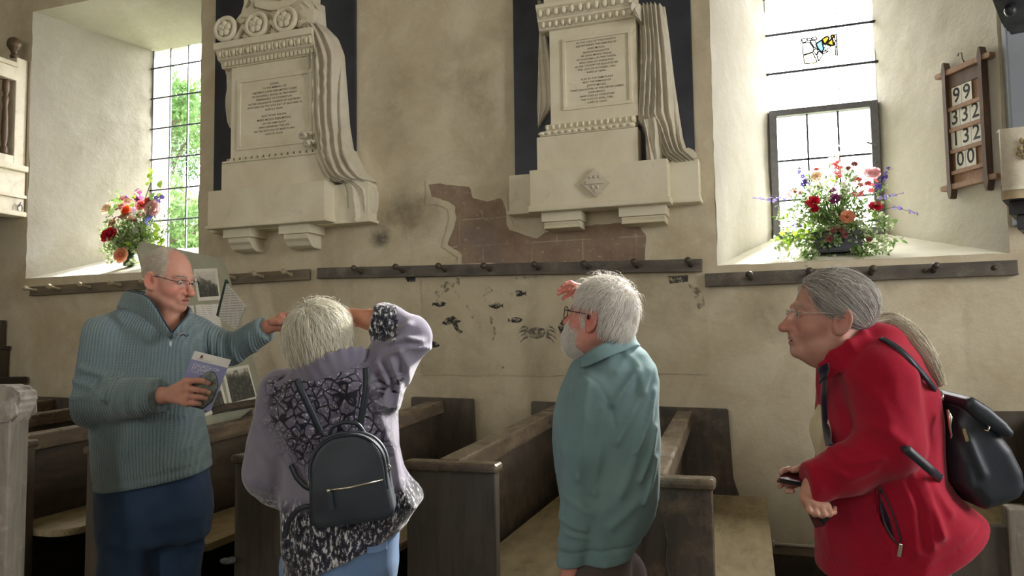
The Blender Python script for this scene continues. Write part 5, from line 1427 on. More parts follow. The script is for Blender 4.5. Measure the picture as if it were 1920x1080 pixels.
def eyeball(fr, s, side, gaze=(0, 1, 0)):
    """eyeball with iris, sits between the lids"""
    n, m = 20, 14; V = []; col = []
    g = np.asarray(gaze, float); g /= np.linalg.norm(g)
    for j in range(m+1):
        for i in range(n):
            th = PI*j/m; ph = 2*PI*i/n; v = np.array([math.sin(th)*math.cos(ph), math.cos(th), math.sin(th)*math.sin(ph)]); V.append(v)
    V = np.array(V); a = np.arccos(np.clip(V@g, -1, 1))
    col = np.where((a < 0.22)[:, None], np.array(lin((20, 18, 18))), np.where((a < 0.5)[:, None], np.array(lin((96, 108, 116))), np.array(lin((222, 214, 206)))))
    Q = [(j*n+i, j*n+(i+1) % n, (j+1)*n+(i+1) % n, (j+1)*n+i) for j in range(m) for i in range(n)]
    Lc = np.array([side*0.0325, 0.0772, -0.0005])
    return fr.out((V*0.0118+Lc)*s), np.array(Q), col
def hand_field(P, wrist, knuckles, fingers, thumb, thick=0.013, fr=0.0088):
    """wrist point, four knuckle points, per finger the joints beyond the knuckle, thumb joints from its root"""
    w = np.asarray(wrist, float); K = [np.asarray(k, float) for k in knuckles]
    d = None
    for k in K:
        e = cap(P, w+(k-w)*0.08, k, thick*1.15, thick*0.92); d = e if d is None else smin(d, e, 0.012)
    for a, b in zip(K[:-1], K[1:]): d = smin(d, cap(P, a, b, thick*0.86), 0.008)
    for k, js in zip(K, fingers):
        pts = [k]+[np.asarray(j, float) for j in js]; rr = np.linspace(fr*1.08, fr*0.78, len(pts)); e = None
        for i in range(len(pts)-1):
            q = cap(P, pts[i], pts[i+1], rr[i], rr[i+1]); q = smin(q, np.sqrt(((P-pts[i+1].astype(np.float32))**2).sum(1))-rr[i+1]*1.05, 0.002); e = q if e is None else smin(e, q, 0.0025)
        d = smin(d, e, 0.0045)
    if thumb:
        pts = [np.asarray(j, float) for j in thumb]; rr = np.linspace(fr*1.5, fr*0.9, len(pts)); e = None
        for i in range(len(pts)-1):
            q = cap(P, pts[i], pts[i+1], rr[i], rr[i+1]); e = q if e is None else smin(e, q, 0.004)
        d = smin(d, e, 0.008)
    return d
def gather(pieces):
    """join (V, Q, colour) pieces into one body mesh"""
    V = []; Q = []; Cc = []; n = 0
    for v, q, c in pieces: V.append(v); Q.append(np.asarray(q)+n); Cc.append(c); n += len(v)
    return np.vstack(V), np.vstack(Q), np.vstack(Cc)
def bounds(pts, m):
    p = np.array(pts); return p.min(0)-m, p.max(0)+m
def strip(name, top, bot, thick, mat, parent, n=40, mid=None):
    """band of cloth between two edge lines, with thickness"""
    def res(E):
        E = np.array([c3(*e) for e in E]); d = np.r_[0, np.cumsum(np.linalg.norm(np.diff(E, axis=0), axis=1))]; d /= d[-1]
        t = np.linspace(0, 1, n); P = np.column_stack([np.interp(t, d, E[:, k]) for k in range(3)])
        for _ in range(3):
            P[1:-1] = P[1:-1]*0.5+0.25*(P[2:]+P[:-2])
        return P
    A, B = res(top), res(bot); rows = 6
    rowsP = [A+(B-A)*k/(rows-1) for k in range(rows)]
    S = np.array(rowsP)
    du = np.gradient(S, axis=1); dv = np.gradient(S, axis=0); N = np.cross(du, dv); N /= (np.linalg.norm(N, axis=2)[..., None]+1e-9)
    bulge = np.sin(np.linspace(0, PI, rows))[:, None, None]*thick*(1.0 if mid is None else mid)
    Fr = S+N*(thick/2+bulge); Bk = S-N*thick/2+N*bulge
    V = np.vstack([Fr.reshape(-1, 3), Bk.reshape(-1, 3)]); k = rows*n; Q = []
    for j in range(rows-1):
        for i in range(n-1):
            q = (j*n+i, j*n+i+1, (j+1)*n+i+1, (j+1)*n+i); Q.append(q); Q.append(tuple(k+x for x in q[::-1]))
    for i in range(n-1): Q.append((i+1, i, k+i, k+i+1)); a = (rows-1)*n; Q.append((a+i, a+i+1, k+a+i+1, k+a+i))
    for j in range(rows-1): Q.append((j*n, (j+1)*n, k+(j+1)*n, k+j*n)); a = n-1; Q.append(((j+1)*n+a, j*n+a, k+j*n+a, k+(j+1)*n+a))
    return link(name, fast_mesh(to_world(V)-np.array(parent.location), np.array(Q)), mat, parent)
def ptube(name, pts, r, mat, parent, n=8, flat=None):
    P = [Vector(to_world(c3(*p)))-parent.location for p in pts]
    return MB().tube(P, r, n).build(name, mat, parent)
def smooth_path(pts, n):
    E = np.array(pts, float); d = np.r_[0, np.cumsum(np.linalg.norm(np.diff(E, axis=0), axis=1))]; d /= d[-1]
    t = np.linspace(0, 1, n); P = np.column_stack([np.interp(t, d, E[:, k]) for k in range(E.shape[1])])
    for _ in range(max(2, n//8)): P[1:-1] = P[1:-1]*0.5+0.25*(P[2:]+P[:-2])
    return P
def strap(name, pts, width, thick, mat, parent, nrm=(0, -1, 0), n=40):
    """flat strap along view-frame points (px, py, d), its face turned to nrm"""
    P = smooth_path([c3(*p) for p in pts], n); t = np.gradient(P, axis=0); t /= np.linalg.norm(t, axis=1)[:, None]
    N = np.tile(np.asarray(nrm, float), (n, 1)); N -= t*(N*t).sum(1)[:, None]; N /= np.linalg.norm(N, axis=1)[:, None]; S = np.cross(t, N)
    V = np.vstack([P+S*width/2+N*thick/2, P-S*width/2+N*thick/2, P-S*width/2-N*thick/2, P+S*width/2-N*thick/2]); Q = []
    for i in range(n-1):
        for a in range(4): b = (a+1) % 4; Q.append((a*n+i, b*n+i, b*n+i+1, a*n+i+1))
    Q += [(0, n, 2*n, 3*n), (n-1, 4*n-1, 3*n-1, 2*n-1)]
    return link(name, fast_mesh(to_world(V)-np.array(parent.location), np.array(Q), sm=False), mat, parent)
# ------------------------------------------------------------------ hair
def ribbons(paths, width, rng, cols):
    """paths (S, K, 3) -> thin three-sided strands"""
    S, K, _ = paths.shape
    t = np.gradient(paths, axis=1); t /= (np.linalg.norm(t, axis=2)[..., None]+1e-9)
    ref = rng.normal(size=(S, 1, 3)); a = np.cross(t, ref); a /= (np.linalg.norm(a, axis=2)[..., None]+1e-9); b = np.cross(t, a)
    taper = np.linspace(1, 0.25, K)[None, :, None]*width*rng.uniform(0.7, 1.3, (S, 1, 1))
    V = np.stack([paths+taper*(a*math.cos(q)+b*math.sin(q)) for q in (0, 2*PI/3, 4*PI/3)], 2)   # S,K,3,3
    base = (np.arange(S)[:, None, None]*K+np.arange(K-1)[None, :, None])*3+np.arange(3)[None, None, :]
    nxt = (np.arange(S)[:, None, None]*K+np.arange(K-1)[None, :, None])*3+(np.arange(3)[None, None, :]+1) % 3
    Q = np.stack([base, nxt, nxt+3, base+3], -1).reshape(-1, 4)
    Cc = np.repeat(cols, K*3, 0)
    return V.reshape(-1, 3), Q, Cc
def grow(roots, steps, step, flow, surf, lift, rng, jitter=0.15):
    """strands that start at roots and run along flow(p), kept at a height above surf(p)"""
    S = len(roots); P = roots.copy(); out = [P.copy()]; J = rng.normal(size=(S, 3))*jitter; L = lift
    for k in range(steps):
        d = flow(P)+J; d /= (np.linalg.norm(d, axis=1)[:, None]+1e-9)
        st = step if np.isscalar(step) else step[:, None]
        P = P+d*st
        h = 0.004; g = np.stack([surf(P+np.eye(3)[i]*h)-surf(P-np.eye(3)[i]*h) for i in range(3)], 1)/(2*h); g /= (np.linalg.norm(g, axis=1)[:, None]+1e-9)
        want = L*min(1.0, (k+1)/2.5); dist = surf(P)
        P = P+g*np.where(dist < want, want-dist, (want-dist)*0.5)[:, None]
        out.append(P.copy())
    return np.stack(out, 1)
def hair_obj(name, paths, width, rng, base, var, parent, fr, s, mat=None):
    S = len(paths); c = np.array(lin(base))[None]*(1+rng.uniform(-var, var, (S, 1)))
    c = c*(1+1.3*var*fbm(paths[:, 0]*70, 2, 6))[:, None]
    V, Q, Cc = ribbons(paths, width, rng, c)
    Wv = to_world(fr.out(V))-np.array(parent.location)
    return link(name, fast_mesh(Wv, Q, {'Col': Cc}), mat or M_HAIR, parent)
def scalp_points(rng, n, accept, c=(0, -0.016, 0.032), r=(0.0765, 0.0985, 0.087)):
    """random points on the skull where accept(local) is true"""
    out = np.zeros((0, 3))
    while len(out) < n:
        d = rng.normal(size=(n*2, 3)); d /= np.linalg.norm(d, axis=1)[:, None]; p = d*np.array(r)+np.array(c); out = np.vstack([out, p[accept(p)]])
    return out[:n]
# ================================================================== the four visitors
def field_piece(f, pts, m, h, colf, it=1, slack=1.6):
    lo, hi = bounds(pts, m); V, Q = polygonise(f, lo, hi, h, slack=slack); V = relax(V, Q, it); return V, Q, colf(V)
def flat_col(c, vary=0.05):
    c = np.array(lin(c))
    return lambda V: np.tile(c, (len(V), 1))*(1+vary*fbm(np.asarray(V)*45, 2, 2))[:, None]
def nail_tint(V, tips, base, r=0.006):
    return base
def make_person(pieces, base_world, label):
    V, Q, Cc = gather(pieces)
    o = link('person', fast_mesh(to_world(V)-base_world, Q, {'Col': Cc}), M_SKIN)
    o.location = base_world
    return tag(o, label, 'person')
def floor_pt(px, d, lift=0.0):
    """view-frame point standing on the floor below a pixel column at depth d"""
    p = to_world(c3(px, 900, d)); p[2] = lift; return to_view(p)
def shoes(root, ankles, fwd_view, mat, L=0.27):
    f = np.array([fwd_view[0], fwd_view[1], 0.0]); f /= np.linalg.norm(f)
    for a in ankles:
        base = to_world(a); base[2] = 0.0; b = to_view(base); up = np.array([0, 0, 1.0])@VB.T
        fw = f-up*(f@up); fw /= np.linalg.norm(fw)
        def fn(P, b=b, fw=fw, up=up):
            d = cap(P, b+up*0.045-fw*0.05, b+up*0.040+fw*0.13, 0.042, 0.036); d = smin(d, cap(P, b+up*0.05-fw*0.03, b+up*0.11-fw*0.03, 0.043, 0.045), 0.03)
            return smax(d, -((P-b.astype(np.float32))@up.astype(np.float32))+0.004, 0.006)
        form('shoe', fn, b-0.28, b+0.28, 0.012, mat, root)
def glasses(root, fr, s, mat, lw=0.024, lh=0.0155, rad=0.0009, rim='full', y=0.1085, z=-0.003, tint=M_GLASS, temple_z=0.006):
    g = empty('glasses', (0, 0, 0)); g.parent = root
    def wp(q): return Vector(to_world(fr.out(np.array(q)*s)))-root.location
    for sd in (-1, 1):
        cx = sd*0.0335; pts = []; lens = []
        for k in range(25):
            a = 2*PI*k/24; e = 0.62; x = cx+lw*np.sign(math.cos(a))*abs(math.cos(a))**e; zz = z+lh*np.sign(math.sin(a))*abs(math.sin(a))**e
            yy = y-1.6*(abs(x)-0.01)**2*4; pts.append(wp((x, yy, zz))); lens.append(wp((x, yy, zz)))
        half = [p for k, p in enumerate(pts) if rim == 'full' or k <= 12]
        MB().tube(half, rad*s, 6).build('rim', mat, g)
        m = MB(); m.bm.faces.new([m.bm.verts.new(p) for p in lens[:-1]]); m.build('lens', tint, g)
        P = smooth_path([(sd*(0.0335+lw), y-0.014, z+lh*0.55), (sd*0.070, y-0.030, z+lh*0.5), (sd*0.0795, 0.03, temple_z), (sd*0.0825, -0.005, temple_z), (sd*0.083, -0.022, temple_z-0.012)], 14)
        MB().tube([wp(p) for p in P], rad*1.25*s, 6).build('temple', mat, g)
    MB().tube([wp(p) for p in smooth_path([(-0.0105, y-0.001, z+0.003), (-0.005, y+0.004, z+0.006), (0.005, y+0.004, z+0.006), (0.0105, y-0.001, z+0.003)], 9)], rad*1.1*s, 6).build('bridge', mat, g)
    return g
M_DARKSHOE = simple('dark_leather', (48, 42, 38), 0.4, (34, 30, 28), 20)

# ------------------------------------------------------------------ 1. man in the ribbed pullover
def man_pullover():
    D = 3.0; SK = (206, 152, 132)
    base = to_world(c3(285, 900, 3.02)); base[2] = 0.0
    th = math.radians(71); pt = math.radians(11)
    hs = 0.965
    fr = Frame(c3(318, 523, 2.985), (math.sin(th)*math.cos(pt), -math.cos(th)*math.cos(pt), -math.sin(pt)), (0.13, 0, 1))
    nk = c3(293, 608, 3.02)
    def head(P):
        L = fr.to(P); d = head_field(L, hs, jowl=0.75, nose=1.3, mouth_open=0.005)
        n0 = fr.out((0, -0.020, -0.055)); d = smin(d, cap(P, n0, nk, 0.060, 0.068), 0.028)
        d = smin(d, cap(P, fr.out((0, 0.02, -0.105)), c3(318, 622, 2.95), 0.030, 0.05), 0.025)
        return d
    def hairmask(L):
        A = np.abs(L[:, 0]); line = 0.030+0.012*np.clip((A-0.03)/0.04, 0, 1)-0.5*np.clip(L[:, 2]-0.07, 0, 1)
        front = np.clip((line-L[:, 1])/0.012, 0, 1); low = np.clip((L[:, 2]+np.where(L[:, 1] < -0.03, 0.075, -0.004))/0.012, 0, 1)
        return front*low
    def hcol(V):
        L = fr.to(V.astype(np.float32)); c = skin_cols(SK, L, hs, flush=0.75, brows=(200, 176, 160)); w = (hairmask(L/hs)*0.75)[:, None]
        w = w*(L[:, 2] > -0.08)[:, None]*(np.sqrt((np.abs(L[:, 0])-0.08)**2+(L[:, 1]+0.014)**2+(L[:, 2]+0.012)**2) > 0.036)[:, None]
        return c*(1-w)+np.array(lin((196, 182, 160)))*w
    pieces = [field_piece(head, [fr.o, nk], 0.17, 0.0027, hcol)]
    for sd in (-1, 1): pieces.append(eyeball(fr, hs, sd, (0.1, 1, -0.15)))
    # right hand on the booklet
    Wr = c3(303, 742, 2.73)
    K = [c3(351, 715, 2.683), c3(354, 729, 2.680), c3(354, 743, 2.680), c3(351, 755, 2.684)]
    Fg = [[c3(371, 713, 2.668), c3(383, 715, 2.670), c3(391, 718.5, 2.676)], [c3(373, 731, 2.666), c3(384, 733, 2.669), c3(392, 736.5, 2.676)],
          [c3(371, 744, 2.668), c3(380, 745, 2.670), c3(386, 747, 2.676)], [c3(364, 756, 2.673), c3(370, 756, 2.674), c3(375, 757, 2.678)]]
    Th = [c3(322, 733, 2.725), c3(345, 722, 2.735), c3(366, 716, 2.732), c3(376, 714, 2.728)]
    def handR(P):
        d = hand_field(P, Wr, K, Fg, Th, 0.0150, 0.0102)
        return smin(d, ecap(P, c3(262, 744, 2.78), Wr, (0.034, 0.030), (0.028, 0.020), (0, 0, 1)), 0.02)
    def hc(V):
        c = flat_col((202, 148, 128), 0.07)(V)
        for f in Fg:
            w = np.exp(-(np.linalg.norm(V-(f[-1]+np.array([0, -0.006, 0.002])), axis=1)/0.0055)**2)[:, None]; c = c*(1-w*0.7)+np.array(lin((228, 196, 180)))*w*0.7
        for k in K:
            w = np.exp(-(np.linalg.norm(V-k, axis=1)/0.012)**2)[:, None]*0.35; c = c*(1-w)+np.array(lin((206, 132, 112)))*w
        return c
    pieces.append(field_piece(handR, [Wr, c3(262, 744, 2.78)]+K+[f[-1] for f in Fg]+Th, 0.04, 0.0024, hc))
    # left hand, pointing, fingers drawn together
    Wl = c3(503, 612, 3.10)
    K2 = [c3(527, 592, 3.085), c3(531, 600, 3.075), c3(532, 609, 3.075), c3(529, 616, 3.085)]
    F2 = [[c3(542, 587, 3.08), c3(551, 591, 3.075), c3(556, 598, 3.07)], [c3(545, 598, 3.065), c3(551, 605, 3.062), c3(547, 612, 3.068)],
          [c3(545, 609, 3.062), c3(548, 616, 3.062), c3(541, 619, 3.07)], [c3(539, 618, 3.07), c3(542, 623, 3.07), c3(536, 624, 3.078)]]
    T2_ = [c3(510, 604, 3.075), c3(525, 604, 3.055), c3(538, 603, 3.048), c3(548, 600, 3.05)]
    def handL(P):
        d = hand_field(P, Wl, K2, F2, T2_, 0.0140, 0.0094)
        return smin(d, ecap(P, c3(478, 626, 3.12), Wl, (0.030, 0.028), (0.027, 0.021), (0, 0, 1)), 0.02)
    pieces.append(field_piece(handL, [Wl, c3(478, 626, 3.12)]+K2+[f[-1] for f in F2]+T2_, 0.04, 0.0026, flat_col((198, 140, 118), 0.07)))
    # body under the clothes
    rows = [(575, 268, 330, 3.03, .06), (605, 225, 350, 3.03, .10), (640, 198, 362, 3.03, .13), (720, 196, 356, 3.02, .14), (820, 198, 366, 3.01, .15), (900, 202, 376, 3.01, .15), (950, 205, 378, 3.01, .14)]
    hipR, hipL = c3(243, 910, 2.97), c3(338, 905, 3.08); aR, aL = floor_pt(238, 2.95, 0.09), floor_pt(338, 3.10, 0.09)
    kR = hipR+(aR-hipR)*0.5+np.array([0, -0.03, 0]); kL = hipL+(aL-hipL)*0.5+np.array([0, -0.03, 0])
    shR, elR = c3(200, 645, 2.90), c3(170, 760, 2.86); shL, elL = c3(362, 630, 3.15), c3(432, 655, 3.17)
    def body(P):
        d = loft(P, rows, D)
        d = union(0.03, d, cap(P, shR, elR, .06, .045), cap(P, elR, c3(270, 744, 2.77), .045, .034), cap(P, shL, elL, .055, .045), cap(P, elL, c3(480, 625, 3.12), .042, .03))
        return union(0.03, d, cap(P, hipR, kR, .085, .06), cap(P, kR, aR, .058, .045), cap(P, hipL, kL, .085, .06), cap(P, kL, aL, .058, .045))
    pieces.append(field_piece(body, [c3(160, 570, 2.8), aR, aL, c3(500, 700, 3.2)], 0.12, 0.017, flat_col(SK)))
    root = make_person(pieces, base, 'balding man in grey-blue ribbed pullover and jeans pointing and holding a booklet')
    # pullover
    T = [(596, 236, 346, 3.03, .11), (615, 205, 360, 3.03, .14), (650, 184, 369, 3.02, .165), (700, 182, 368, 3.01, .175), (760, 181, 370, 3.0, .185), (815, 182, 379, 3.0, .19), (860, 184, 388, 3.0, .19), (885, 187, 391, 3.0, .185), (905, 189, 388, 3.0, .18), (935, 192, 386, 3.0, .178)]
    foldsR = [([c3(150, 690, 2.80), c3(185, 705, 2.77), c3(215, 735, 2.79)], .012, .014), ([c3(140, 712, 2.82), c3(178, 728, 2.77), c3(212, 745, 2.77)], .010, .014), ([c3(132, 745, 2.84), c3(165, 742, 2.78), c3(205, 752, 2.75)], .010, .010),
              ([c3(222, 640, 2.85), c3(232, 690, 2.83), c3(214, 740, 2.80)], .014, .016), ([c3(212, 722, 2.72), c3(222, 772, 2.76)], .008, .007), ([c3(238, 716, 2.72), c3(246, 775, 2.74)], .008, .006), ([c3(262, 714, 2.71), c3(266, 772, 2.72)], .008, .005)]
    foldsB = [([c3(330, 640, 2.86), c3(300, 760, 2.84)], .03, .008), ([c3(372, 690, 2.92), c3(330, 780, 2.85)], .02, .010), ([c3(385, 820, 2.92), c3(330, 850, 2.82)], .02, .007), ([c3(190, 800, 2.9), c3(240, 850, 2.83)], .02, .008)]
    foldsL = [([c3(388, 625, 3.06), c3(392, 665, 3.06)], .010, .010), ([c3(408, 628, 3.07), c3(405, 676, 3.07)], .010, .009), ([c3(430, 632, 3.09), c3(440, 680, 3.09)], .010, .008), ([c3(462, 622, 3.06), c3(468, 664, 3.06)], .009, .006)]
    wR, wL = c3(299, 741, 2.735), c3(498, 617, 3.105)
    def sweater(P):
        d = loft(P, T, D, 2.2)
        d = smin(d, cap(P, c3(255, 596, 3.02), c3(200, 640, 2.96), .06, .09), 0.05)
        d = smin(d, cap(P, c3(318, 600, 3.08), c3(362, 628, 3.15), .055, .075), 0.05)
        a = union(0.025, cap(P, c3(196, 640, 2.93), c3(172, 755, 2.86), .100, .084), cap(P, c3(172, 757, 2.86), c3(260, 745, 2.77), .080, .064), cap(P, c3(260, 745, 2.77), wR, .062, .054))
        for p, w, k in foldsR: a = a-fold(P, p, w, k, 2.87)
        a = smax(a, plane(P, wR, wR-c3(260, 745, 2.77)), 0.006)
        d = smin(d, a, 0.022)
        b = union(0.025, cap(P, c3(362, 630, 3.15), elL, .078, .066), cap(P, elL, wL, .062, .050))
        for p, w, k in foldsL: b = b-fold(P, p, w, k, 3.17)
        b = smax(b, plane(P, wL, wL-elL), 0.006)
        d = smin(d, b, 0.025)
        for p, w, k in foldsB: d = d-fold(P, p, w, k, 2.95)
        d = d-0.004*fbm(P*np.array([7, 7, 5], np.float32), 2, 6)-creases(P, (7, 7, 4), 14, 0.006)
        # open cuffs, hem, neck
        hem = plane(P, c3(290, 897, 3.0), (0.17, 0.0, -1.0)); 
        band = np.exp(-((hem+0.035)/0.008)**2)*0.004
        d = smax(d+band, hem, 0.008)
        d = smax(d, -ecap(P, c3(300, 560, 3.01), c3(300, 586, 3.0), (.068, .07), (.05, .055), (1, 0, 0)), 0.008)
        d = smax(d, -cap(P, c3(316, 598, 2.87), c3(320, 622, 2.84), .030, .006), 0.004)
        return d
    t = NT('ribbed_grey_blue_knit')
    s3 = t.sep(t.co()); 
    wv = t.math('SINE', t.math('MULTIPLY', t.math('ADD', t.math('MULTIPLY', s3[0], 0.943), t.math('MULTIPLY', s3[1], 0.334)), 560.0))
    wz = t.math('SINE', t.math('MULTIPLY', s3[2], 640.0))
    hgt = t.math('ADD', wv, t.math('MULTIPLY', wz, 0.22))
    c = t.ramp(t.noise(6, 4), [(0.3, lin((114, 133, 137))), (0.7, lin((130, 148, 150)))])
    c = t.mixc(t.ramp(hgt, [(0.0, 0.32), (0.6, 0.0)]), c, lin((80, 102, 110)))
    t.col(c).rough(0.9); t.b.inputs['Sheen Weight'].default_value = 0.25; t.b.inputs['Specular IOR Level'].default_value = 0.15
    t.bump(hgt, 0.55, 0.003); knit = t.m
    form('pullover', sweater, c3(100, 520, 2.6)*1.0-np.array([0.05, 0.1, 0.9]), c3(530, 540, 3.3)+np.array([0.03, 0.08, 0.06]), 0.0062, knit, root)
    # collar, zip, emblem, shirt
    navy = fabric('navy_jersey', (34, 48, 66), (24, 36, 52))
    # standing collar: runs from the zip round the neck and back to the zip
    top = [(321, 623, 2.835), (306, 600, 2.84), (292, 574, 2.845), (276, 556, 2.87), (252, 549, 2.93), (232, 547, 3.02), (246, 543, 3.12), (290, 552, 3.15), (335, 566, 3.11), (357, 578, 3.01), (352, 592, 2.93), (338, 606, 2.87), (323, 624, 2.836)]
    bot = [(320, 634, 2.845), (300, 622, 2.85), (282, 604, 2.855), (262, 590, 2.87), (236, 580, 2.92), (219, 578, 3.02), (240, 570, 3.14), (290, 574, 3.18), (340, 588, 3.14), (364, 600, 3.03), (358, 612, 2.93), (342, 622, 2.87), (322, 635, 2.845)]
    strip('collar', top, bot, 0.010, knit, root, n=90, mid=0.25)
    ti = [(x+(1 if x > 300 else 2), y+1, d+0.012 if d < 2.95 else d-0.012) for x, y, d in top]; bi = [(x, y-6, d+0.012 if d < 2.95 else d-0.012) for x, y, d in bot]
    ptube('collar_piping', top, 0.0035, navy, root, 6)
    def tee(P): return smax(union(0.02, cap(P, nk, c3(310, 622, 3.0), .070, .076)), -plane(P, c3(312, 598, 2.9), (0.12, -0.42, -1.0)), 0.006)
    form('undershirt', tee, c3(200, 680, 2.78)-0.03, c3(400, 540, 3.25)+0.03, 0.007, navy, root)
    MB().tube([Vector(to_world(c3(*p)))-root.location for p in ((321, 622, 2.828), (319, 636, 2.826))], 0.003, 6).build('zip', M_LEAD, root)
    MB().ball(Vector(to_world(c3(319.5, 645, 2.820)))-root.location, (0.005, 0.004, 0.012), 10).build('zip_pull', simple('white_metal', (226, 228, 230), 0.3, metal=0.4), root)
    MB().tube([Vector(to_world(c3(*p)))-root.location for p in ((338, 630, 2.853), (344, 627, 2.858), (350, 631, 2.862), (354, 627, 2.866))], 0.0024, 6).build('stitched_emblem', navy, root)
    # jeans
    def jeans(P):
        d = loft(P, [(860, 196, 378, 3.01, .165), (905, 190, 386, 3.01, .168), (960, 188, 392, 3.01, .16), (1010, 192, 386, 3.01, .13)], D, 2.2)
        l = union(0.02, cap(P, c3(240, 930, 2.96), kR, .108, .086), cap(P, kR, aR, .086, .068)); r = union(0.02, cap(P, c3(338, 930, 3.08), kL, .108, .086), cap(P, kL, aL, .086, .068))
        for p, w, k in (([c3(215, 960, 2.86), c3(262, 940, 2.88)], .015, .008), ([c3(300, 950, 2.87), c3(350, 925, 2.95)], .015, .008), ([c3(208, 1010, 2.86), c3(250, 1030, 2.85)], .015, .008), ([c3(320, 1010, 2.97), c3(370, 1040, 2.98)], .015, .008)): l = l-fold(P, p, w, k, 3.1); r = r-fold(P, p, w, k, 3.1)
        d = smin(smin(d, l, 0.035), r, 0.035)-creases(P, (8, 8, 6), 3, 0.007)
        up = np.array([0, 0, 1.0])@VB.T
        return np.maximum(d, -(P-to_view(np.array([0, 0, 0.03])).astype(np.float32))@up.astype(np.float32))
    den = fabric('dark_denim', (58, 80, 110), (42, 62, 90), 0.8, 6, 0.15, 500, 0.3)
    lo = np.minimum(aR, aL)-0.16; hi = c3(400, 850, 3.2)+0.05
    form('jeans', jeans, (c3(170, 900, 2.9)[0], 2.74, lo[2]), (c3(410, 900, 3.1)[0], 3.32, c3(0, 850, 3.0)[2]), 0.011, den, root)
    shoes(root, [aR, aL], (0.6, -0.7), M_DARKSHOE)
    # hair: short, white, thin on top
    rng = np.random.default_rng(11)
    R = scalp_points(rng, 7000, lambda p: (hairmask(p) > rng.uniform(0, 1, len(p))) & ~((np.abs(p[:, 0]) > 0.05) & (np.abs(p[:, 1]+0.012) < 0.022) & (p[:, 2] < 0.018)) & (p[:, 2] > -0.07))
    flow = lambda P: np.column_stack([P[:, 0]*2, -0.55-0*P[:, 1], -0.75-2*P[:, 2]])*1.0+P*4
    paths = grow(R, 4, rng.uniform(0.003, 0.006, len(R)), flow, lambda P: ell(P, (0, -0.016, 0.032), (0.0765, 0.0985, 0.087)), rng.uniform(0.001, 0.0045, len(R)), rng, 0.3)
    hair_obj('hair', paths, 0.0005, rng, (228, 220, 202), 0.15, root, fr, hs)
    rng = np.random.default_rng(12)
    for sd in (-1, 1):
        n = 90; a = rng.uniform(0, 1, n); r0 = np.column_stack([sd*(0.014+0.036*a), 0.094-0.020*a**1.5, 0.0215+0.004*np.sin(a*PI)+rng.normal(0, .0016, n)])
        pb = np.stack([r0+np.array([sd*0.5, 0.55, 0.25])*k*0.0032 for k in range(4)], 1); hair_obj('eyebrow', pb, 0.0005, rng, (206, 196, 182), 0.1, root, fr, hs)
    glasses(root, fr, hs, simple('dark_metal_frame', (52, 50, 52), 0.35, metal=0.7), lw=0.0245, lh=0.0145, rad=0.0011, rim='half', temple_z=0.008)
    return root
man_a = man_pullover()

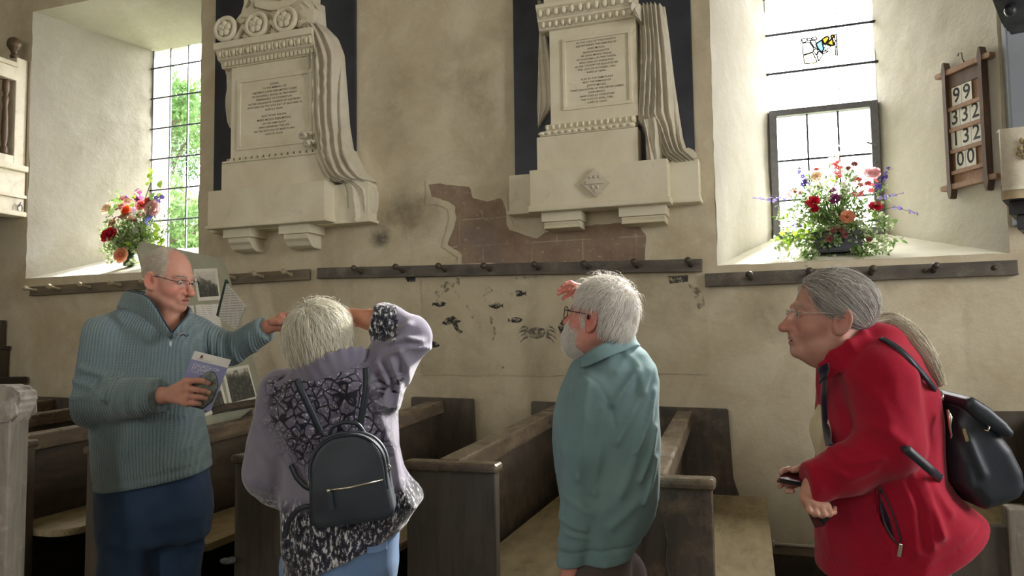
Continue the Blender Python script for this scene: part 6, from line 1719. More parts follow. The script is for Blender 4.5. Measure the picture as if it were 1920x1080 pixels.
# booklet in his hand
def booklet():
    D = 2.70
    TL, TR, BRr = c3(365, 658, D), c3(433, 675, D), c3(394, 771, D); u = TR-TL; v = BRr-TR
    n = np.cross(u, v); n /= np.linalg.norm(n); n = n if n[1] < 0 else -n
    o = tag(empty('booklet', to_world(TL+u/2+v/2)), 'church guide booklet with white header, lilac cover and pointed arch picture', 'booklet')
    def q(a, b, e): return Vector(to_world(TL+u*a+v*b+n*e))-o.location
    def slab(name, poly, e0, e1, mat):
        A = [q(a, b, e0) for a, b in poly]; B = [q(a, b, e1) for a, b in poly]; m = MB(); a_ = [m.bm.verts.new(p) for p in A]; b_ = [m.bm.verts.new(p) for p in B]
        m.bm.faces.new(a_[::-1]); m.bm.faces.new(b_); k = len(A)
        for i in range(k): m.bm.faces.new((a_[i], a_[(i+1) % k], b_[(i+1) % k], b_[i]))
        return m.build(name, mat, o)
    slab('pages', [(0, 0), (1, 0), (1, 1), (0, 1)], -0.003, 0.0, simple('white_paper', (232, 232, 226), 0.6))
    t = NT('lilac_cover'); t.col(t.ramp(t.noise(9, 3), [(0.3, lin((138, 142, 186))), (0.7, lin((152, 156, 196)))])).rough(0.35)
    slab('cover', [(0, 0.155), (1, 0.155), (1, 1), (0, 1)], 0.0, 0.0012, t.m)
    slab('header', [(0, 0), (1, 0), (1, 0.155), (0, 0.155)], 0.0, 0.0012, simple('header_white', (240, 240, 232), 0.4))
    arch = [(0.30, 1.0), (0.30, 0.52)]+[(0.30+0.36*(i/8), 0.52-0.24*math.sin(PI/2*i/8)) for i in range(9)][1:]+[(0.66+0.30*(i/8), 0.28+0.24*(1-math.cos(PI/2*i/8))) for i in range(1, 9)]+[(0.96, 0.82), (0.80, 1.0)]
    slab('arch_border', arch, 0.0012, 0.0018, simple('dark_print', (38, 46, 60), 0.4))
    ctr = np.mean(arch, 0); inner = [(ctr[0]+(a-ctr[0])*0.93, ctr[1]+(b-ctr[1])*0.93) for a, b in arch]
    t = NT('arch_picture'); t.col(t.ramp(t.noise(24, 5, 0.6), [(0.3, lin((62, 78, 82))), (0.5, lin((128, 140, 132))), (0.7, lin((176, 178, 160)))])).rough(0.35)
    slab('arch_picture', inner, 0.0018, 0.0022, t.m)
    wh = simple('white_print', (236, 238, 244), 0.4)
    L = float(np.linalg.norm(u)); ux = u/L; vy = v/np.linalg.norm(v)
    def put(body, size, a, b, mat, name):
        me = text_mesh(body, size, 'LEFT'); P = np.empty(len(me.vertices)*3, np.float32); me.vertices.foreach_get('co', P); P = P.reshape(-1, 3)
        p0 = TL+u*a+v*b; Wv = to_world(p0+P[:, :1]*ux-P[:, 1:2]*vy+n*0.0018)-np.array(o.location); me.vertices.foreach_set('co', Wv.astype(np.float32).ravel()); me.update(); link(name, me, mat, o)
    put('CHURCH OF', 0.0165, 0.10, 0.245, wh, 'title'); put('ST JAMES', 0.0165, 0.10, 0.315, wh, 'title'); put('CAMELEY, SOMERSET', 0.0075, 0.10, 0.378, wh, 'subtitle')
    slab('emblem', [(0.20, 0.105), (0.215, 0.05), (0.24, 0.032), (0.265, 0.05), (0.28, 0.105), (0.255, 0.105), (0.25, 0.075), (0.235, 0.105)], 0.0012, 0.0018, simple('maroon_print', (128, 52, 48), 0.5))
    put('CHURCHES CONSERVATION', 0.0045, 0.12, 0.125, simple('grey_print', (150, 150, 150), 0.5), 'small_print')
    return o
booklet()
# ------------------------------------------------------------------ 2. woman with the leather backpack, seen from behind
def fleece_print():
    t = NT('tree_print_fleece')
    m = t.sep(t.attr('Mask'))                       # r: tree print on the back, g: speckled hem and cuffs
    base = t.ramp(t.noise(5, 4), [(0.3, lin((120, 116, 134))), (0.7, lin((140, 136, 152)))])
    # branches: edges of cells, thick trunks below
    wob = t.n('ShaderNodeVectorMath', operation='ADD'); nz = t.n('ShaderNodeTexNoise'); nz.inputs['Scale'].default_value = 9; t.l(t.co(), nz.inputs['Vector'])
    sc = t.n('ShaderNodeVectorMath', operation='SCALE'); t.l(nz.outputs['Color'], sc.inputs[0]); sc.inputs['Scale'].default_value = 0.09; t.l(t.co(), wob.inputs[0]); t.l(sc.outputs[0], wob.inputs[1])
    e1 = t.vor(30, 'DISTANCE_TO_EDGE', vec=wob.outputs[0]); e2 = t.vor(66, 'DISTANCE_TO_EDGE', vec=wob.outputs[0])
    br = t.math('MAXIMUM', t.ramp(e1, [(0.05, 1.0), (0.11, 0.0)]), t.math('MULTIPLY', t.ramp(e2, [(0.04, 1.0), (0.08, 0.0)]), t.ramp(t.noise(7, 2), [(0.45, 0.0), (0.55, 1.0)])))
    cellc = t.mixc(t.ramp(t.noise(110, 3), [(0.56, 0.0), (0.66, 0.8)]), lin((112, 106, 124)), lin((206, 204, 210)))
    tree = t.mixc(br, cellc, lin((34, 34, 42)))
    c = t.mixc(m[0], base, tree)
    sp = t.noise(60, 6, 0.7, vec=t.co((1.6, 1.6, 0.8)))
    spc = t.ramp(sp, [(0.44, lin((34, 36, 46))), (0.53, lin((60, 62, 74))), (0.60, lin((214, 214, 216)))])
    c = t.mixc(m[1], c, spc)
    # broad dark boughs across the shoulder blade
    c = t.mixc(t.math('MULTIPLY', m[2], t.ramp(t.noise(15, 2, vec=t.co((1, 1, 2.2)), dist=1.0), [(0.50, 0.0), (0.56, 1.0)])), c, lin((40, 40, 50)))
    t.col(c).rough(0.95); t.b.inputs['Sheen Weight'].default_value = 0.45; t.b.inputs['Specular IOR Level'].default_value = 0.1
    t.bump(t.noise(260, 4), 0.3, 0.003); return t.m
def rrect2(q, w, h, r_top, r_bot):
    r = np.where(q[:, 1] > 0, r_top, r_bot); a = np.abs(q)-np.array([w, h])+r[:, None]
    return np.minimum(a.max(1), 0)+np.sqrt((np.maximum(a, 0)**2).sum(1))-r
M_BAG = NT('black_pebbled_leather'); M_BAG.col(M_BAG.ramp(M_BAG.noise(6, 3), [(0.3, lin((30, 38, 46))), (0.7, lin((42, 50, 58)))])).rough(0.45); M_BAG.bump(M_BAG.vor(420), 0.15, 0.001); M_BAG = M_BAG.m
M_CHROME = simple('bright_metal', (214, 208, 190), 0.25, metal=0.9)
def woman_backpack():
    D = 2.4; SK = (208, 156, 134)
    base = to_world(c3(620, 900, 2.5)); base[2] = 0
    fr = Frame(c3(604, 632, 2.46), (0.30, 0.94, 0.10), (-0.06, 0.0, 1)); hs = 0.96
    nk = c3(622, 712, 2.48)
    def head(P):
        d = head_field(fr.to(P), hs, fem=True); return smin(d, cap(P, fr.out((0, -0.02, -0.06)), nk, 0.052, 0.058), 0.025)
    pieces = [field_piece(head, [fr.o, nk], 0.16, 0.005, lambda V: skin_cols(SK, fr.to(V.astype(np.float32)), hs, True))]
    # raised right forearm and hand, shading her eyes
    el, wr = c3(768, 628, 2.50), c3(692, 599, 2.52); h0 = c3(655, 594, 2.56)
    K = [c3(632, 588, 2.60), c3(632, 594, 2.615), c3(632, 600, 2.63), c3(634, 606, 2.64)]
    Fg = [[k+np.array([-0.035, 0.01, 0.004]), k+np.array([-0.058, 0.014, 0.002]), k+np.array([-0.074, 0.018, -0.002])] for k in K]
    Th = [c3(650, 602, 2.57), c3(636, 612, 2.585), c3(624, 614, 2.59)]
    def arm(P):
        d = ecap(P, c3(745, 616, 2.51), wr, (0.036, 0.034), (0.032, 0.026), (0, 0, 1)); d = smin(d, ecap(P, wr, h0, (0.030, 0.024), (0.030, 0.018), (0, 0, 1)), 0.015)
        return smin(d, hand_field(P, h0, K, Fg, Th, 0.0125, 0.0082), 0.015)
    pieces.append(field_piece(arm, [c3(745, 616, 2.51), wr, h0]+[f[-1] for f in Fg]+Th, 0.05, 0.0034, flat_col((206, 146, 120), 0.08)))
    rows = [(690, 585, 670, 2.5, .06), (715, 530, 705, 2.5, .10), (760, 515, 715, 2.5, .12), (850, 510, 705, 2.5, .12), (960, 520, 715, 2.5, .13), (1060, 530, 715, 2.5, .13)]
    hL, hR = c3(575, 1030, 2.5), c3(675, 1030, 2.5); aL, aR = floor_pt(580, 2.48, .09), floor_pt(675, 2.52, .09); kL = (hL+aL)/2; kR = (hR+aR)/2
    shL, elL, wrL = c3(520, 740, 2.47), c3(498, 890, 2.46), c3(575, 905, 2.68)
    def body(P):
        d = loft(P, rows, D); d = union(0.03, d, cap(P, shL, elL, .045, .038), cap(P, elL, wrL, .036, .028), cap(P, c3(695, 715, 2.48), el, .045, .038))
        d = smin(d, hand_field(P, wrL, [wrL+np.array([.02*i-.03, .07, -.01]) for i in range(4)], [[wrL+np.array([.02*i-.03, .10, -.02]), wrL+np.array([.02*i-.03, .11, -.05])] for i in range(4)], None), 0.02)
        return union(0.03, d, cap(P, hL, kL, .075, .055), cap(P, kL, aL, .05, .04), cap(P, hR, kR, .075, .055), cap(P, kR, aR, .05, .04))
    pieces.append(field_piece(body, [c3(470, 690, 2.4), aL, aR, c3(780, 640, 2.6), wrL], 0.12, 0.017, flat_col(SK)))
    root = make_person(pieces, base, 'white-haired woman in tree-print fleece shading her eyes, black backpack on her back')
    # fleece jacket
    T = [(672, 585, 672, 2.49, .08), (690, 545, 702, 2.49, .12), (715, 512, 722, 2.49, .15), (750, 500, 735, 2.49, .165), (800, 500, 735, 2.49, .165), (850, 505, 738, 2.5, .165), (890, 508, 752, 2.5, .17), (925, 512, 776, 2.5, .17), (950, 514, 784, 2.5, .17), (985, 514, 764, 2.5, .17), (1030, 514, 740, 2.5, .17), (1090, 520, 730, 2.5, .17)]
    fo = [([(742, 770), (752, 720), (735, 672)], .010, .013), ([(722, 760), (730, 715), (712, 680)], .010, .012), ([(762, 735), (768, 690), (752, 655)], .009, .010), ([(700, 800), (738, 740), (770, 680)], .012, .008)]
    fo2 = [([(790, 640), (762, 632), (735, 640)], .009, .012), ([(800, 655), (770, 652), (742, 662)], .009, .012), ([(768, 608), (745, 622)], .009, .009)]
    fo3 = [([(735, 850), (748, 920), (770, 960)], .016, .014), ([(722, 870), (728, 960), (735, 1000)], .014, .010), ([(705, 760), (725, 830)], .014, .012), ([(520, 960), (530, 1050)], .02, .010), ([(600, 990), (590, 1070)], .02, .008), ([(560, 980), (552, 1060)], .016, .008), ([(650, 985), (655, 1050)], .02, .008)]
    foL = [([(490, 790), (520, 850)], .016, .010), ([(480, 840), (520, 880)], .016, .010), ([(465, 900), (505, 918)], .014, .008), ([(512, 770), (535, 850)], .02, .010)]
    cv = lambda pts, d: [c3(x, y, d) for x, y in pts]
    def jacket(P):
        d = loft(P, T, D, 2.3)
        b = union(0.02, cap(P, c3(700, 722, 2.47), c3(735, 668, 2.48), .088, .076), cap(P, c3(735, 668, 2.48), c3(768, 634, 2.49), .074, .066), cap(P, c3(766, 630, 2.49), c3(722, 607, 2.505), .066, .056), cap(P, c3(728, 606, 2.505), c3(704, 603, 2.515), .062, .056))
        for p, w, k in fo+fo2: b = b-fold(P, cv(p, 2.42), w, k*1.5, 2.52)
        cuff = np.exp(-((plane(P, c3(724, 607, 2.505), (-0.05, 0.01, 0.02))-0.0)/0.010)**2)*0.006
        b = smax(b-0.004*fbm(P*40, 2, 8)*0+cuff*0, plane(P, c3(702, 602, 2.515), (-1, 0.1, 0.15)), 0.008)
        d = smin(d, b, 0.035)
        l = union(0.025, cap(P, c3(530, 738, 2.47), c3(500, 880, 2.46), .085, .072), cap(P, c3(500, 885, 2.46), c3(522, 912, 2.50), .074, .066), cap(P, c3(522, 912, 2.50), c3(570, 912, 2.66), .062, .05))
        for p, w, k in foL: l = l-fold(P, cv(p, 2.4), w, k, 2.46)
        d = smin(d, l, 0.025)
        for p, w, k in fo3: d = d-fold(P, cv(p, 2.35), w, k, 2.45)
        d = d-creases(P, (9, 9, 5), 9, 0.008)
        h1 = plane(P, c3(640, 1048, 2.4), (0.42, 0.0, -1.0)); h2 = plane(P, c3(560, 1085, 2.4), (0.05, 0, -1.0)); h3 = plane(P, c3(785, 946, 2.4), (0.9, 0, -0.85))
        d = smax(smax(d, smin(h1, h1, 0.01), 0.008), h2, 0.01)
        d = smax(d, -cap(P, c3(622, 650, 2.5), c3(624, 694, 2.5), .07, .058), 0.008)
        return d
    def mask(V):
        px, py = 960+F*V[:, 0]/V[:, 1], 540-F*V[:, 2]/V[:, 1]
        sm = lambda a, b, x: np.clip((x-a)/(b-a), 0, 1)
        wob = 16*fbm(V*9, 2, 31)
        arm = (px+0.75*(py-690) > 742) & (py < 700)
        back = sm(490, 515, px+wob*0.6)*sm(0, 40, 700-px+(py-690)*0.4+wob)*sm(690, 700, py+0.28*(px-560)+wob*0.2)*sm(0, 40, 905-py+wob-0.25*np.abs(px-620))
        back = back*(1-sm(0, 40, 555-px+wob)*sm(0, 40, py-790+wob))
        hem = sm(0, 40, py-(935+wob)+np.maximum(0, px-700)*0.9)
        cuff = ((px > 690) & (px < 742+wob*0.5) & (py < 640) & (py > 560)).astype(float)
        bough = sm(690, 720, px)*sm(690, 710, py)*sm(0, 30, 800-py)*(px < 760)
        lc = sm(0, 20, 530-px+wob)*sm(0, 30, py-905+wob*1.5)*0.6
        return np.column_stack([back, np.clip(hem+cuff+lc, 0, 1), bough])
    FL = fleece_print()
    lo = np.array([c3(440, 600, 2.5)[0], 2.22, c3(0, 1100, 2.4)[2]]); hi = np.array([c3(825, 600, 2.5)[0], 2.76, c3(0, 560, 2.5)[2]])
    form('fleece_jacket', jacket, lo, hi, 0.0062, FL, root, {'Mask': mask})
    plain = fabric('lavender_grey_fleece', (132, 128, 146), (112, 108, 126), 0.95, 6, 0.5, 300, 0.3)
    def collar(P):
        pts = smooth_path([c3(546, 718, 2.40), c3(572, 702, 2.36), c3(604, 687, 2.345), c3(640, 673, 2.35), c3(668, 664, 2.39), c3(690, 678, 2.46), c3(690, 688, 2.56)], 14)
        d = None
        for a, b in zip(pts[:-1], pts[1:]):
            e = ecap(P, a, b, (0.027, 0.011), (0.027, 0.011), (0.25, -0.2, 1)); d = e if d is None else smin(d, e, 0.02)
        d = smin(d, ecap(P, c3(520, 722, 2.40), c3(548, 716, 2.39), (0.012, 0.012), (0.018, 0.014), (0, 0, 1)), 0.02)
        return d
    form('collar', collar, c3(500, 760, 2.4)-np.array([0, .2, 0]), c3(720, 630, 2.4)+np.array([0, .3, 0]), 0.006, plain, root)
    # cuff turned back, thick and speckled
    def cuffs(P):
        d = None
        for a, b, r0, r1 in ((c3(734, 606, 2.50), c3(718, 604, 2.51), .060, .064), (c3(718, 604, 2.51), c3(704, 602, 2.515), .064, .056)):
            e = cap(P, a, b, r0, r1); d = e if d is None else smin(d, e, 0.01)
        d = smax(d, plane(P, c3(701, 602, 2.515), (-1, 0.1, 0.15)), 0.01); d = smax(d, -plane(P, c3(738, 612, 2.50), (-1, 0.1, 0.3)), 0.01)
        return d-0.006*fbm(P*26, 2, 12)
    form('cuff', cuffs, c3(680, 655, 2.4)-np.array([0, .05, 0]), c3(765, 560, 2.6)+np.array([0, .05, 0]), 0.005, FL, root, {'Mask': lambda V: np.tile([0, 1.0, 0], (len(V), 1))})
    def jeans(P):
        d = loft(P, [(970, 528, 738, 2.5, .15), (1020, 526, 740, 2.5, .155), (1075, 530, 736, 2.5, .15), (1120, 545, 728, 2.5, .12)], D, 2.3)
        l = union(0.02, cap(P, c3(580, 1060, 2.5), kL, .096, .075), cap(P, kL, aL, .075, .06)); r = union(0.02, cap(P, c3(685, 1060, 2.5), kR, .096, .075), cap(P, kR, aR, .075, .06))
        d = smin(smin(d, l, 0.03), r, 0.03)-0.003*fbm(P*9, 2, 5)-fold(P, cv([(640, 1010), (636, 1090)], 2.35), .006, -.010, 2.45)-fold(P, cv([(660, 1050), (725, 1010)], 2.35), .012, .007, 2.5)
        up = np.array([0, 0, 1.0])@VB.T; return np.maximum(d, -(P-to_view(np.array([0, 0, 0.03])).astype(np.float32))@up.astype(np.float32))
    pale = fabric('pale_denim', (128, 158, 196), (104, 134, 176), 0.8, 6, 0.15, 500, 0.3)
    form('jeans', jeans, (c3(500, 0, 2.5)[0], 2.26, aL[2]-0.1), (c3(760, 0, 2.5)[0], 2.74, c3(0, 960, 2.4)[2]), 0.011, pale, root)
    strip('hip_pocket', [(688, 1026, 2.345), (706, 1024, 2.35), (726, 1016, 2.37)], [(688, 1038, 2.345), (708, 1037, 2.35), (726, 1030, 2.37)], 0.003, pale, root, n=12)
    shoes(root, [aL, aR], (0.1, 1.0), M_DARKSHOE, 0.24)
    # bob of white hair from a crown whorl
    HC = (236, 232, 214)
    hv = lambda P: smin(ell(P, (0, -0.022, 0.026), (0.096, 0.112, 0.098)), ell(P, (0, -0.030, -0.040), (0.094, 0.092, 0.070)), 0.03)
    def hcap(P):
        L = fr.to(P)/hs; d = hv(L)+0.006
        d = smax(d, plane(L, (0, 0.055, 0.03), (0, 1, -0.35)), 0.02)
        d = smax(d, plane(L, (0, 0.03, -0.088), (0, 0.42, -1)), 0.012)
        return (d-0.003*fbm(np.column_stack([np.arctan2(L[:, 0], L[:, 1])*7, L[:, 2]*12, L[:, 1]*6]).astype(np.float32), 2, 3))*hs
    form('hair_mass', hcap, fr.o-0.16, fr.o+0.16, 0.005, M_HAIR, root, {'Col': lambda V: flat_col((206, 200, 180), 0.12)(V)})
    rng = np.random.default_rng(5)
    wh = np.array([-0.005, -0.075, 0.108])
    R = scalp_points(rng, 4600, lambda p: (p[:, 1] < 0.062-0.3*np.clip(0.05-p[:, 2], 0, 1)) & (p[:, 2] > -0.045), (0, -0.02, 0.028), (0.084, 0.102, 0.09))
    def flow(P):
        d = P-wh; d = d/(np.linalg.norm(d, axis=1)[:, None]+1e-6); d[:, 2] -= 0.55; d += 0.25*np.column_stack([vnoise(P*16+k*7, 40+k) for k in range(3)]); return d
    ln = rng.uniform(0.007, 0.0125, len(R))
    paths = grow(R, 11, ln, flow, hv, rng.uniform(-0.006, 0.005, len(R)), rng, 0.22)
    keep = paths[:, :, 2].min(1) > -0.135
    hair_obj('hair', paths[keep], 0.0009, rng, HC, 0.14, root, fr, hs)
    R = scalp_points(rng, 260, lambda p: (p[:, 2] > -0.02) & (p[:, 1] < 0.05), (0, -0.02, 0.028), (0.09, 0.107, 0.094))
    paths = grow(R, 10, rng.uniform(0.006, 0.010, len(R)), flow, hv, rng.uniform(0.004, 0.016, len(R)), rng, 0.6)
    hair_obj('stray_hair', paths, 0.0006, rng, HC, 0.1, root, fr, hs)
    return root
woman_a = woman_backpack()
def backpack():
    c = c3(658, 893, 2.262); ang = math.radians(-6.5)
    ux = np.array([math.cos(ang), 0.10, -math.sin(ang)]); ux /= np.linalg.norm(ux); uz = np.array([math.sin(ang), 0.10, math.cos(ang)]); uz -= ux*(uz@ux); uz /= np.linalg.norm(uz); uy = np.cross(uz, ux)
    R = np.array([ux, uy, uz]); o = tag(empty('backpack', to_world(c)), 'small black leather backpack worn on the tree-print fleece', 'backpack')
    w, h = 0.112, 0.128
    def loc(P): return (P-c.astype(np.float32))@R.T.astype(np.float32)
    def out(q): return Vector(to_world(np.asarray(q)@R+c))-o.location
    def bagf(P, grow_=0.0, depth=0.062):
        L = loc(P); taper = 1+0.10*np.clip(-L[:, 2]/h, -1, 1); d2 = rrect2(np.column_stack([L[:, 0]/taper, L[:, 2]]), w+grow_, h+grow_, 0.098, 0.032); bul = 0.012*np.exp(-(L[:, 0]/0.09)**2-((L[:, 2]+0.03)/0.1)**2)
        dy = np.abs(L[:, 1]+0.0)-depth-bul; r = 0.016; d2 = d2+r; dy = dy+r
        return np.minimum(np.maximum(d2, dy), 0)+np.sqrt(np.maximum(d2, 0)**2+np.maximum(dy, 0)**2)-r-0.0012*fbm(P*14, 2, 7)
    form('bag_body', bagf, c-0.19, c+0.19, 0.0042, M_BAG, o)
    def ring(rad, yy, name, mat, g=0.002):
        pts = []
        for k in range(61):
            a = -0.62*PI+k/60*(1.24*PI)+PI/2; 
            dx, dz = math.cos(a), math.sin(a); lo_, hi_ = 0.0, 0.3
            for _ in range(22):
                mid = (lo_+hi_)/2; v = rrect2(np.array([[dx*mid, dz*mid]]), w-g, h-g, np.array([0.098]), np.array([0.032]))[0]
                if v < 0: lo_ = mid
                else: hi_ = mid
            pts.append(out((dx*lo_, yy, dz*lo_)))
        MB().tube(pts, rad, 6).build(name, mat, o)
    ring(0.0035, -0.060, 'edge_piping', M_BAG, 0.004); ring(0.0042, -0.022, 'zip_track', M_LEAD, -0.001); ring(0.003, 0.012, 'edge_piping', M_BAG, 0.0)
    MB().tube([out(p) for p in ((-0.062, -0.0745, -0.022), (0.0, -0.0775, -0.022), (0.098, -0.066, -0.014))], 0.0034, 6).build('pocket_zip', M_CHROME, o)
    MB().box(-0.006, 0.006, -0.003, 0.003, -0.05, 0.0, 0.002, M=Matrix.Translation(out((-0.052, -0.080, -0.026))) @ Matrix(np.column_stack([to_world(ux)-CAM, to_world(uy)-CAM, to_world(uz)-CAM]).tolist()).to_4x4()).build('zip_tab', M_BAG, o)
    MB().ball(out((-0.056, -0.081, -0.022)), 0.006, 8).build('zip_pull', M_CHROME, o)
    P = smooth_path([(-0.050, -0.01, h-0.012), (-0.040, -0.02, h+0.022), (0.0, -0.026, h+0.034), (0.040, -0.02, h+0.022), (0.055, -0.012, h-0.012)], 20)
    MB().tube([out(p) for p in P], 0.006, 8).build('carry_handle', M_BAG, o)
    sp = lambda pts: [(x, y, d) for x, y, d in pts]
    strap('shoulder_strap', [(556, 712, 2.315), (566, 735, 2.305), (585, 775, 2.305), (602, 812, 2.31)], 0.020, 0.006, M_BAG, o)
    strap('shoulder_strap', [(686, 690, 2.335), (688, 720, 2.315), (682, 760, 2.31), (674, 800, 2.31)], 0.020, 0.006, M_BAG, o)
    strap('side_strap', [(592, 920, 2.305), (572, 912, 2.315), (556, 895, 2.325), (546, 872, 2.34)], 0.016, 0.005, M_BAG, o)
    strap('dangling_strap', [(600, 985, 2.318), (596, 958, 2.30), (578, 948, 2.295), (558, 955, 2.30), (542, 975, 2.312), (534, 1005, 2.315)], 0.016, 0.005, M_BAG, o)
    MB().tube([out(p) for p in ((-0.108, -0.03, -0.012), (-0.118, -0.035, -0.004), (-0.112, -0.04, 0.012), (-0.102, -0.035, 0.004), (-0.108, -0.03, -0.012))], 0.0024, 6).build('strap_ring', M_CHROME, o)
    MB().tube([out(p) for p in ((0.112, -0.03, 0.004), (0.122, -0.035, 0.010), (0.116, -0.04, 0.024), (0.108, -0.035, 0.016), (0.112, -0.03, 0.004))], 0.0024, 6).build('strap_ring', M_CHROME, o)
backpack()

# ------------------------------------------------------------------ 3. bearded man in the teal sweatshirt
def man_teal():
    D = 2.5; SK = (212, 150, 134)
    base = to_world(c3(1140, 900, 2.55)); base[2] = 0
    ph = math.radians(56); hs = 1.02
    fr = Frame(c3(1124, 592, 2.52), (-math.sin(ph), math.cos(ph), 0.12), (0.04, 0, 1))
    nk = c3(1140, 668, 2.56)
    def head(P):
        d = head_field(fr.to(P), hs, jowl=0.5, nose=0.9); return smin(d, cap(P, fr.out((0, -0.020, -0.055)), nk, 0.058, 0.066), 0.028)
    pieces = [field_piece(head, [fr.o, nk], 0.165, 0.0029, lambda V: skin_cols(SK, fr.to(V.astype(np.float32)), hs, flush=0.9))]
    for sd in (-1, 1): pieces.append(eyeball(fr, hs, sd))
    # right hand held flat over the brow, on the far side
    wr = fr.out((0.085, 0.115, 0.030)); 
    def fl(x, y, z): return fr.out((x, y, z))
    K = [fl(0.038, 0.142, 0.046), fl(0.030, 0.152, 0.048), fl(0.022, 0.160, 0.047), fl(0.016, 0.166, 0.044)]
    K = [c3(1084, 537, 2.60), c3(1081, 542, 2.612), c3(1080, 547, 2.63), c3(1081, 552, 2.65)]
    Fg = [[c3(1070, 530, 2.57), c3(1060, 532, 2.56), c3(1055, 536, 2.555)], [c3(1066, 536, 2.585), c3(1055, 539, 2.575), c3(1048, 543, 2.57)], [c3(1064, 544, 2.61), c3(1054, 547, 2.60), c3(1047, 551, 2.595)], [c3(1067, 552, 2.635), c3(1060, 556, 2.628), c3(1056, 560, 2.624)]]
    Th = [c3(1090, 550, 2.60), c3(1082, 556, 2.585), c3(1076, 556, 2.575)]
    wr = c3(1108, 556, 2.68)
    def hand(P):
        d = hand_field(P, wr, K, Fg, Th, 0.0120, 0.0080); return smin(d, cap(P, wr, c3(1120, 590, 2.76), 0.026, 0.036), 0.02)
    def hc(V):
        c = flat_col((216, 146, 134), 0.07)(V)
        for f in Fg:
            w = np.exp(-(np.linalg.norm(V-f[-1], axis=1)/0.008)**2)[:, None]*0.5; c = c*(1-w)+np.array(lin((232, 178, 164)))*w
        return c
    pieces.append(field_piece(hand, [wr, c3(1120, 590, 2.76)]+K+[f[-1] for f in Fg]+Th, 0.045, 0.0027, hc))
    # left hand hanging
    wl = c3(1070, 1068, 2.46); K2 = [c3(1052, 1112, 2.47), c3(1056, 1115, 2.455), c3(1062, 1116, 2.442), c3(1070, 1114, 2.435)]
    F2 = [[k+np.array([-0.010, 0.012, -0.035]), k+np.array([-0.006, 0.02, -0.058]), k+np.array([0.002, 0.026, -0.074])] for k in K2]; T2_ = [c3(1056, 1082, 2.48), c3(1046, 1102, 2.50), c3(1042, 1120, 2.51)]
    def handl(P):
        d = hand_field(P, wl, K2, F2, T2_, 0.0135, 0.0092); return smin(d, cap(P, c3(1075, 1030, 2.455), wl, 0.034, 0.028), 0.02)
    pieces.append(field_piece(handl, [wl, c3(1075, 1030, 2.455)]+K2+[f[-1] for f in F2]+T2_, 0.045, 0.003, flat_col((214, 148, 130), 0.07)))
    rows = [(650, 1110, 1180, 2.56, .06), (675, 1085, 1200, 2.56, .10), (720, 1072, 1222, 2.56, .13), (800, 1058, 1222, 2.56, .14), (900, 1062, 1218, 2.56, .14), (1000, 1075, 1195, 2.55, .13), (1070, 1082, 1185, 2.55, .12)]
    h1, h2 = c3(1112, 1090, 2.52), c3(1155, 1090, 2.60); a1, a2 = floor_pt(1112, 2.50, .09), floor_pt(1165, 2.64, .09); k1, k2 = (h1+a1)/2, (h2+a2)/2
    sh, el = c3(1106, 742, 2.46), c3(1096, 900, 2.44); sh2, el2 = c3(1165, 700, 2.68), c3(1120, 700, 2.84)
    def body(P):
        d = loft(P, rows, D); d = union(0.03, d, cap(P, sh, el, .052, .042), cap(P, el, wl, .042, .030), cap(P, sh2, el2, .052, .042), cap(P, el2, c3(1120, 600, 2.78), .042, .034))
        return union(0.03, d, cap(P, h1, k1, .08, .06), cap(P, k1, a1, .055, .045), cap(P, h2, k2, .08, .06), cap(P, k2, a2, .055, .045))
    pieces.append(field_piece(body, [c3(1050, 650, 2.4), a1, a2, c3(1230, 700, 2.7), el2], 0.13, 0.017, flat_col(SK)))
    root = make_person(pieces, base, 'white-bearded man in teal sweatshirt with one hand raised to his brow')
    T = [(648, 1112, 1196, 2.56, .08), (662, 1092, 1217, 2.56, .11), (690, 1074, 1234, 2.56, .15), (730, 1056, 1239, 2.56, .17), (780, 1042, 1240, 2.56, .185), (830, 1039, 1241, 2.56, .19), (880, 1044, 1240, 2.56, .19), (930, 1052, 1237, 2.55, .185), (965, 1058, 1230, 2.55, .18), (1000, 1066, 1212, 2.55, .17), (1025, 1076, 1192, 2.55, .165), (1060, 1084, 1176, 2.55, .16)]
    cv = lambda pts, d=2.35: [c3(x, y, d) for x, y in pts]
    foA = [([(1105, 720), (1092, 800), (1085, 900)], .012, .008), ([(1132, 770), (1126, 850), (1118, 905)], .014, .008), ([(1085, 900), (1115, 930)], .012, .009), ([(1060, 940), (1110, 965)], .012, .010), ([(1055, 985), (1100, 1000)], .010, .010), ([(1065, 1010), (1112, 1018)], .008, .008), ([(1120, 925), (1122, 975)], .014, .010)]
    foB = [([(1152, 760), (1175, 730), (1198, 700)], .012, .012), ([(1160, 830), (1200, 760), (1228, 700)], .014, .012), ([(1195, 850), (1222, 800), (1238, 740)], .010, .014), ([(1205, 905), (1228, 860), (1240, 810)], .008, .013), ([(1212, 950), (1230, 910), (1239, 870)], .008, .012), ([(1180, 660), (1205, 690), (1212, 740)], .012, .010), ([(1160, 700), (1186, 672)], .010, .007), ([(1165, 930), (1210, 830)], .014, .008), ([(1045, 790), (1056, 860)], .010, .010), ([(1150, 990), (1205, 940)], .016, .008)]
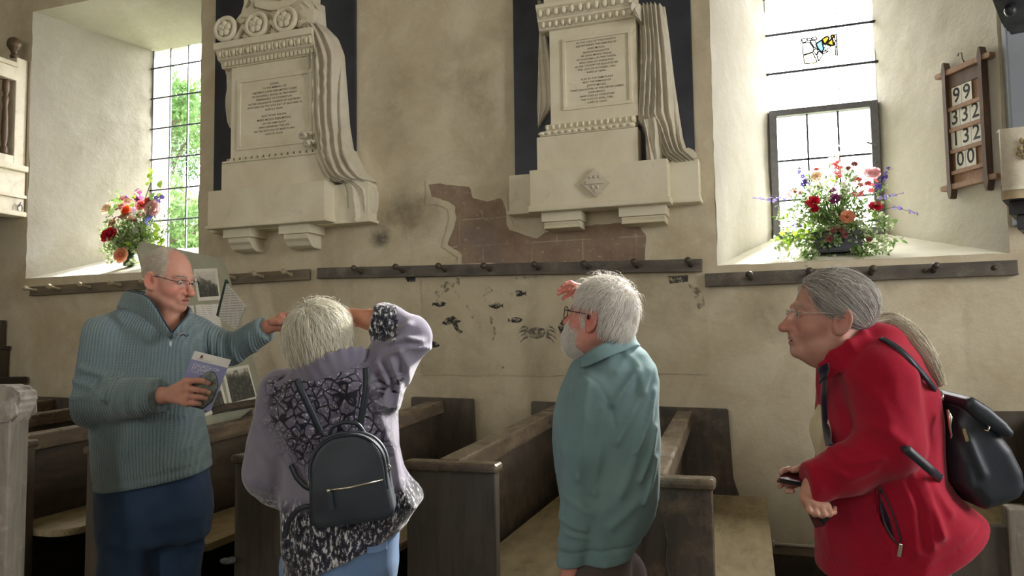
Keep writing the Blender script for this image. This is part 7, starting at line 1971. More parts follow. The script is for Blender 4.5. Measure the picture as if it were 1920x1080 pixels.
    def sweat(P):
        d = loft(P, T, D, 2.25)
        for p, w, k in foB: d = d-fold(P, cv(p), w, k, 2.56)
        d = smin(d, cap(P, c3(1170, 672, 2.60), c3(1196, 704, 2.64), .05, .06), 0.05)
        a = union(0.03, cap(P, c3(1112, 735, 2.455), c3(1102, 850, 2.435), .074, .070), cap(P, c3(1102, 850, 2.435), c3(1088, 960, 2.445), .070, .060), cap(P, c3(1088, 960, 2.445), c3(1080, 1010, 2.45), .060, .058))
        for p, w, k in foA: a = a-fold(P, cv(p), w, k, 2.46)
        cu = cap(P, c3(1078, 1020, 2.452), c3(1071, 1062, 2.458), .050, .044); a = smin(a, cu, 0.010)
        a = smax(a, plane(P, c3(1070, 1072, 2.46), (-0.15, 0, -1)), 0.006)
        seam = np.abs(pline(P*np.array([1, 0, 1], np.float32), [np.array([q[0], 0, q[2]]) for q in cv([(1092, 700), (1118, 715), (1142, 755), (1152, 800)], 2.42)]))
        d = smin(d, a, 0.012)+np.where(P[:, 1] < 2.5, 0.004*np.exp(-(seam/0.004)**2), 0)
        b = union(0.03, cap(P, c3(1160, 710, 2.66), el2, .068, .058), cap(P, el2, c3(1122, 620, 2.80), .055, .046)); d = smin(d, b, 0.03)
        d = d-creases(P, (8, 8, 4), 9, 0.008)
        hem = plane(P, c3(1120, 1044, 2.5), (0.12, 0, -1.0)); d = d+0.006*np.exp(-((hem+0.055)/0.006)**2)
        d = smax(d, hem, 0.008)
        d = smax(d, -ecap(P, c3(1136, 620, 2.55), c3(1142, 664, 2.57), (.066, .066), (.056, .056), (1, 0, 0)), 0.008)
        return d
    teal = fabric('teal_jersey', (122, 150, 152), (108, 137, 140), 0.85, 5, 0.1, 600, 0.15, 0.15)
    form('sweatshirt', sweat, (c3(1020, 0, 2.5)[0], 2.30, c3(0, 1085, 2.5)[2]), (c3(1262, 0, 2.5)[0], 2.98, c3(0, 600, 2.5)[2]), 0.0060, teal, root)
    # polo collar
    top = [(1086, 676, 2.46), (1102, 660, 2.435), (1128, 645, 2.43), (1160, 634, 2.45), (1188, 627, 2.51), (1190, 627, 2.60), (1165, 638, 2.66), (1130, 652, 2.66), (1104, 664, 2.62), (1090, 678, 2.55)]
    bot = [(1088, 690, 2.45), (1108, 684, 2.42), (1132, 672, 2.41), (1164, 660, 2.43), (1196, 648, 2.50), (1200, 648, 2.62), (1165, 660, 2.70), (1128, 672, 2.69), (1100, 684, 2.63), (1088, 692, 2.55)]
    strip('collar', top, bot, 0.008, teal, root, n=70, mid=0.6)
    def trousers(P):
        d = loft(P, [(1010, 1086, 1192, 2.55, .14), (1050, 1082, 1188, 2.55, .145), (1100, 1080, 1186, 2.56, .13)], D, 2.3)
        l = union(0.02, cap(P, c3(1114, 1080, 2.50), k1, .10, .08), cap(P, k1, a1, .08, .062)); r = union(0.02, cap(P, c3(1158, 1080, 2.62), k2, .10, .08), cap(P, k2, a2, .08, .062))
        d = smin(smin(d, l, 0.02), r, 0.02)-0.003*fbm(P*9, 2, 5); up = np.array([0, 0, 1.0])@VB.T
        return np.maximum(d, -(P-to_view(np.array([0, 0, 0.03])).astype(np.float32))@up.astype(np.float32))
    form('trousers', trousers, (c3(1040, 0, 2.5)[0], 2.32, a1[2]-0.1), (c3(1240, 0, 2.6)[0], 2.82, c3(0, 1005, 2.5)[2]), 0.012, fabric('brown_twill', (92, 80, 76), (76, 66, 64), 0.85), root)
    shoes(root, [a1, a2], (-0.8, 0.5), M_DARKSHOE)
    # hair and beard
    HC = (250, 246, 238)
    rng = np.random.default_rng(21)
    hv = lambda P: ell(P, (0, -0.020, 0.034), (0.086, 0.106, 0.094))
    hv2 = lambda P: smin(hv(P), ell(P, (0, -0.055, -0.030), (0.072, 0.062, 0.062)), 0.03)
    def noear(p): return ~((np.abs(p[:, 0]) > 0.050) & (p[:, 1] > -0.036) & (p[:, 2] < 0.020))
    def hcap(P):
        L = fr.to(P)/hs; d = hv2(L)+0.004; d = smax(d, plane(L, (0, 0.050, 0.05), (0, 1, -0.15)), 0.02); d = smax(d, plane(L, (0, -0.022, -0.002), (0, 0.9, -0.62)), 0.02); d = smax(d, plane(L, (0, -0.05, -0.078), (0, 0.1, -1)), 0.012)
        return (d-0.003*fbm(np.column_stack([L[:, 0]*30, L[:, 1]*30, L[:, 2]*16]).astype(np.float32), 2, 3))*hs
    form('hair_mass', hcap, fr.o-0.15, fr.o+0.15, 0.0048, M_HAIR, root, {'Col': lambda V: flat_col((214, 206, 190), 0.10)(V)})
    wh = np.array([0.004, -0.085, 0.088])
    def flow(P):
        d = P-wh; d = d/(np.linalg.norm(d, axis=1)[:, None]+1e-6); d[:, 2] -= 0.25+0.4*(np.abs(P[:, 0]) > 0.05); d[:, 1] += 0.1; d += 0.3*np.column_stack([vnoise(P*18+k*7, 50+k) for k in range(3)]); return d
    R = scalp_points(rng, 6500, lambda p: (p[:, 1] < 0.058-0.55*np.clip(0.06-p[:, 2], 0, 1)) & (p[:, 2] > -0.055) & noear(p), (0, -0.018, 0.033), (0.080, 0.101, 0.090))
    paths = grow(R, 8, rng.uniform(0.005, 0.0095, len(R)), flow, hv2, rng.uniform(-0.004, 0.007, len(R)), rng, 0.28)
    keep = (paths[:, :, 2].min(1) > -0.10) & noear(paths.reshape(-1, 3)).reshape(paths.shape[:2])[:, :5].all(1)
    hair_obj('hair', paths[keep], 0.00075, rng, HC, 0.12, root, fr, hs)
    R = scalp_points(rng, 420, lambda p: (p[:, 2] > 0.03) & (p[:, 1] < 0.05), (0, -0.018, 0.033), (0.084, 0.104, 0.092))
    paths = grow(R, 9, rng.uniform(0.005, 0.009, len(R)), flow, hv, rng.uniform(0.004, 0.026, len(R)), rng, 0.9)
    hair_obj('stray_hair', paths, 0.0006, rng, HC, 0.1, root, fr, hs)
    bv = lambda P: smin(ell(P, (0, 0.062, -0.092), (0.060, 0.056, 0.058)), ell(np.column_stack([np.abs(P[:, 0]), P[:, 1], P[:, 2]]), (0.044, 0.056, -0.052), (0.026, 0.030, 0.042)), 0.03)
    def beard(P):
        L = fr.to(P)/hs; d = bv(L)+0.005; d = smax(d, -ell(L, (0, 0.085, -0.060), (0.022, 0.04, 0.012)), 0.008)
        return (smax(d, plane(L, (0, 0.08, -0.030), (0, 0.6, 1)), 0.012)-0.0025*fbm((L*np.array([40, 40, 18])).astype(np.float32), 2, 3))*hs
    form('beard_mass', beard, fr.o-0.17, fr.o+0.15, 0.0046, M_HAIR, root, {'Col': lambda V: flat_col((224, 218, 206), 0.08)(V)})
    R = scalp_points(rng, 4200, lambda p: (p[:, 2] < -0.03+0.03*(np.abs(p[:, 0]) > 0.04)) & (p[:, 1] > 0.005), (0, 0.054, -0.075), (0.066, 0.064, 0.072))
    paths = grow(R, 5, rng.uniform(0.004, 0.008, len(R)), lambda P: np.column_stack([P[:, 0]*2, 0.25+0*P[:, 1], -1+0*P[:, 2]]), bv, rng.uniform(-0.003, 0.007, len(R)), rng, 0.4)
    hair_obj('beard', paths, 0.0007, rng, HC, 0.08, root, fr, hs)
    R = scalp_points(rng, 900, lambda p: (np.abs(p[:, 0]) > 0.052) & (p[:, 1] > 0.012) & (p[:, 1] < 0.04) & (p[:, 2] < 0.03) & (p[:, 2] > -0.06), (0, 0.0, -0.01), (0.070, 0.085, 0.10))
    paths = grow(R, 5, 0.006, lambda P: np.column_stack([P[:, 0]*1, 0.1+0*P[:, 1], -1+0*P[:, 2]]), lambda P: ell(P, (0, 0.0, -0.01), (0.070, 0.085, 0.10)), rng.uniform(0.0, 0.006, len(R)), rng, 0.2)
    hair_obj('sideburns', paths, 0.0008, rng, HC, 0.08, root, fr, hs)
    glasses(root, fr, hs, simple('brown_metal_frame', (74, 58, 54), 0.35, metal=0.5), lw=0.024, lh=0.018, rad=0.0014, y=0.112)
    MB().ball(Vector(to_world(fr.out(np.array([-0.083, -0.004, -0.004])*hs)))-root.location, (0.005, 0.005, 0.008), 8).build('hearing_aid', simple('dark_plastic', (58, 50, 48), 0.4), root)
    return root
man_b = man_teal()

# ------------------------------------------------------------------ 4. woman in the red jacket, leaning forward
def woman_red():
    D = 2.1; SK = (198, 150, 134)
    base = to_world(c3(1660, 1000, 2.15)); base[2] = 0
    hs = 0.985
    fr = Frame(c3(1553, 591, 2.06), (-0.985, 0.14, 0.03), (-0.02, 0.02, 1))
    nk = c3(1612, 690, 2.10)
    def head(P):
        d = head_field(fr.to(P), hs, fem=True, jowl=0.7, nose=0.95); d = smin(d, cap(P, fr.out((0, -0.030, -0.055)), nk, 0.055, 0.066), 0.03)
        return smin(d, cap(P, fr.out((0, 0.02, -0.105)), c3(1590, 690, 2.10), 0.034, 0.04), 0.03)
    pieces = [field_piece(head, [fr.o, nk], 0.17, 0.0026, lambda V: skin_cols(SK, fr.to(V.astype(np.float32)), hs, True, flush=0.45, brows=(150, 138, 128)))]
    for sd in (-1, 1): pieces.append(eyeball(fr, hs, sd))
    # near (left) hand gripping a strap, far hand holding a phone
    wl = c3(1524, 912, 1.99); K = [c3(1512, 935, 1.965), c3(1524, 944, 1.962), c3(1537, 949, 1.962), c3(1550, 950, 1.966)]
    Fg = [[c3(1517, 957, 1.952), c3(1527, 965, 1.955), c3(1533, 960, 1.968)], [c3(1531, 963, 1.95), c3(1541, 967, 1.955), c3(1546, 960, 1.968)], [c3(1545, 964, 1.95), c3(1554, 965, 1.957), c3(1557, 957, 1.97)], [c3(1557, 962, 1.955), c3(1564, 960, 1.962), c3(1565, 953, 1.974)]]
    Th = [c3(1510, 920, 1.98), c3(1506, 936, 1.975), c3(1512, 950, 1.972)]
    def hn(P):
        d = hand_field(P, wl, K, Fg, Th, 0.0115, 0.0074); return smin(d, cap(P, c3(1548, 906, 2.0), wl, 0.03, 0.026), 0.02)
    pieces.append(field_piece(hn, [wl, c3(1548, 906, 2.0)]+K+[f[-1] for f in Fg]+Th, 0.04, 0.0025, flat_col((204, 154, 132), 0.08)))
    wr = c3(1522, 892, 2.10); K2 = [c3(1496, 882, 2.085), c3(1492, 890, 2.095), c3(1490, 898, 2.10), c3(1490, 906, 2.10)]
    F2 = [[c3(1480, 880, 2.075), c3(1470, 882, 2.06), c3(1464, 886, 2.05)], [c3(1478, 892, 2.10), c3(1468, 896, 2.095), c3(1460, 900, 2.085)], [c3(1478, 902, 2.10), c3(1468, 908, 2.095), c3(1462, 912, 2.085)], [c3(1482, 914, 2.09), c3(1476, 920, 2.075), c3(1486, 921, 2.06)]]
    Th2 = [c3(1512, 886, 2.075), c3(1498, 879, 2.06), c3(1486, 882, 2.052)]
    def hf(P):
        d = hand_field(P, wr, K2, F2, Th2, 0.0125, 0.0083); return smin(d, cap(P, c3(1550, 890, 2.14), wr, 0.03, 0.026), 0.02)
    pieces.append(field_piece(hf, [wr, c3(1550, 890, 2.14)]+K2+[f[-1] for f in F2]+Th2, 0.04, 0.0027, flat_col((206, 158, 138), 0.08)))
    rows = [(650, 1585, 1650, 2.11, .06), (690, 1575, 1700, 2.12, .10), (760, 1570, 1730, 2.13, .13), (850, 1575, 1738, 2.13, .13), (950, 1582, 1745, 2.13, .14), (1100, 1590, 1750, 2.14, .14)]
    h1, h2 = c3(1650, 1080, 2.08), c3(1680, 1080, 2.22); a1, a2 = floor_pt(1660, 2.06, .09), floor_pt(1690, 2.24, .09); k1, k2 = (h1+a1)/2, (h2+a2)/2
    sh, el = c3(1652, 705, 1.98), c3(1662, 850, 1.96)
    def body(P):
        d = loft(P, rows, D); d = union(0.03, d, cap(P, sh, el, .045, .038), cap(P, el, c3(1545, 905, 2.0), .036, .03), cap(P, c3(1640, 710, 2.24), c3(1640, 850, 2.28), .045, .038), cap(P, c3(1640, 850, 2.28), c3(1550, 890, 2.14), .036, .028))
        return union(0.03, d, cap(P, h1, k1, .085, .06), cap(P, k1, a1, .055, .042), cap(P, h2, k2, .085, .06), cap(P, k2, a2, .055, .042))
    pieces.append(field_piece(body, [c3(1560, 650, 2.0), a1, a2, c3(1740, 760, 2.3), el], 0.13, 0.017, flat_col(SK)))
    root = make_person(pieces, base, 'woman with long grey ponytail and glasses leaning forward in a red fleece jacket')
    T = [(622, 1606, 1668, 2.11, .08), (640, 1586, 1684, 2.12, .11), (662, 1560, 1705, 2.12, .15), (690, 1552, 1724, 2.13, .175), (730, 1551, 1745, 2.13, .19), (780, 1555, 1758, 2.14, .195), (840, 1558, 1760, 2.14, .195), (890, 1560, 1764, 2.14, .195), (915, 1553, 1778, 2.14, .20), (940, 1553, 1806, 2.14, .205), (965, 1553, 1836, 2.14, .21), (1000, 1554, 1850, 2.14, .21), (1110, 1556, 1852, 2.14, .21)]
    cv = lambda pts, d=1.9: [c3(x, y, d) for x, y in pts]
    foA = [([(1600, 700), (1640, 740), (1665, 800)], .02, .008), ([(1575, 850), (1600, 872), (1650, 860)], .012, .012), ([(1560, 880), (1600, 900), (1640, 880)], .012, .010), ([(1555, 848), (1580, 838), (1610, 850)], .010, .010), ([(1535, 905), (1552, 925)], .010, .009), ([(1640, 800), (1690, 830)], .016, .010)]
    foB = [([(1690, 660), (1705, 720), (1700, 780)], .018, .014), ([(1715, 700), (1728, 780), (1722, 860)], .018, .014), ([(1692, 880), (1722, 960), (1730, 1040)], .016, .014), ([(1740, 905), (1765, 975), (1775, 1010)], .014, .016), ([(1650, 900), (1668, 960), (1690, 1050)], .018, .010), ([(1720, 895), (1745, 960), (1758, 1030)], .010, .012), ([(1600, 930), (1598, 1060)], .03, .008), ([(1765, 920), (1800, 970)], .014, .010)]
    w_cuff = c3(1508, 903, 2.0)
    hp = smooth_path([c3(1545, 696, 2.02), c3(1572, 677, 1.985), c3(1605, 652, 1.975), c3(1636, 630, 1.995), c3(1658, 624, 2.06), c3(1664, 632, 2.15), c3(1630, 657, 2.215), c3(1580, 686, 2.175), c3(1550, 702, 2.10)], 14)
    def coat(P):
        d = loft(P, T, D, 2.2)
        for p, w, k in foB: d = d-fold(P, cv(p), w, k, 2.12)
        d = smin(d, cap(P, c3(1640, 660, 2.05), c3(1652, 700, 2.0), .075, .085), 0.05)
        a = union(0.03, cap(P, c3(1652, 710, 1.985), c3(1668, 830, 1.965), .088, .076), cap(P, c3(1668, 832, 1.965), c3(1590, 880, 1.985), .072, .060), cap(P, c3(1590, 880, 1.985), c3(1532, 903, 1.995), .056, .050))
        for p, w, k in foA: a = a-fold(P, cv(p), w, k, 2.0)
        a = smax(a, plane(P, c3(1520, 908, 1.995), (-1, 0, -0.25)), 0.008); a = smin(a, smax(cap(P, c3(1534, 903, 1.995), c3(1516, 906, 1.995), .052, .050), plane(P, c3(1514, 908, 1.995), (-1, 0, -0.1)), 0.008), 0.006)
        d = smin(d, a, 0.016)
        b = union(0.03, cap(P, c3(1640, 700, 2.26), c3(1645, 845, 2.29), .08, .07), cap(P, c3(1645, 845, 2.29), c3(1545, 888, 2.15), .066, .048)); b = smax(b, plane(P, c3(1533, 890, 2.13), (-1, -0.6, 0)), 0.006)
        d = smin(d, b, 0.02)-creases(P, (7, 7, 4), 19, 0.008)
        hem = smax(plane(P, c3(1838, 972, 2.1), (0.55, 0, -1.0)), plane(P, c3(1600, 1082, 2.1), (0.08, 0, -1)), 0.03)
        d = d+0.004*np.exp(-((hem+0.05)/0.004)**2)
        d = smax(d, hem, 0.008)
        # pocket slit pulled open
        sl = poly2(P[:, [0, 2]], px_poly([(1650, 912), (1664, 945), (1678, 980), (1688, 1020), (1676, 1010), (1662, 985), (1652, 950)], 1.93)); d = np.where(P[:, 1] < 2.05, smax(d, -np.maximum(sl, P[:, 1]-1.975), 0.004), d)
        d = smax(d, -ecap(P, c3(1604, 610, 2.10), c3(1604, 668, 2.10), (.06, .075), (.05, .06), (1, 0, 0)), 0.008)
        h = None
        for p, q in zip(hp[:-1], hp[1:]):
            e = ecap(P, p, q, (0.026, 0.008), (0.026, 0.008), (-0.35, 0.0, 1)); h = e if h is None else smin(h, e, 0.012)
        h = h-fold(P, cv([(1560, 690), (1610, 655), (1655, 625)]), .006, .004, 2.02)
        return smin(d, h, 0.012)
    red = fabric('red_fleece', (178, 26, 54), (152, 18, 44), 0.92, 5, 0.15, 260, 0.25, 0.1)
    form('jacket', coat, (c3(1440, 0, 2.1)[0], 1.82, c3(0, 1100, 2.1)[2]), (c3(1862, 0, 2.2)[0], 2.42, c3(0, 590, 2.1)[2]), 0.0060, red, root)
    navy = fabric('navy_lining', (36, 34, 54), (28, 26, 42))
    strip('collar_flap', [(1534, 694, 2.0), (1540, 686, 1.985), (1552, 680, 1.975)], [(1536, 720, 1.995), (1544, 712, 1.98), (1552, 700, 1.972)], 0.006, navy, root, n=14)
    def blouse(P): return smin(cap(P, c3(1592, 720, 2.15), c3(1572, 800, 2.15), .055, .070), cap(P, c3(1572, 810, 2.15), c3(1582, 890, 2.15), .070, .064), 0.03)
    form('blouse', blouse, c3(1490, 990, 2.1)-np.array([0, .14, 0]), c3(1640, 690, 2.1)+np.array([0, .14, 0]), 0.008, fabric('cream_cotton', (216, 204, 170), (198, 184, 148)), root)
    # pocket zip
    zp = [(1650, 912, 1.925), (1664, 944, 1.917), (1678, 980, 1.913), (1687, 1018, 1.915)]; zq = [(1650, 912, 1.925), (1652, 950, 1.922), (1662, 985, 1.917), (1684, 1018, 1.915)]
    def surf_y(px, py):
        ys = np.linspace(1.8, 2.2, 160); Pp = np.array([c3(px, py, y) for y in ys], np.float32); v = coat(Pp); i = np.argmax(v < 0); return ys[i] if v[i] < 0 else 1.95
    global COAT
    COAT = surf_y
    zy = [(1546, 705), (1546, 740), (1547, 775), (1550, 808), (1556, 836)]
    strip('zip_facing', [(x-5, y, surf_y(x, y)+0.004) for x, y in zy], [(x+4, y, surf_y(x+4, y)-0.002) for x, y in zy], 0.006, navy, root, n=24)
    def onsurf(pts, off=0.003): return [(x, y, surf_y(x+dx, y)-off) for x, y, dx in pts]
    for nm, pts in (('zip_teeth', [(1649, 912, -3), (1666, 942, 4), (1680, 978, 4), (1689, 1016, 4)]), ('zip_teeth', [(1649, 912, -3), (1650, 950, -4), (1660, 986, -4), (1675, 1012, -4), (1686, 1022, -2)])):
        ptube(nm, [tuple(p) for p in smooth_path(onsurf(pts), 24)], 0.0024, M_LEAD, root, 6)
    sp = surf_y(1640, 960)
    form('pocket_lining', lambda P: prismsdf(P, px_poly([(1650, 918), (1664, 945), (1678, 980), (1688, 1018), (1676, 1010), (1662, 985), (1653, 950)], sp), sp-0.004, sp+0.012, 0.002), c3(1640, 1040, sp)-0.03, c3(1700, 900, sp)+0.03, 0.003, navy, root)
    zs = surf_y(1690, 1030)
    MB().box(-0.005, 0.005, -0.003, 0.003, -0.022, 0.012, 0.002, M=Matrix.Translation(Vector(to_world(c3(1688, 1028, zs-0.004)))-root.location) @ Matrix.Rotation(0.2, 4, 'Y')).build('zip_pull', M_CHROME, root)
    def slacks(P):
        d = loft(P, [(1000, 1590, 1770, 2.14, .17), (1060, 1580, 1775, 2.14, .17), (1130, 1585, 1765, 2.14, .15)], D, 2.3)
        l = union(0.02, cap(P, c3(1650, 1100, 2.08), k1, .105, .08), cap(P, k1, a1, .08, .06)); r = union(0.02, cap(P, c3(1690, 1100, 2.22), k2, .105, .08), cap(P, k2, a2, .08, .06))
        d = smin(smin(d, l, 0.03), r, 0.03); up = np.array([0, 0, 1.0])@VB.T
        return np.maximum(d, -(P-to_view(np.array([0, 0, 0.03])).astype(np.float32))@up.astype(np.float32))
    form('trousers', slacks, (c3(1560, 0, 2.1)[0], 1.90, a1[2]-0.12), (c3(1790, 0, 2.1)[0], 2.42, c3(0, 990, 2.1)[2]), 0.013, fabric('navy_trousers', (40, 46, 60), (30, 36, 48)), root)
    shoes(root, [a1, a2], (-1, 0.1), M_DARKSHOE, 0.24)
    # hair drawn back into a long tail
    HC = (186, 180, 172); rng = np.random.default_rng(31)
    hv = lambda P: ell(P, (0, -0.020, 0.034), (0.082, 0.105, 0.092))
    tie = np.array([0.0, -0.118, -0.030]); hz = lambda y: np.interp(y, [-.12, -.045, -.036, -.02, .0, .02, .05, .075], [-.06, -.055, -.03, .012, .014, .002, .022, .05])
    def hcap(P):
        L = fr.to(P)/hs; d = hv(L)+0.003; d = smin(d, ell(L, (0, -0.085, -0.012), (0.038, 0.036, 0.036)), 0.03)
        A = np.abs(L[:, 0])
        d = smax(d, plane(L, (0, 0.060, 0.055), (0, 1, -0.30)), 0.012)
        d = np.where(A > 0.02, smax(d, hz(L[:, 1])+0.004-L[:, 2], 0.006), d); d = smax(d, plane(L, (0, -0.05, -0.055), (0, 0.35, -1)), 0.012)
        return (d-0.002*fbm((L*np.array([30, 12, 40])).astype(np.float32), 2, 3))*hs
    form('hair_mass', hcap, fr.o-0.15, fr.o+0.15, 0.0045, M_HAIR, root, {'Col': lambda V: flat_col((128, 124, 122), 0.12)(V)})
    R = scalp_points(rng, 4200, lambda p: (p[:, 1] < 0.066+0.3*(p[:, 2]-0.07)) & (p[:, 2] > hz(p[:, 1])), (0, -0.018, 0.033), (0.079, 0.102, 0.0895))
    def flow(P):
        d = tie-P; d = d/(np.linalg.norm(d, axis=1)[:, None]+1e-6); d[:, 2] -= 0.12; return d+0.12*np.column_stack([vnoise(P*14+k*7, 60+k) for k in range(3)])
    paths = grow(R, 11, np.clip(np.linalg.norm(R-tie, axis=1)*1.12/11, 0.003, 0.03), flow, hv, rng.uniform(-0.001, 0.0045, len(R)), rng, 0.06)
    sh_ = rng.uniform(0, 1, len(R))
    hair_obj('hair', paths[sh_ < 0.6], 0.0007, rng, (168, 164, 160), 0.2, root, fr, hs); hair_obj('hair', paths[sh_ >= 0.6], 0.0007, rng, (214, 210, 202), 0.1, root, fr, hs)
    R = scalp_points(rng, 200, lambda p: (p[:, 2] > 0.04) & (p[:, 1] < 0.07), (0, -0.018, 0.033), (0.081, 0.104, 0.092))
    paths = grow(R, 9, rng.uniform(0.004, 0.010, len(R)), flow, hv, rng.uniform(0.003, 0.012, len(R)), rng, 0.5); hair_obj('stray_hair', paths, 0.0005, rng, (226, 222, 214), 0.1, root, fr, hs)
    # tail
    tp = smooth_path([fr.out((0, -0.105, -0.022)), c3(1664, 597, 2.05), c3(1694, 614, 2.03), c3(1724, 646, 2.02), c3(1748, 684, 2.015), c3(1767, 722, 2.015)], 30)
    n = 1100; tt = np.linspace(0, 1, 16); base_p = np.column_stack([np.interp(tt, np.linspace(0, 1, 30), tp[:, k]) for k in range(3)])
    an = rng.uniform(0, 2*PI, n); rr = np.sqrt(rng.uniform(0, 1, n)); prof = 0.009+0.017*np.sin(PI*np.clip(tt*0.9+0.12, 0, 1))**0.8
    tan = np.gradient(base_p, axis=0); tan /= np.linalg.norm(tan, axis=1)[:, None]; sa = np.cross(tan, np.array([0, 1.0, 0])); sa /= np.linalg.norm(sa, axis=1)[:, None]; sb = np.cross(tan, sa)
    wav = 0.0025*np.sin(tt[None]*18+rng.uniform(0, 6, (n, 1)))
    S = base_p[None]+((np.cos(an)*rr)[:, None]*prof[None]+wav)[..., None]*sa[None]+((np.sin(an)*rr)[:, None]*prof[None])[..., None]*sb[None]
    S += rng.normal(0, 0.0012, (n, 1, 3))
    fr0 = Frame((0, 0, 0), (0, 1, 0))
    hair_obj('ponytail', S, 0.0010, rng, (232, 224, 202), 0.18, root, fr0, 1.0)
    k = 110; st = rng.integers(3, 14, k); P0 = S[rng.integers(0, n, k), st]; dirs = -tan[st]*0.2+sa[st]*np.where(sa[st][:, 2:3] > 0, 1, -1)*1.0+rng.normal(0, .35, (k, 3)); fly = np.stack([P0+dirs*0.006*q for q in range(5)], 1)
    hair_obj('stray_hair', fly, 0.0005, rng, (230, 222, 200), 0.1, root, fr0, 1.0)
    glasses(root, fr, hs, simple('silver_frame', (200, 200, 200), 0.25, metal=0.9), lw=0.0215, lh=0.0145, rad=0.0008, rim='half', y=0.108)
    return root
woman_b = woman_red()
def handbag():
    D = 2.06
    c = c3(1815, 850, D); o = tag(empty('backpack', to_world(c)), 'black leather backpack with gold zip pulls on the red jacket', 'backpack')
    pl = px_poly([(1764, 752), (1790, 748), (1822, 782), (1858, 826), (1880, 870), (1885, 900), (1872, 920), (1840, 932), (1812, 940), (1800, 934), (1780, 910), (1760, 890), (1757, 850), (1760, 800)], D)
    cv = lambda pts, d=1.9: [c3(x, y, d) for x, y in pts]
    def bag(P):
        d = prismsdf(P, pl, 1.955, 2.175, 0.035)
        for p, w, k in (([(1790, 790), (1810, 860), (1800, 930)], .012, .007), ([(1825, 800), (1850, 860), (1868, 900)], .012, .008), ([(1808, 800), (1835, 880), (1845, 925)], .012, .006)): d = d-fold(P, cv(p), w, k, 2.05)
        return d-0.002*fbm(P*12, 2, 4)
    form('bag_body', bag, c-0.22, c+0.22, 0.005, M_BAG, o)
    fl = px_poly([(1766, 738), (1778, 733), (1808, 752), (1838, 778), (1852, 796), (1848, 806), (1838, 806), (1808, 790), (1780, 770), (1764, 752)], D)
    form('flap', lambda P: prismsdf(P, fl, 1.94, 2.19, 0.014), c-0.24, c+0.24, 0.005, M_BAG, o)
    def wp(x, y, d): return Vector(to_world(c3(x, y, d)))-o.location
    MB().tube([wp(1845, 806, 1.945), wp(1852, 808, 1.94), wp(1855, 801, 1.945), wp(1850, 796, 1.95)], 0.0025, 6).build('ring', M_CHROME, o)
    MB().hexa([tuple(wp(*p)) for p in ((1804, 805, 1.935), (1810, 803, 1.935), (1817, 826, 1.93), (1811, 829, 1.93), (1804, 805, 1.93), (1810, 803, 1.93), (1817, 826, 1.925), (1811, 829, 1.925))], 0.0).build('zip_pull', simple('gold_metal', (206, 186, 140), 0.3, metal=0.8), o)
    MB().tube([wp(1777, 768, 1.942), wp(1781, 782, 1.936), wp(1781, 800, 1.934), wp(1784, 815, 1.934), wp(1783, 822, 1.934)], [0.003, 0.006, 0.003, 0.002, 0.002], 8).build('zip_pull', M_CHROME, o)
    MB().tube([wp(1764, 735, 2.0), wp(1767, 742, 1.99), wp(1766, 750, 1.985)], 0.004, 6).build('buckle', M_CHROME, o)
    strap('shoulder_strap', [(x, y, COAT(x, y)-0.008) for x, y in ((1652, 634), (1668, 642), (1690, 658), (1712, 680), (1726, 696))]+[(1744, 718, COAT(1736, 712)-0.03), (1757, 734, 2.0), (1766, 746, 1.99)], 0.016, 0.005, M_BAG, o, nrm=(0.3, -1, 0.3))
    strap('shoulder_strap', [(1688, 829, COAT(1690, 832)+0.025)]+[(x, y, COAT(1700, 842)-0.012+(x-1700)*0.0004) for x, y in ((1700, 842), (1704, 846), (1724, 863), (1748, 884))]+[(1764, 898, 1.955)], 0.021, 0.005, M_BAG, o)
    MB().tube([wp(1753, 892, 1.928), wp(1756, 888, 1.926), wp(1758, 894, 1.928)], 0.003, 6).build('buckle', M_CHROME, o)
handbag()
def phone_and_case():
    o = tag(empty('phone', to_world(c3(1482, 900, 2.03))), 'dark phone in a red-edged case held out by the woman in red', 'phone')
    def q(x, y, d): return Vector(to_world(c3(x, y, d)))-o.location
    MB().hexa([tuple(q(*p)) for p in ((1455, 905, 2.02), (1503, 914, 2.0), (1506, 900, 2.07), (1466, 888, 2.085), (1460, 896, 2.02), (1504, 904, 2.0), (1508, 891, 2.07), (1468, 881, 2.085))], 0.004, 3).build('phone_case', simple('burgundy_case', (88, 30, 36), 0.4), o)
    MB().hexa([tuple(q(*p)) for p in ((1463, 897, 2.014), (1502, 904.5, 1.994), (1502, 911, 1.994), (1461, 903, 2.014), (1463, 897, 2.010), (1502, 904.5, 1.990), (1502, 911, 1.990), (1461, 903, 2.010))], 0.0005).build('screen_edge', simple('black_glass', (18, 20, 26), 0.15), o)
    w = tag(empty('wallet', to_world(c3(1532, 955, 2.0))), 'dark red folding wallet gripped in the hand of the woman in red', 'wallet')
    def r(x, y, d): return Vector(to_world(c3(x, y, d)))-w.location
    MB().hexa([tuple(r(*p)) for p in ((1502, 934, 2.0), (1512, 928, 2.0), (1548, 985, 1.99), (1528, 990, 1.99), (1502, 934, 2.03), (1512, 928, 2.03), (1548, 985, 2.02), (1528, 990, 2.02))], 0.004, 3).build('wallet_cover', simple('dark_red_leather', (78, 26, 34), 0.45), w)
    MB().hexa([tuple(r(*p)) for p in ((1514, 934, 1.988), (1560, 925, 1.985), (1562, 965, 1.985), (1546, 984, 1.984), (1514, 934, 2.004), (1560, 925, 2.0), (1562, 965, 2.0), (1546, 984, 2.0))], 0.004, 3).build('wallet_flap', simple('black_leather', (32, 32, 40), 0.45), w)
phone_and_case()
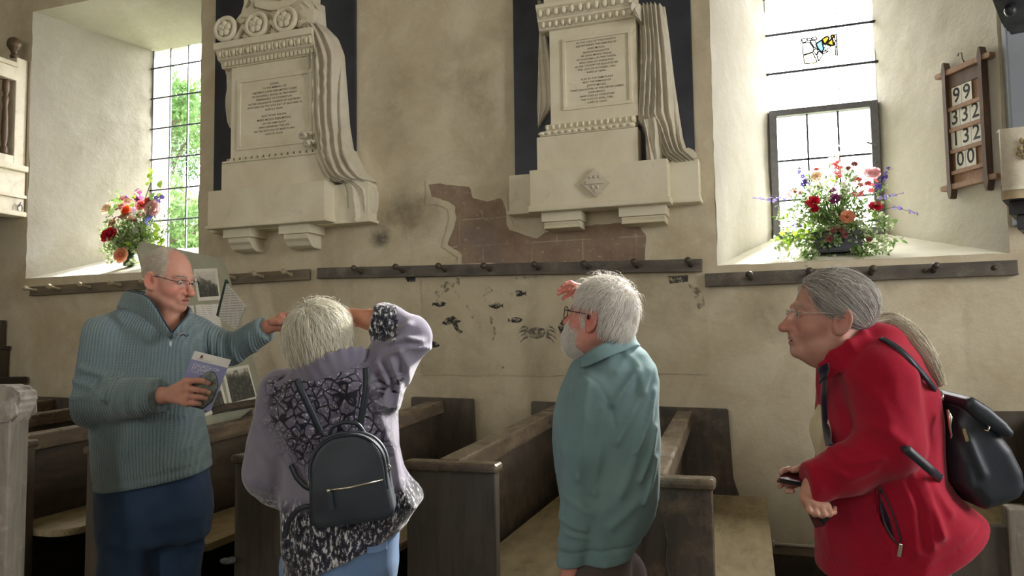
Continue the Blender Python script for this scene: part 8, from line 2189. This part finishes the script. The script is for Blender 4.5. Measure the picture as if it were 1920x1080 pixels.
# ================================================================== flower arrangements on the sills
def petal_mat(name, c, c2):
    t = NT(name); col = t.ramp(t.noise(30, 3), [(0.3, lin(c2)), (0.7, lin(c))]); t.col(col).rough(0.55)
    tl = t.n('ShaderNodeBsdfTranslucent'); t.l(col, tl.inputs[0]); mx = t.n('ShaderNodeMixShader'); mx.inputs[0].default_value = 0.5
    t.l(t.b.outputs[0], mx.inputs[1]); t.l(tl.outputs[0], mx.inputs[2]); t.l(mx.outputs[0], t.out.inputs[0]); return t.m
PET = {'red': petal_mat('crimson_petals', (214, 40, 66), (176, 20, 48)), 'peach': petal_mat('peach_petals', (238, 184, 150), (222, 150, 116)), 'cream': petal_mat('cream_petals', (240, 224, 204), (222, 198, 172)),
       'pink': petal_mat('pale_pink_petals', (240, 206, 206), (222, 172, 176)), 'coral': petal_mat('coral_petals', (220, 112, 110), (190, 80, 84)), 'mauve': petal_mat('mauve_petals', (168, 92, 142), (126, 60, 108)),
       'purple': petal_mat('purple_petals', (104, 84, 168), (72, 54, 128)), 'lav': petal_mat('lavender_petals', (158, 144, 208), (128, 112, 186)), 'orange': petal_mat('orange_petals', (236, 128, 70), (212, 96, 48)),
       'dusty': petal_mat('dusty_pink_petals', (178, 116, 110), (140, 84, 82)), 'white': petal_mat('white_petals', (238, 240, 228), (218, 222, 206)), 'blue': petal_mat('blue_petals', (132, 142, 220), (104, 112, 196))}
M_STEM = leaf_mat('stem_green', (96, 128, 62), (70, 100, 44), 9)
M_LEAFG = leaf_mat('green_leaf', (140, 176, 96), (92, 132, 60), 12)
M_LEAFL = leaf_mat('lime_leaf', (176, 206, 76), (138, 178, 48), 12)
M_LEAFV = leaf_mat('variegated_leaf', (222, 228, 192), (130, 156, 100), 60)
def rose_mesh(seed, layers=((5, 0.28, 1.15), (5, 0.55, 0.95), (6, 0.8, 0.68), (6, 1.0, 0.42))):
    """double flower of cupped petals, radius 1, opening along +z"""
    rng = np.random.default_rng(seed); V = []; Fs = []
    for li, (n, rad, cup) in enumerate(layers):
        for p in range(n):
            a0 = 2*PI*p/n+li*0.55+rng.uniform(-.12, .12); wid = 2*PI/n*0.72; k = len(V)
            for j in range(4):
                v = j/3
                for i in range(5):
                    u = i/4-0.5; an = a0+u*wid*(0.45+0.75*math.sin(PI*(0.15+0.6*v)))*1.3
                    r = rad*(0.18+0.82*v**0.8)*(1-0.12*abs(2*u)**2); z = -0.35+cup*(v**0.7)*0.95-0.10*abs(2*u)**2*v+(0.10*v**4 if li > 1 else -0.05*v)
                    r += 0.10*v**5*(li > 0)
                    V.append((r*math.cos(an), r*math.sin(an), z+rng.uniform(-.015, .015)))
            for j in range(3):
                for i in range(4): q = k+j*5+i; Fs.append((q, q+1, q+6, q+5))
    return mesh(V, Fs, True)
ROSES = [rose_mesh(1), rose_mesh(2), rose_mesh(3, ((4, .3, 1.0), (5, .62, .8), (6, .95, .5)))]
def floret_mesh(seed, n=5):
    V = []; Fs = []
    for p in range(n):
        a = 2*PI*p/n; k = len(V)
        for r, w, z in ((0.05, 0.05, 0), (0.55, 0.42, 0.16), (1.0, 0.12, 0.08)):
            for s in (-1, 1): V.append((r*math.cos(a)-s*w*math.sin(a), r*math.sin(a)+s*w*math.cos(a), z))
        Fs += [(k, k+1, k+3, k+2), (k+2, k+3, k+5, k+4)]
    return mesh(V, Fs, True)
FLORET = floret_mesh(1)
_mc = {}
def with_mat(me, mat):
    key = (me.name, mat.name)
    if key not in _mc:
        m = me.copy(); m.materials.clear(); m.materials.append(mat); _mc[key] = m
    return _mc[key]
def put(name, me, mat, par, loc, size, aim, rng, spin=True):
    o = bpy.data.objects.new(name, with_mat(me, mat)); COL.objects.link(o); o.parent = par; o.location = loc
    q = Vector(aim).to_track_quat('Z', 'Y')
    if spin: q = q @ Quaternion((0, 0, 1), rng.uniform(0, 6.28))
    o.rotation_mode = 'QUATERNION'; o.rotation_quaternion = q; o.scale = (size,)*3 if not hasattr(size, '__len__') else size
    return o
def leaves_mesh(rng, items, bend=0.25):
    """items: (point, direction, length, width)"""
    V = []; Fs = []
    for p, d, L, w in items:
        d = np.asarray(d)/np.linalg.norm(d); r = rng.normal(size=3); s = np.cross(d, r); s /= np.linalg.norm(s); n = np.cross(s, d); k = len(V)
        for t, ww, b in ((0, 0.1, 0), (0.35, 1.0, 0.3), (0.7, 0.75, 0.2), (1.0, 0.04, -0.4)):
            c = p+d*L*t+n*L*bend*b
            for q in (-1, 1): V.append(c+s*w*ww*q+n*w*0.25*ww)
        Fs += [(k, k+1, k+3, k+2), (k+2, k+3, k+5, k+4), (k+4, k+5, k+7, k+6)]
    return mesh(V, Fs, True)
def arrangement(Y, base_px, label, pot, blooms, spikes, dome, sprigs, seed, n_stems=90, leafL=(0.02, 0.045)):
    rng = np.random.default_rng(seed); b = W(base_px[0], base_px[1], Y); scl = abs(W(base_px[0]+10, base_px[1], Y)[0]-b[0])/10
    zs = pot['z']; root = tag(empty('flower_arrangement', (b[0], Y, zs)), label, 'flowers')
    pot['make'](root)
    top = np.array([0, 0, pot['h']])
    def loc(px, py, dy=0.0):
        p = W(px, py, Y+dy); return np.array([p[0]-b[0], dy, p[2]-zs])
    V3 = lambda v: Vector(tuple(v))
    ends = []
    sm = MB()
    def stem(e, r=0.0022, sag=0.25):
        mid = top*(1-0.5)+e*0.5+np.array([0, 0, sag*np.linalg.norm(e-top)*0.35]); P = smooth_path([top+rng.normal(0, .02, 3)*np.array([1, .6, 0]), mid, e], 7); sm.tube([V3(p) for p in P], r, 4, cap=False); return P
    for kind, px, py, r_px, dy in blooms:
        e = loc(px, py, dy); stem(e, 0.003)
        if kind.endswith('*'):
            cl = empty('flower_cluster'); cl.parent = root
            for q in range(7):
                o_ = rng.normal(0, 1, 3)*r_px*scl*0.55; put('floret', FLORET, PET[kind[:-1]], cl, tuple(e+o_), r_px*scl*0.5, (o_[0], -0.06, o_[2]+0.02), rng)
        else: put('rose', ROSES[rng.integers(0, 3)], PET[kind], root, tuple(e), r_px*scl*1.12, (e[0]*0.6+rng.normal(0, .1), -0.5, 0.25+rng.normal(0, .15)), rng)
    for kind, p0, p1, n, size in spikes:
        a, c = loc(p0[0], p0[1], rng.uniform(-.1, .02)), loc(p1[0], p1[1], rng.uniform(-.1, .02)); c[1] = a[1]
        stem(a, 0.0022); sm.tube([V3(a), V3(c)], 0.0016, 4, cap=False); sp = empty('flower_spike'); sp.parent = root
        for q in range(n):
            t = q/(n-1); w = size*(1-0.55*t); o_ = rng.normal(0, 1, 3)*w*0.55
            put('floret', FLORET, PET[kind], sp, tuple(a+(c-a)*t+o_), w*1.05, tuple(o_+np.array([0, -0.006, 0.003])), rng)
    small = []; green = []; lime = []
    for k in range(n_stems):
        u = rng.uniform(0, 1)**0.7; an = rng.uniform(-0.15*PI, 1.15*PI); px = dome[0]+dome[2]*u*math.cos(an); py = dome[1]-dome[3]*u*math.sin(an)*(1 if math.sin(an) > 0 else 1.4)
        e = loc(px, py, rng.uniform(-0.16, 0.10)); P = stem(e, 0.0013)
        for q in range(2, 7):
            for _ in range(rng.integers(3, 6)):
                d = rng.normal(size=3)+(P[q]-P[q-1])*6; kind = rng.uniform()
                (small if kind < 0.62 else green).append((P[q]+rng.normal(0, .012, 3), d, rng.uniform(*leafL), rng.uniform(0.006, 0.011)))
    for px, py, n, s, kd in sprigs:
        c = loc(px, py, rng.uniform(-.1, .02)); stem(c, 0.0018)
        for q in range(n):
            lst = {'l': lime, 'g': green, 'v': small}[kd]; lst.append((c+rng.normal(0, s*scl*0.5, 3), rng.normal(size=3)+np.array([0, -.4, 0]), s*scl*rng.uniform(.6, 1.1), s*scl*rng.uniform(.22, .36)))
    st = sm.build('stems', M_STEM, root); st['kind'] = 'stuff'
    for nm, it, m_ in (('variegated_leaves', small, M_LEAFV), ('green_leaves', green, M_LEAFG), ('lime_leaves', lime, M_LEAFL)):
        if it: link(nm, leaves_mesh(rng, it), m_, root)['kind'] = 'stuff'
    return root
def trough(root):
    MB().prism([(-0.13, 0.0), (0.13, 0.0), (0.145, 0.13), (-0.145, 0.13)], 'y', -0.07, 0.07, 0.008).build('trough', simple('black_plastic', (30, 38, 44), 0.35, (22, 28, 34), 8), root)
    MB().box(-0.125, 0.125, -0.055, 0.055, 0.10, 0.14, 0.02).build('floral_foam', simple('green_foam', (52, 76, 54), 0.9), root)
def bowl(root):
    MB().lathe([(0.045, 0.0), (0.05, 0.004), (0.05, 0.05), (0.056, 0.055), (0.06, 0.10), (0.052, 0.10), (0.04, 0.085)], 20).build('pot', simple('dark_green_plastic', (34, 74, 60), 0.35, (26, 60, 48), 8), root)
    MB().lathe([(0.045, 0.07), (0.048, 0.10), (0.03, 0.12), (0.005, 0.125)], 14).build('floral_foam', simple('green_foam', (52, 76, 54), 0.9), root)
def sill_z(w, Y): return w['o'][2]+(w['g'][2]-w['o'][2])*Y/GY
YR = 0.17
arrangement(YR, (1572, 480), 'wide arrangement of roses and lavender spikes in a black trough on the casement window sill',
            dict(z=sill_z(W2, YR)+0.012, h=0.13, make=trough),
            [('red', 1525, 379, 12, -.14), ('red', 1528, 392, 7, -.12), ('red', 1641, 388, 12, -.12), ('peach', 1589, 407, 13, -.16), ('mauve', 1565, 373, 10, -.12), ('mauve', 1562, 358, 7, -.08), ('cream', 1532, 331, 12, -.04), ('pink', 1628, 325, 11, -.04), ('pink', 1640, 324, 10, -.02),
             ('coral*', 1609, 348, 13, -.06), ('coral*', 1627, 348, 12, -.05), ('coral*', 1568, 318, 9, 0), ('coral*', 1571, 330, 9, 0), ('coral*', 1572, 306, 8, 0), ('dusty', 1555, 448, 6, -.18), ('dusty', 1584, 440, 6, -.18), ('dusty', 1577, 430, 5, -.17), ('dusty', 1562, 432, 5, -.17), ('dusty', 1629, 449, 5, -.15),
             ('white*', 1534, 349, 14, -.05), ('white*', 1584, 343, 12, -.05), ('white*', 1567, 291, 12, .0), ('dusty*', 1484, 358, 8, 0), ('dusty*', 1498, 362, 7, 0), ('lav*', 1498, 426, 9, -.08), ('dusty', 1602, 308, 6, 0), ('dusty', 1590, 316, 5, 0), ('coral', 1531, 318, 5, 0)],
            [('purple', (1508, 347), (1496, 314), 12, 0.022), ('purple', (1645, 350), (1668, 316), 14, 0.022), ('lav', (1452, 376), (1413, 376), 14, 0.012), ('lav', (1650, 372), (1690, 364), 14, 0.014), ('lav', (1676, 388), (1722, 401), 14, 0.014), ('lav', (1476, 372), (1448, 370), 10, 0.010)],
            (1570, 455, 120, 145), [(1487, 441, 10, 20, 'l'), (1508, 440, 10, 20, 'l'), (1474, 452, 8, 14, 'l'), (1527, 408, 8, 14, 'l'), (1560, 342, 8, 12, 'l'), (1578, 362, 8, 12, 'l'), (1640, 402, 6, 14, 'l'), (1500, 352, 6, 12, 'g'), (1475, 405, 5, 16, 'l'), (1530, 485, 18, 12, 'v'), (1552, 484, 14, 12, 'v'), (1586, 486, 16, 11, 'v'), (1640, 462, 14, 10, 'v'), (1660, 455, 12, 9, 'v'), (1480, 470, 8, 8, 'v')], 3, n_stems=190)
YL = 0.20
arrangement(YL, (242, 500), 'rounded bunch of roses and trailing variegated leaves in a green pot by the leaded window',
            dict(z=sill_z(W1, YL)+0.012, h=0.10, make=bowl),
            [('red', 205, 441, 11, -.12), ('peach', 228, 479, 10, -.14), ('orange', 238, 395, 8, -.08), ('cream', 204, 391, 11, -.05), ('cream', 213, 418, 9, -.05), ('pink', 287, 392, 11, -.06), ('coral', 265, 385, 7, -.05), ('coral', 276, 385, 6, -.05), ('coral', 280, 377, 6, -.03), ('mauve*', 260, 366, 10, 0), ('dusty*', 234, 381, 12, -.04), ('dusty*', 230, 411, 12, -.1), ('dusty*', 219, 423, 11, -.1),
             ('dusty*', 245, 408, 9, -.1), ('purple*', 297, 374, 8, 0), ('blue*', 279, 409, 9, -.08), ('purple', 237, 371, 3, 0), ('mauve', 295, 383, 4, -.02), ('white*', 262, 408, 10, -.04), ('white*', 258, 432, 9, -.08)],
            [('lav', (252, 400), (247, 384), 8, 0.02)], (250, 445, 62, 62), [(287, 330, 4, 10, 'l'), (285, 338, 4, 9, 'l'), (290, 362, 4, 16, 'l'), (285, 375, 4, 14, 'g'), (210, 405, 4, 16, 'g'), (219, 370, 6, 12, 'g'), (255, 375, 6, 10, 'l'), (298, 445, 12, 13, 'l'), (270, 398, 6, 10, 'l'), (275, 440, 12, 12, 'l'), (255, 445, 10, 12, 'l'), (315, 430, 5, 9, 'g'), (205, 478, 14, 8, 'v'), (202, 462, 12, 8, 'v'), (210, 492, 8, 7, 'v'), (255, 490, 16, 9, 'v'), (312, 395, 5, 8, 'g'), (356, 372, 2, 7, 'v'), (356, 420, 3, 8, 'v')], 5, n_stems=170, leafL=(0.022, 0.05))
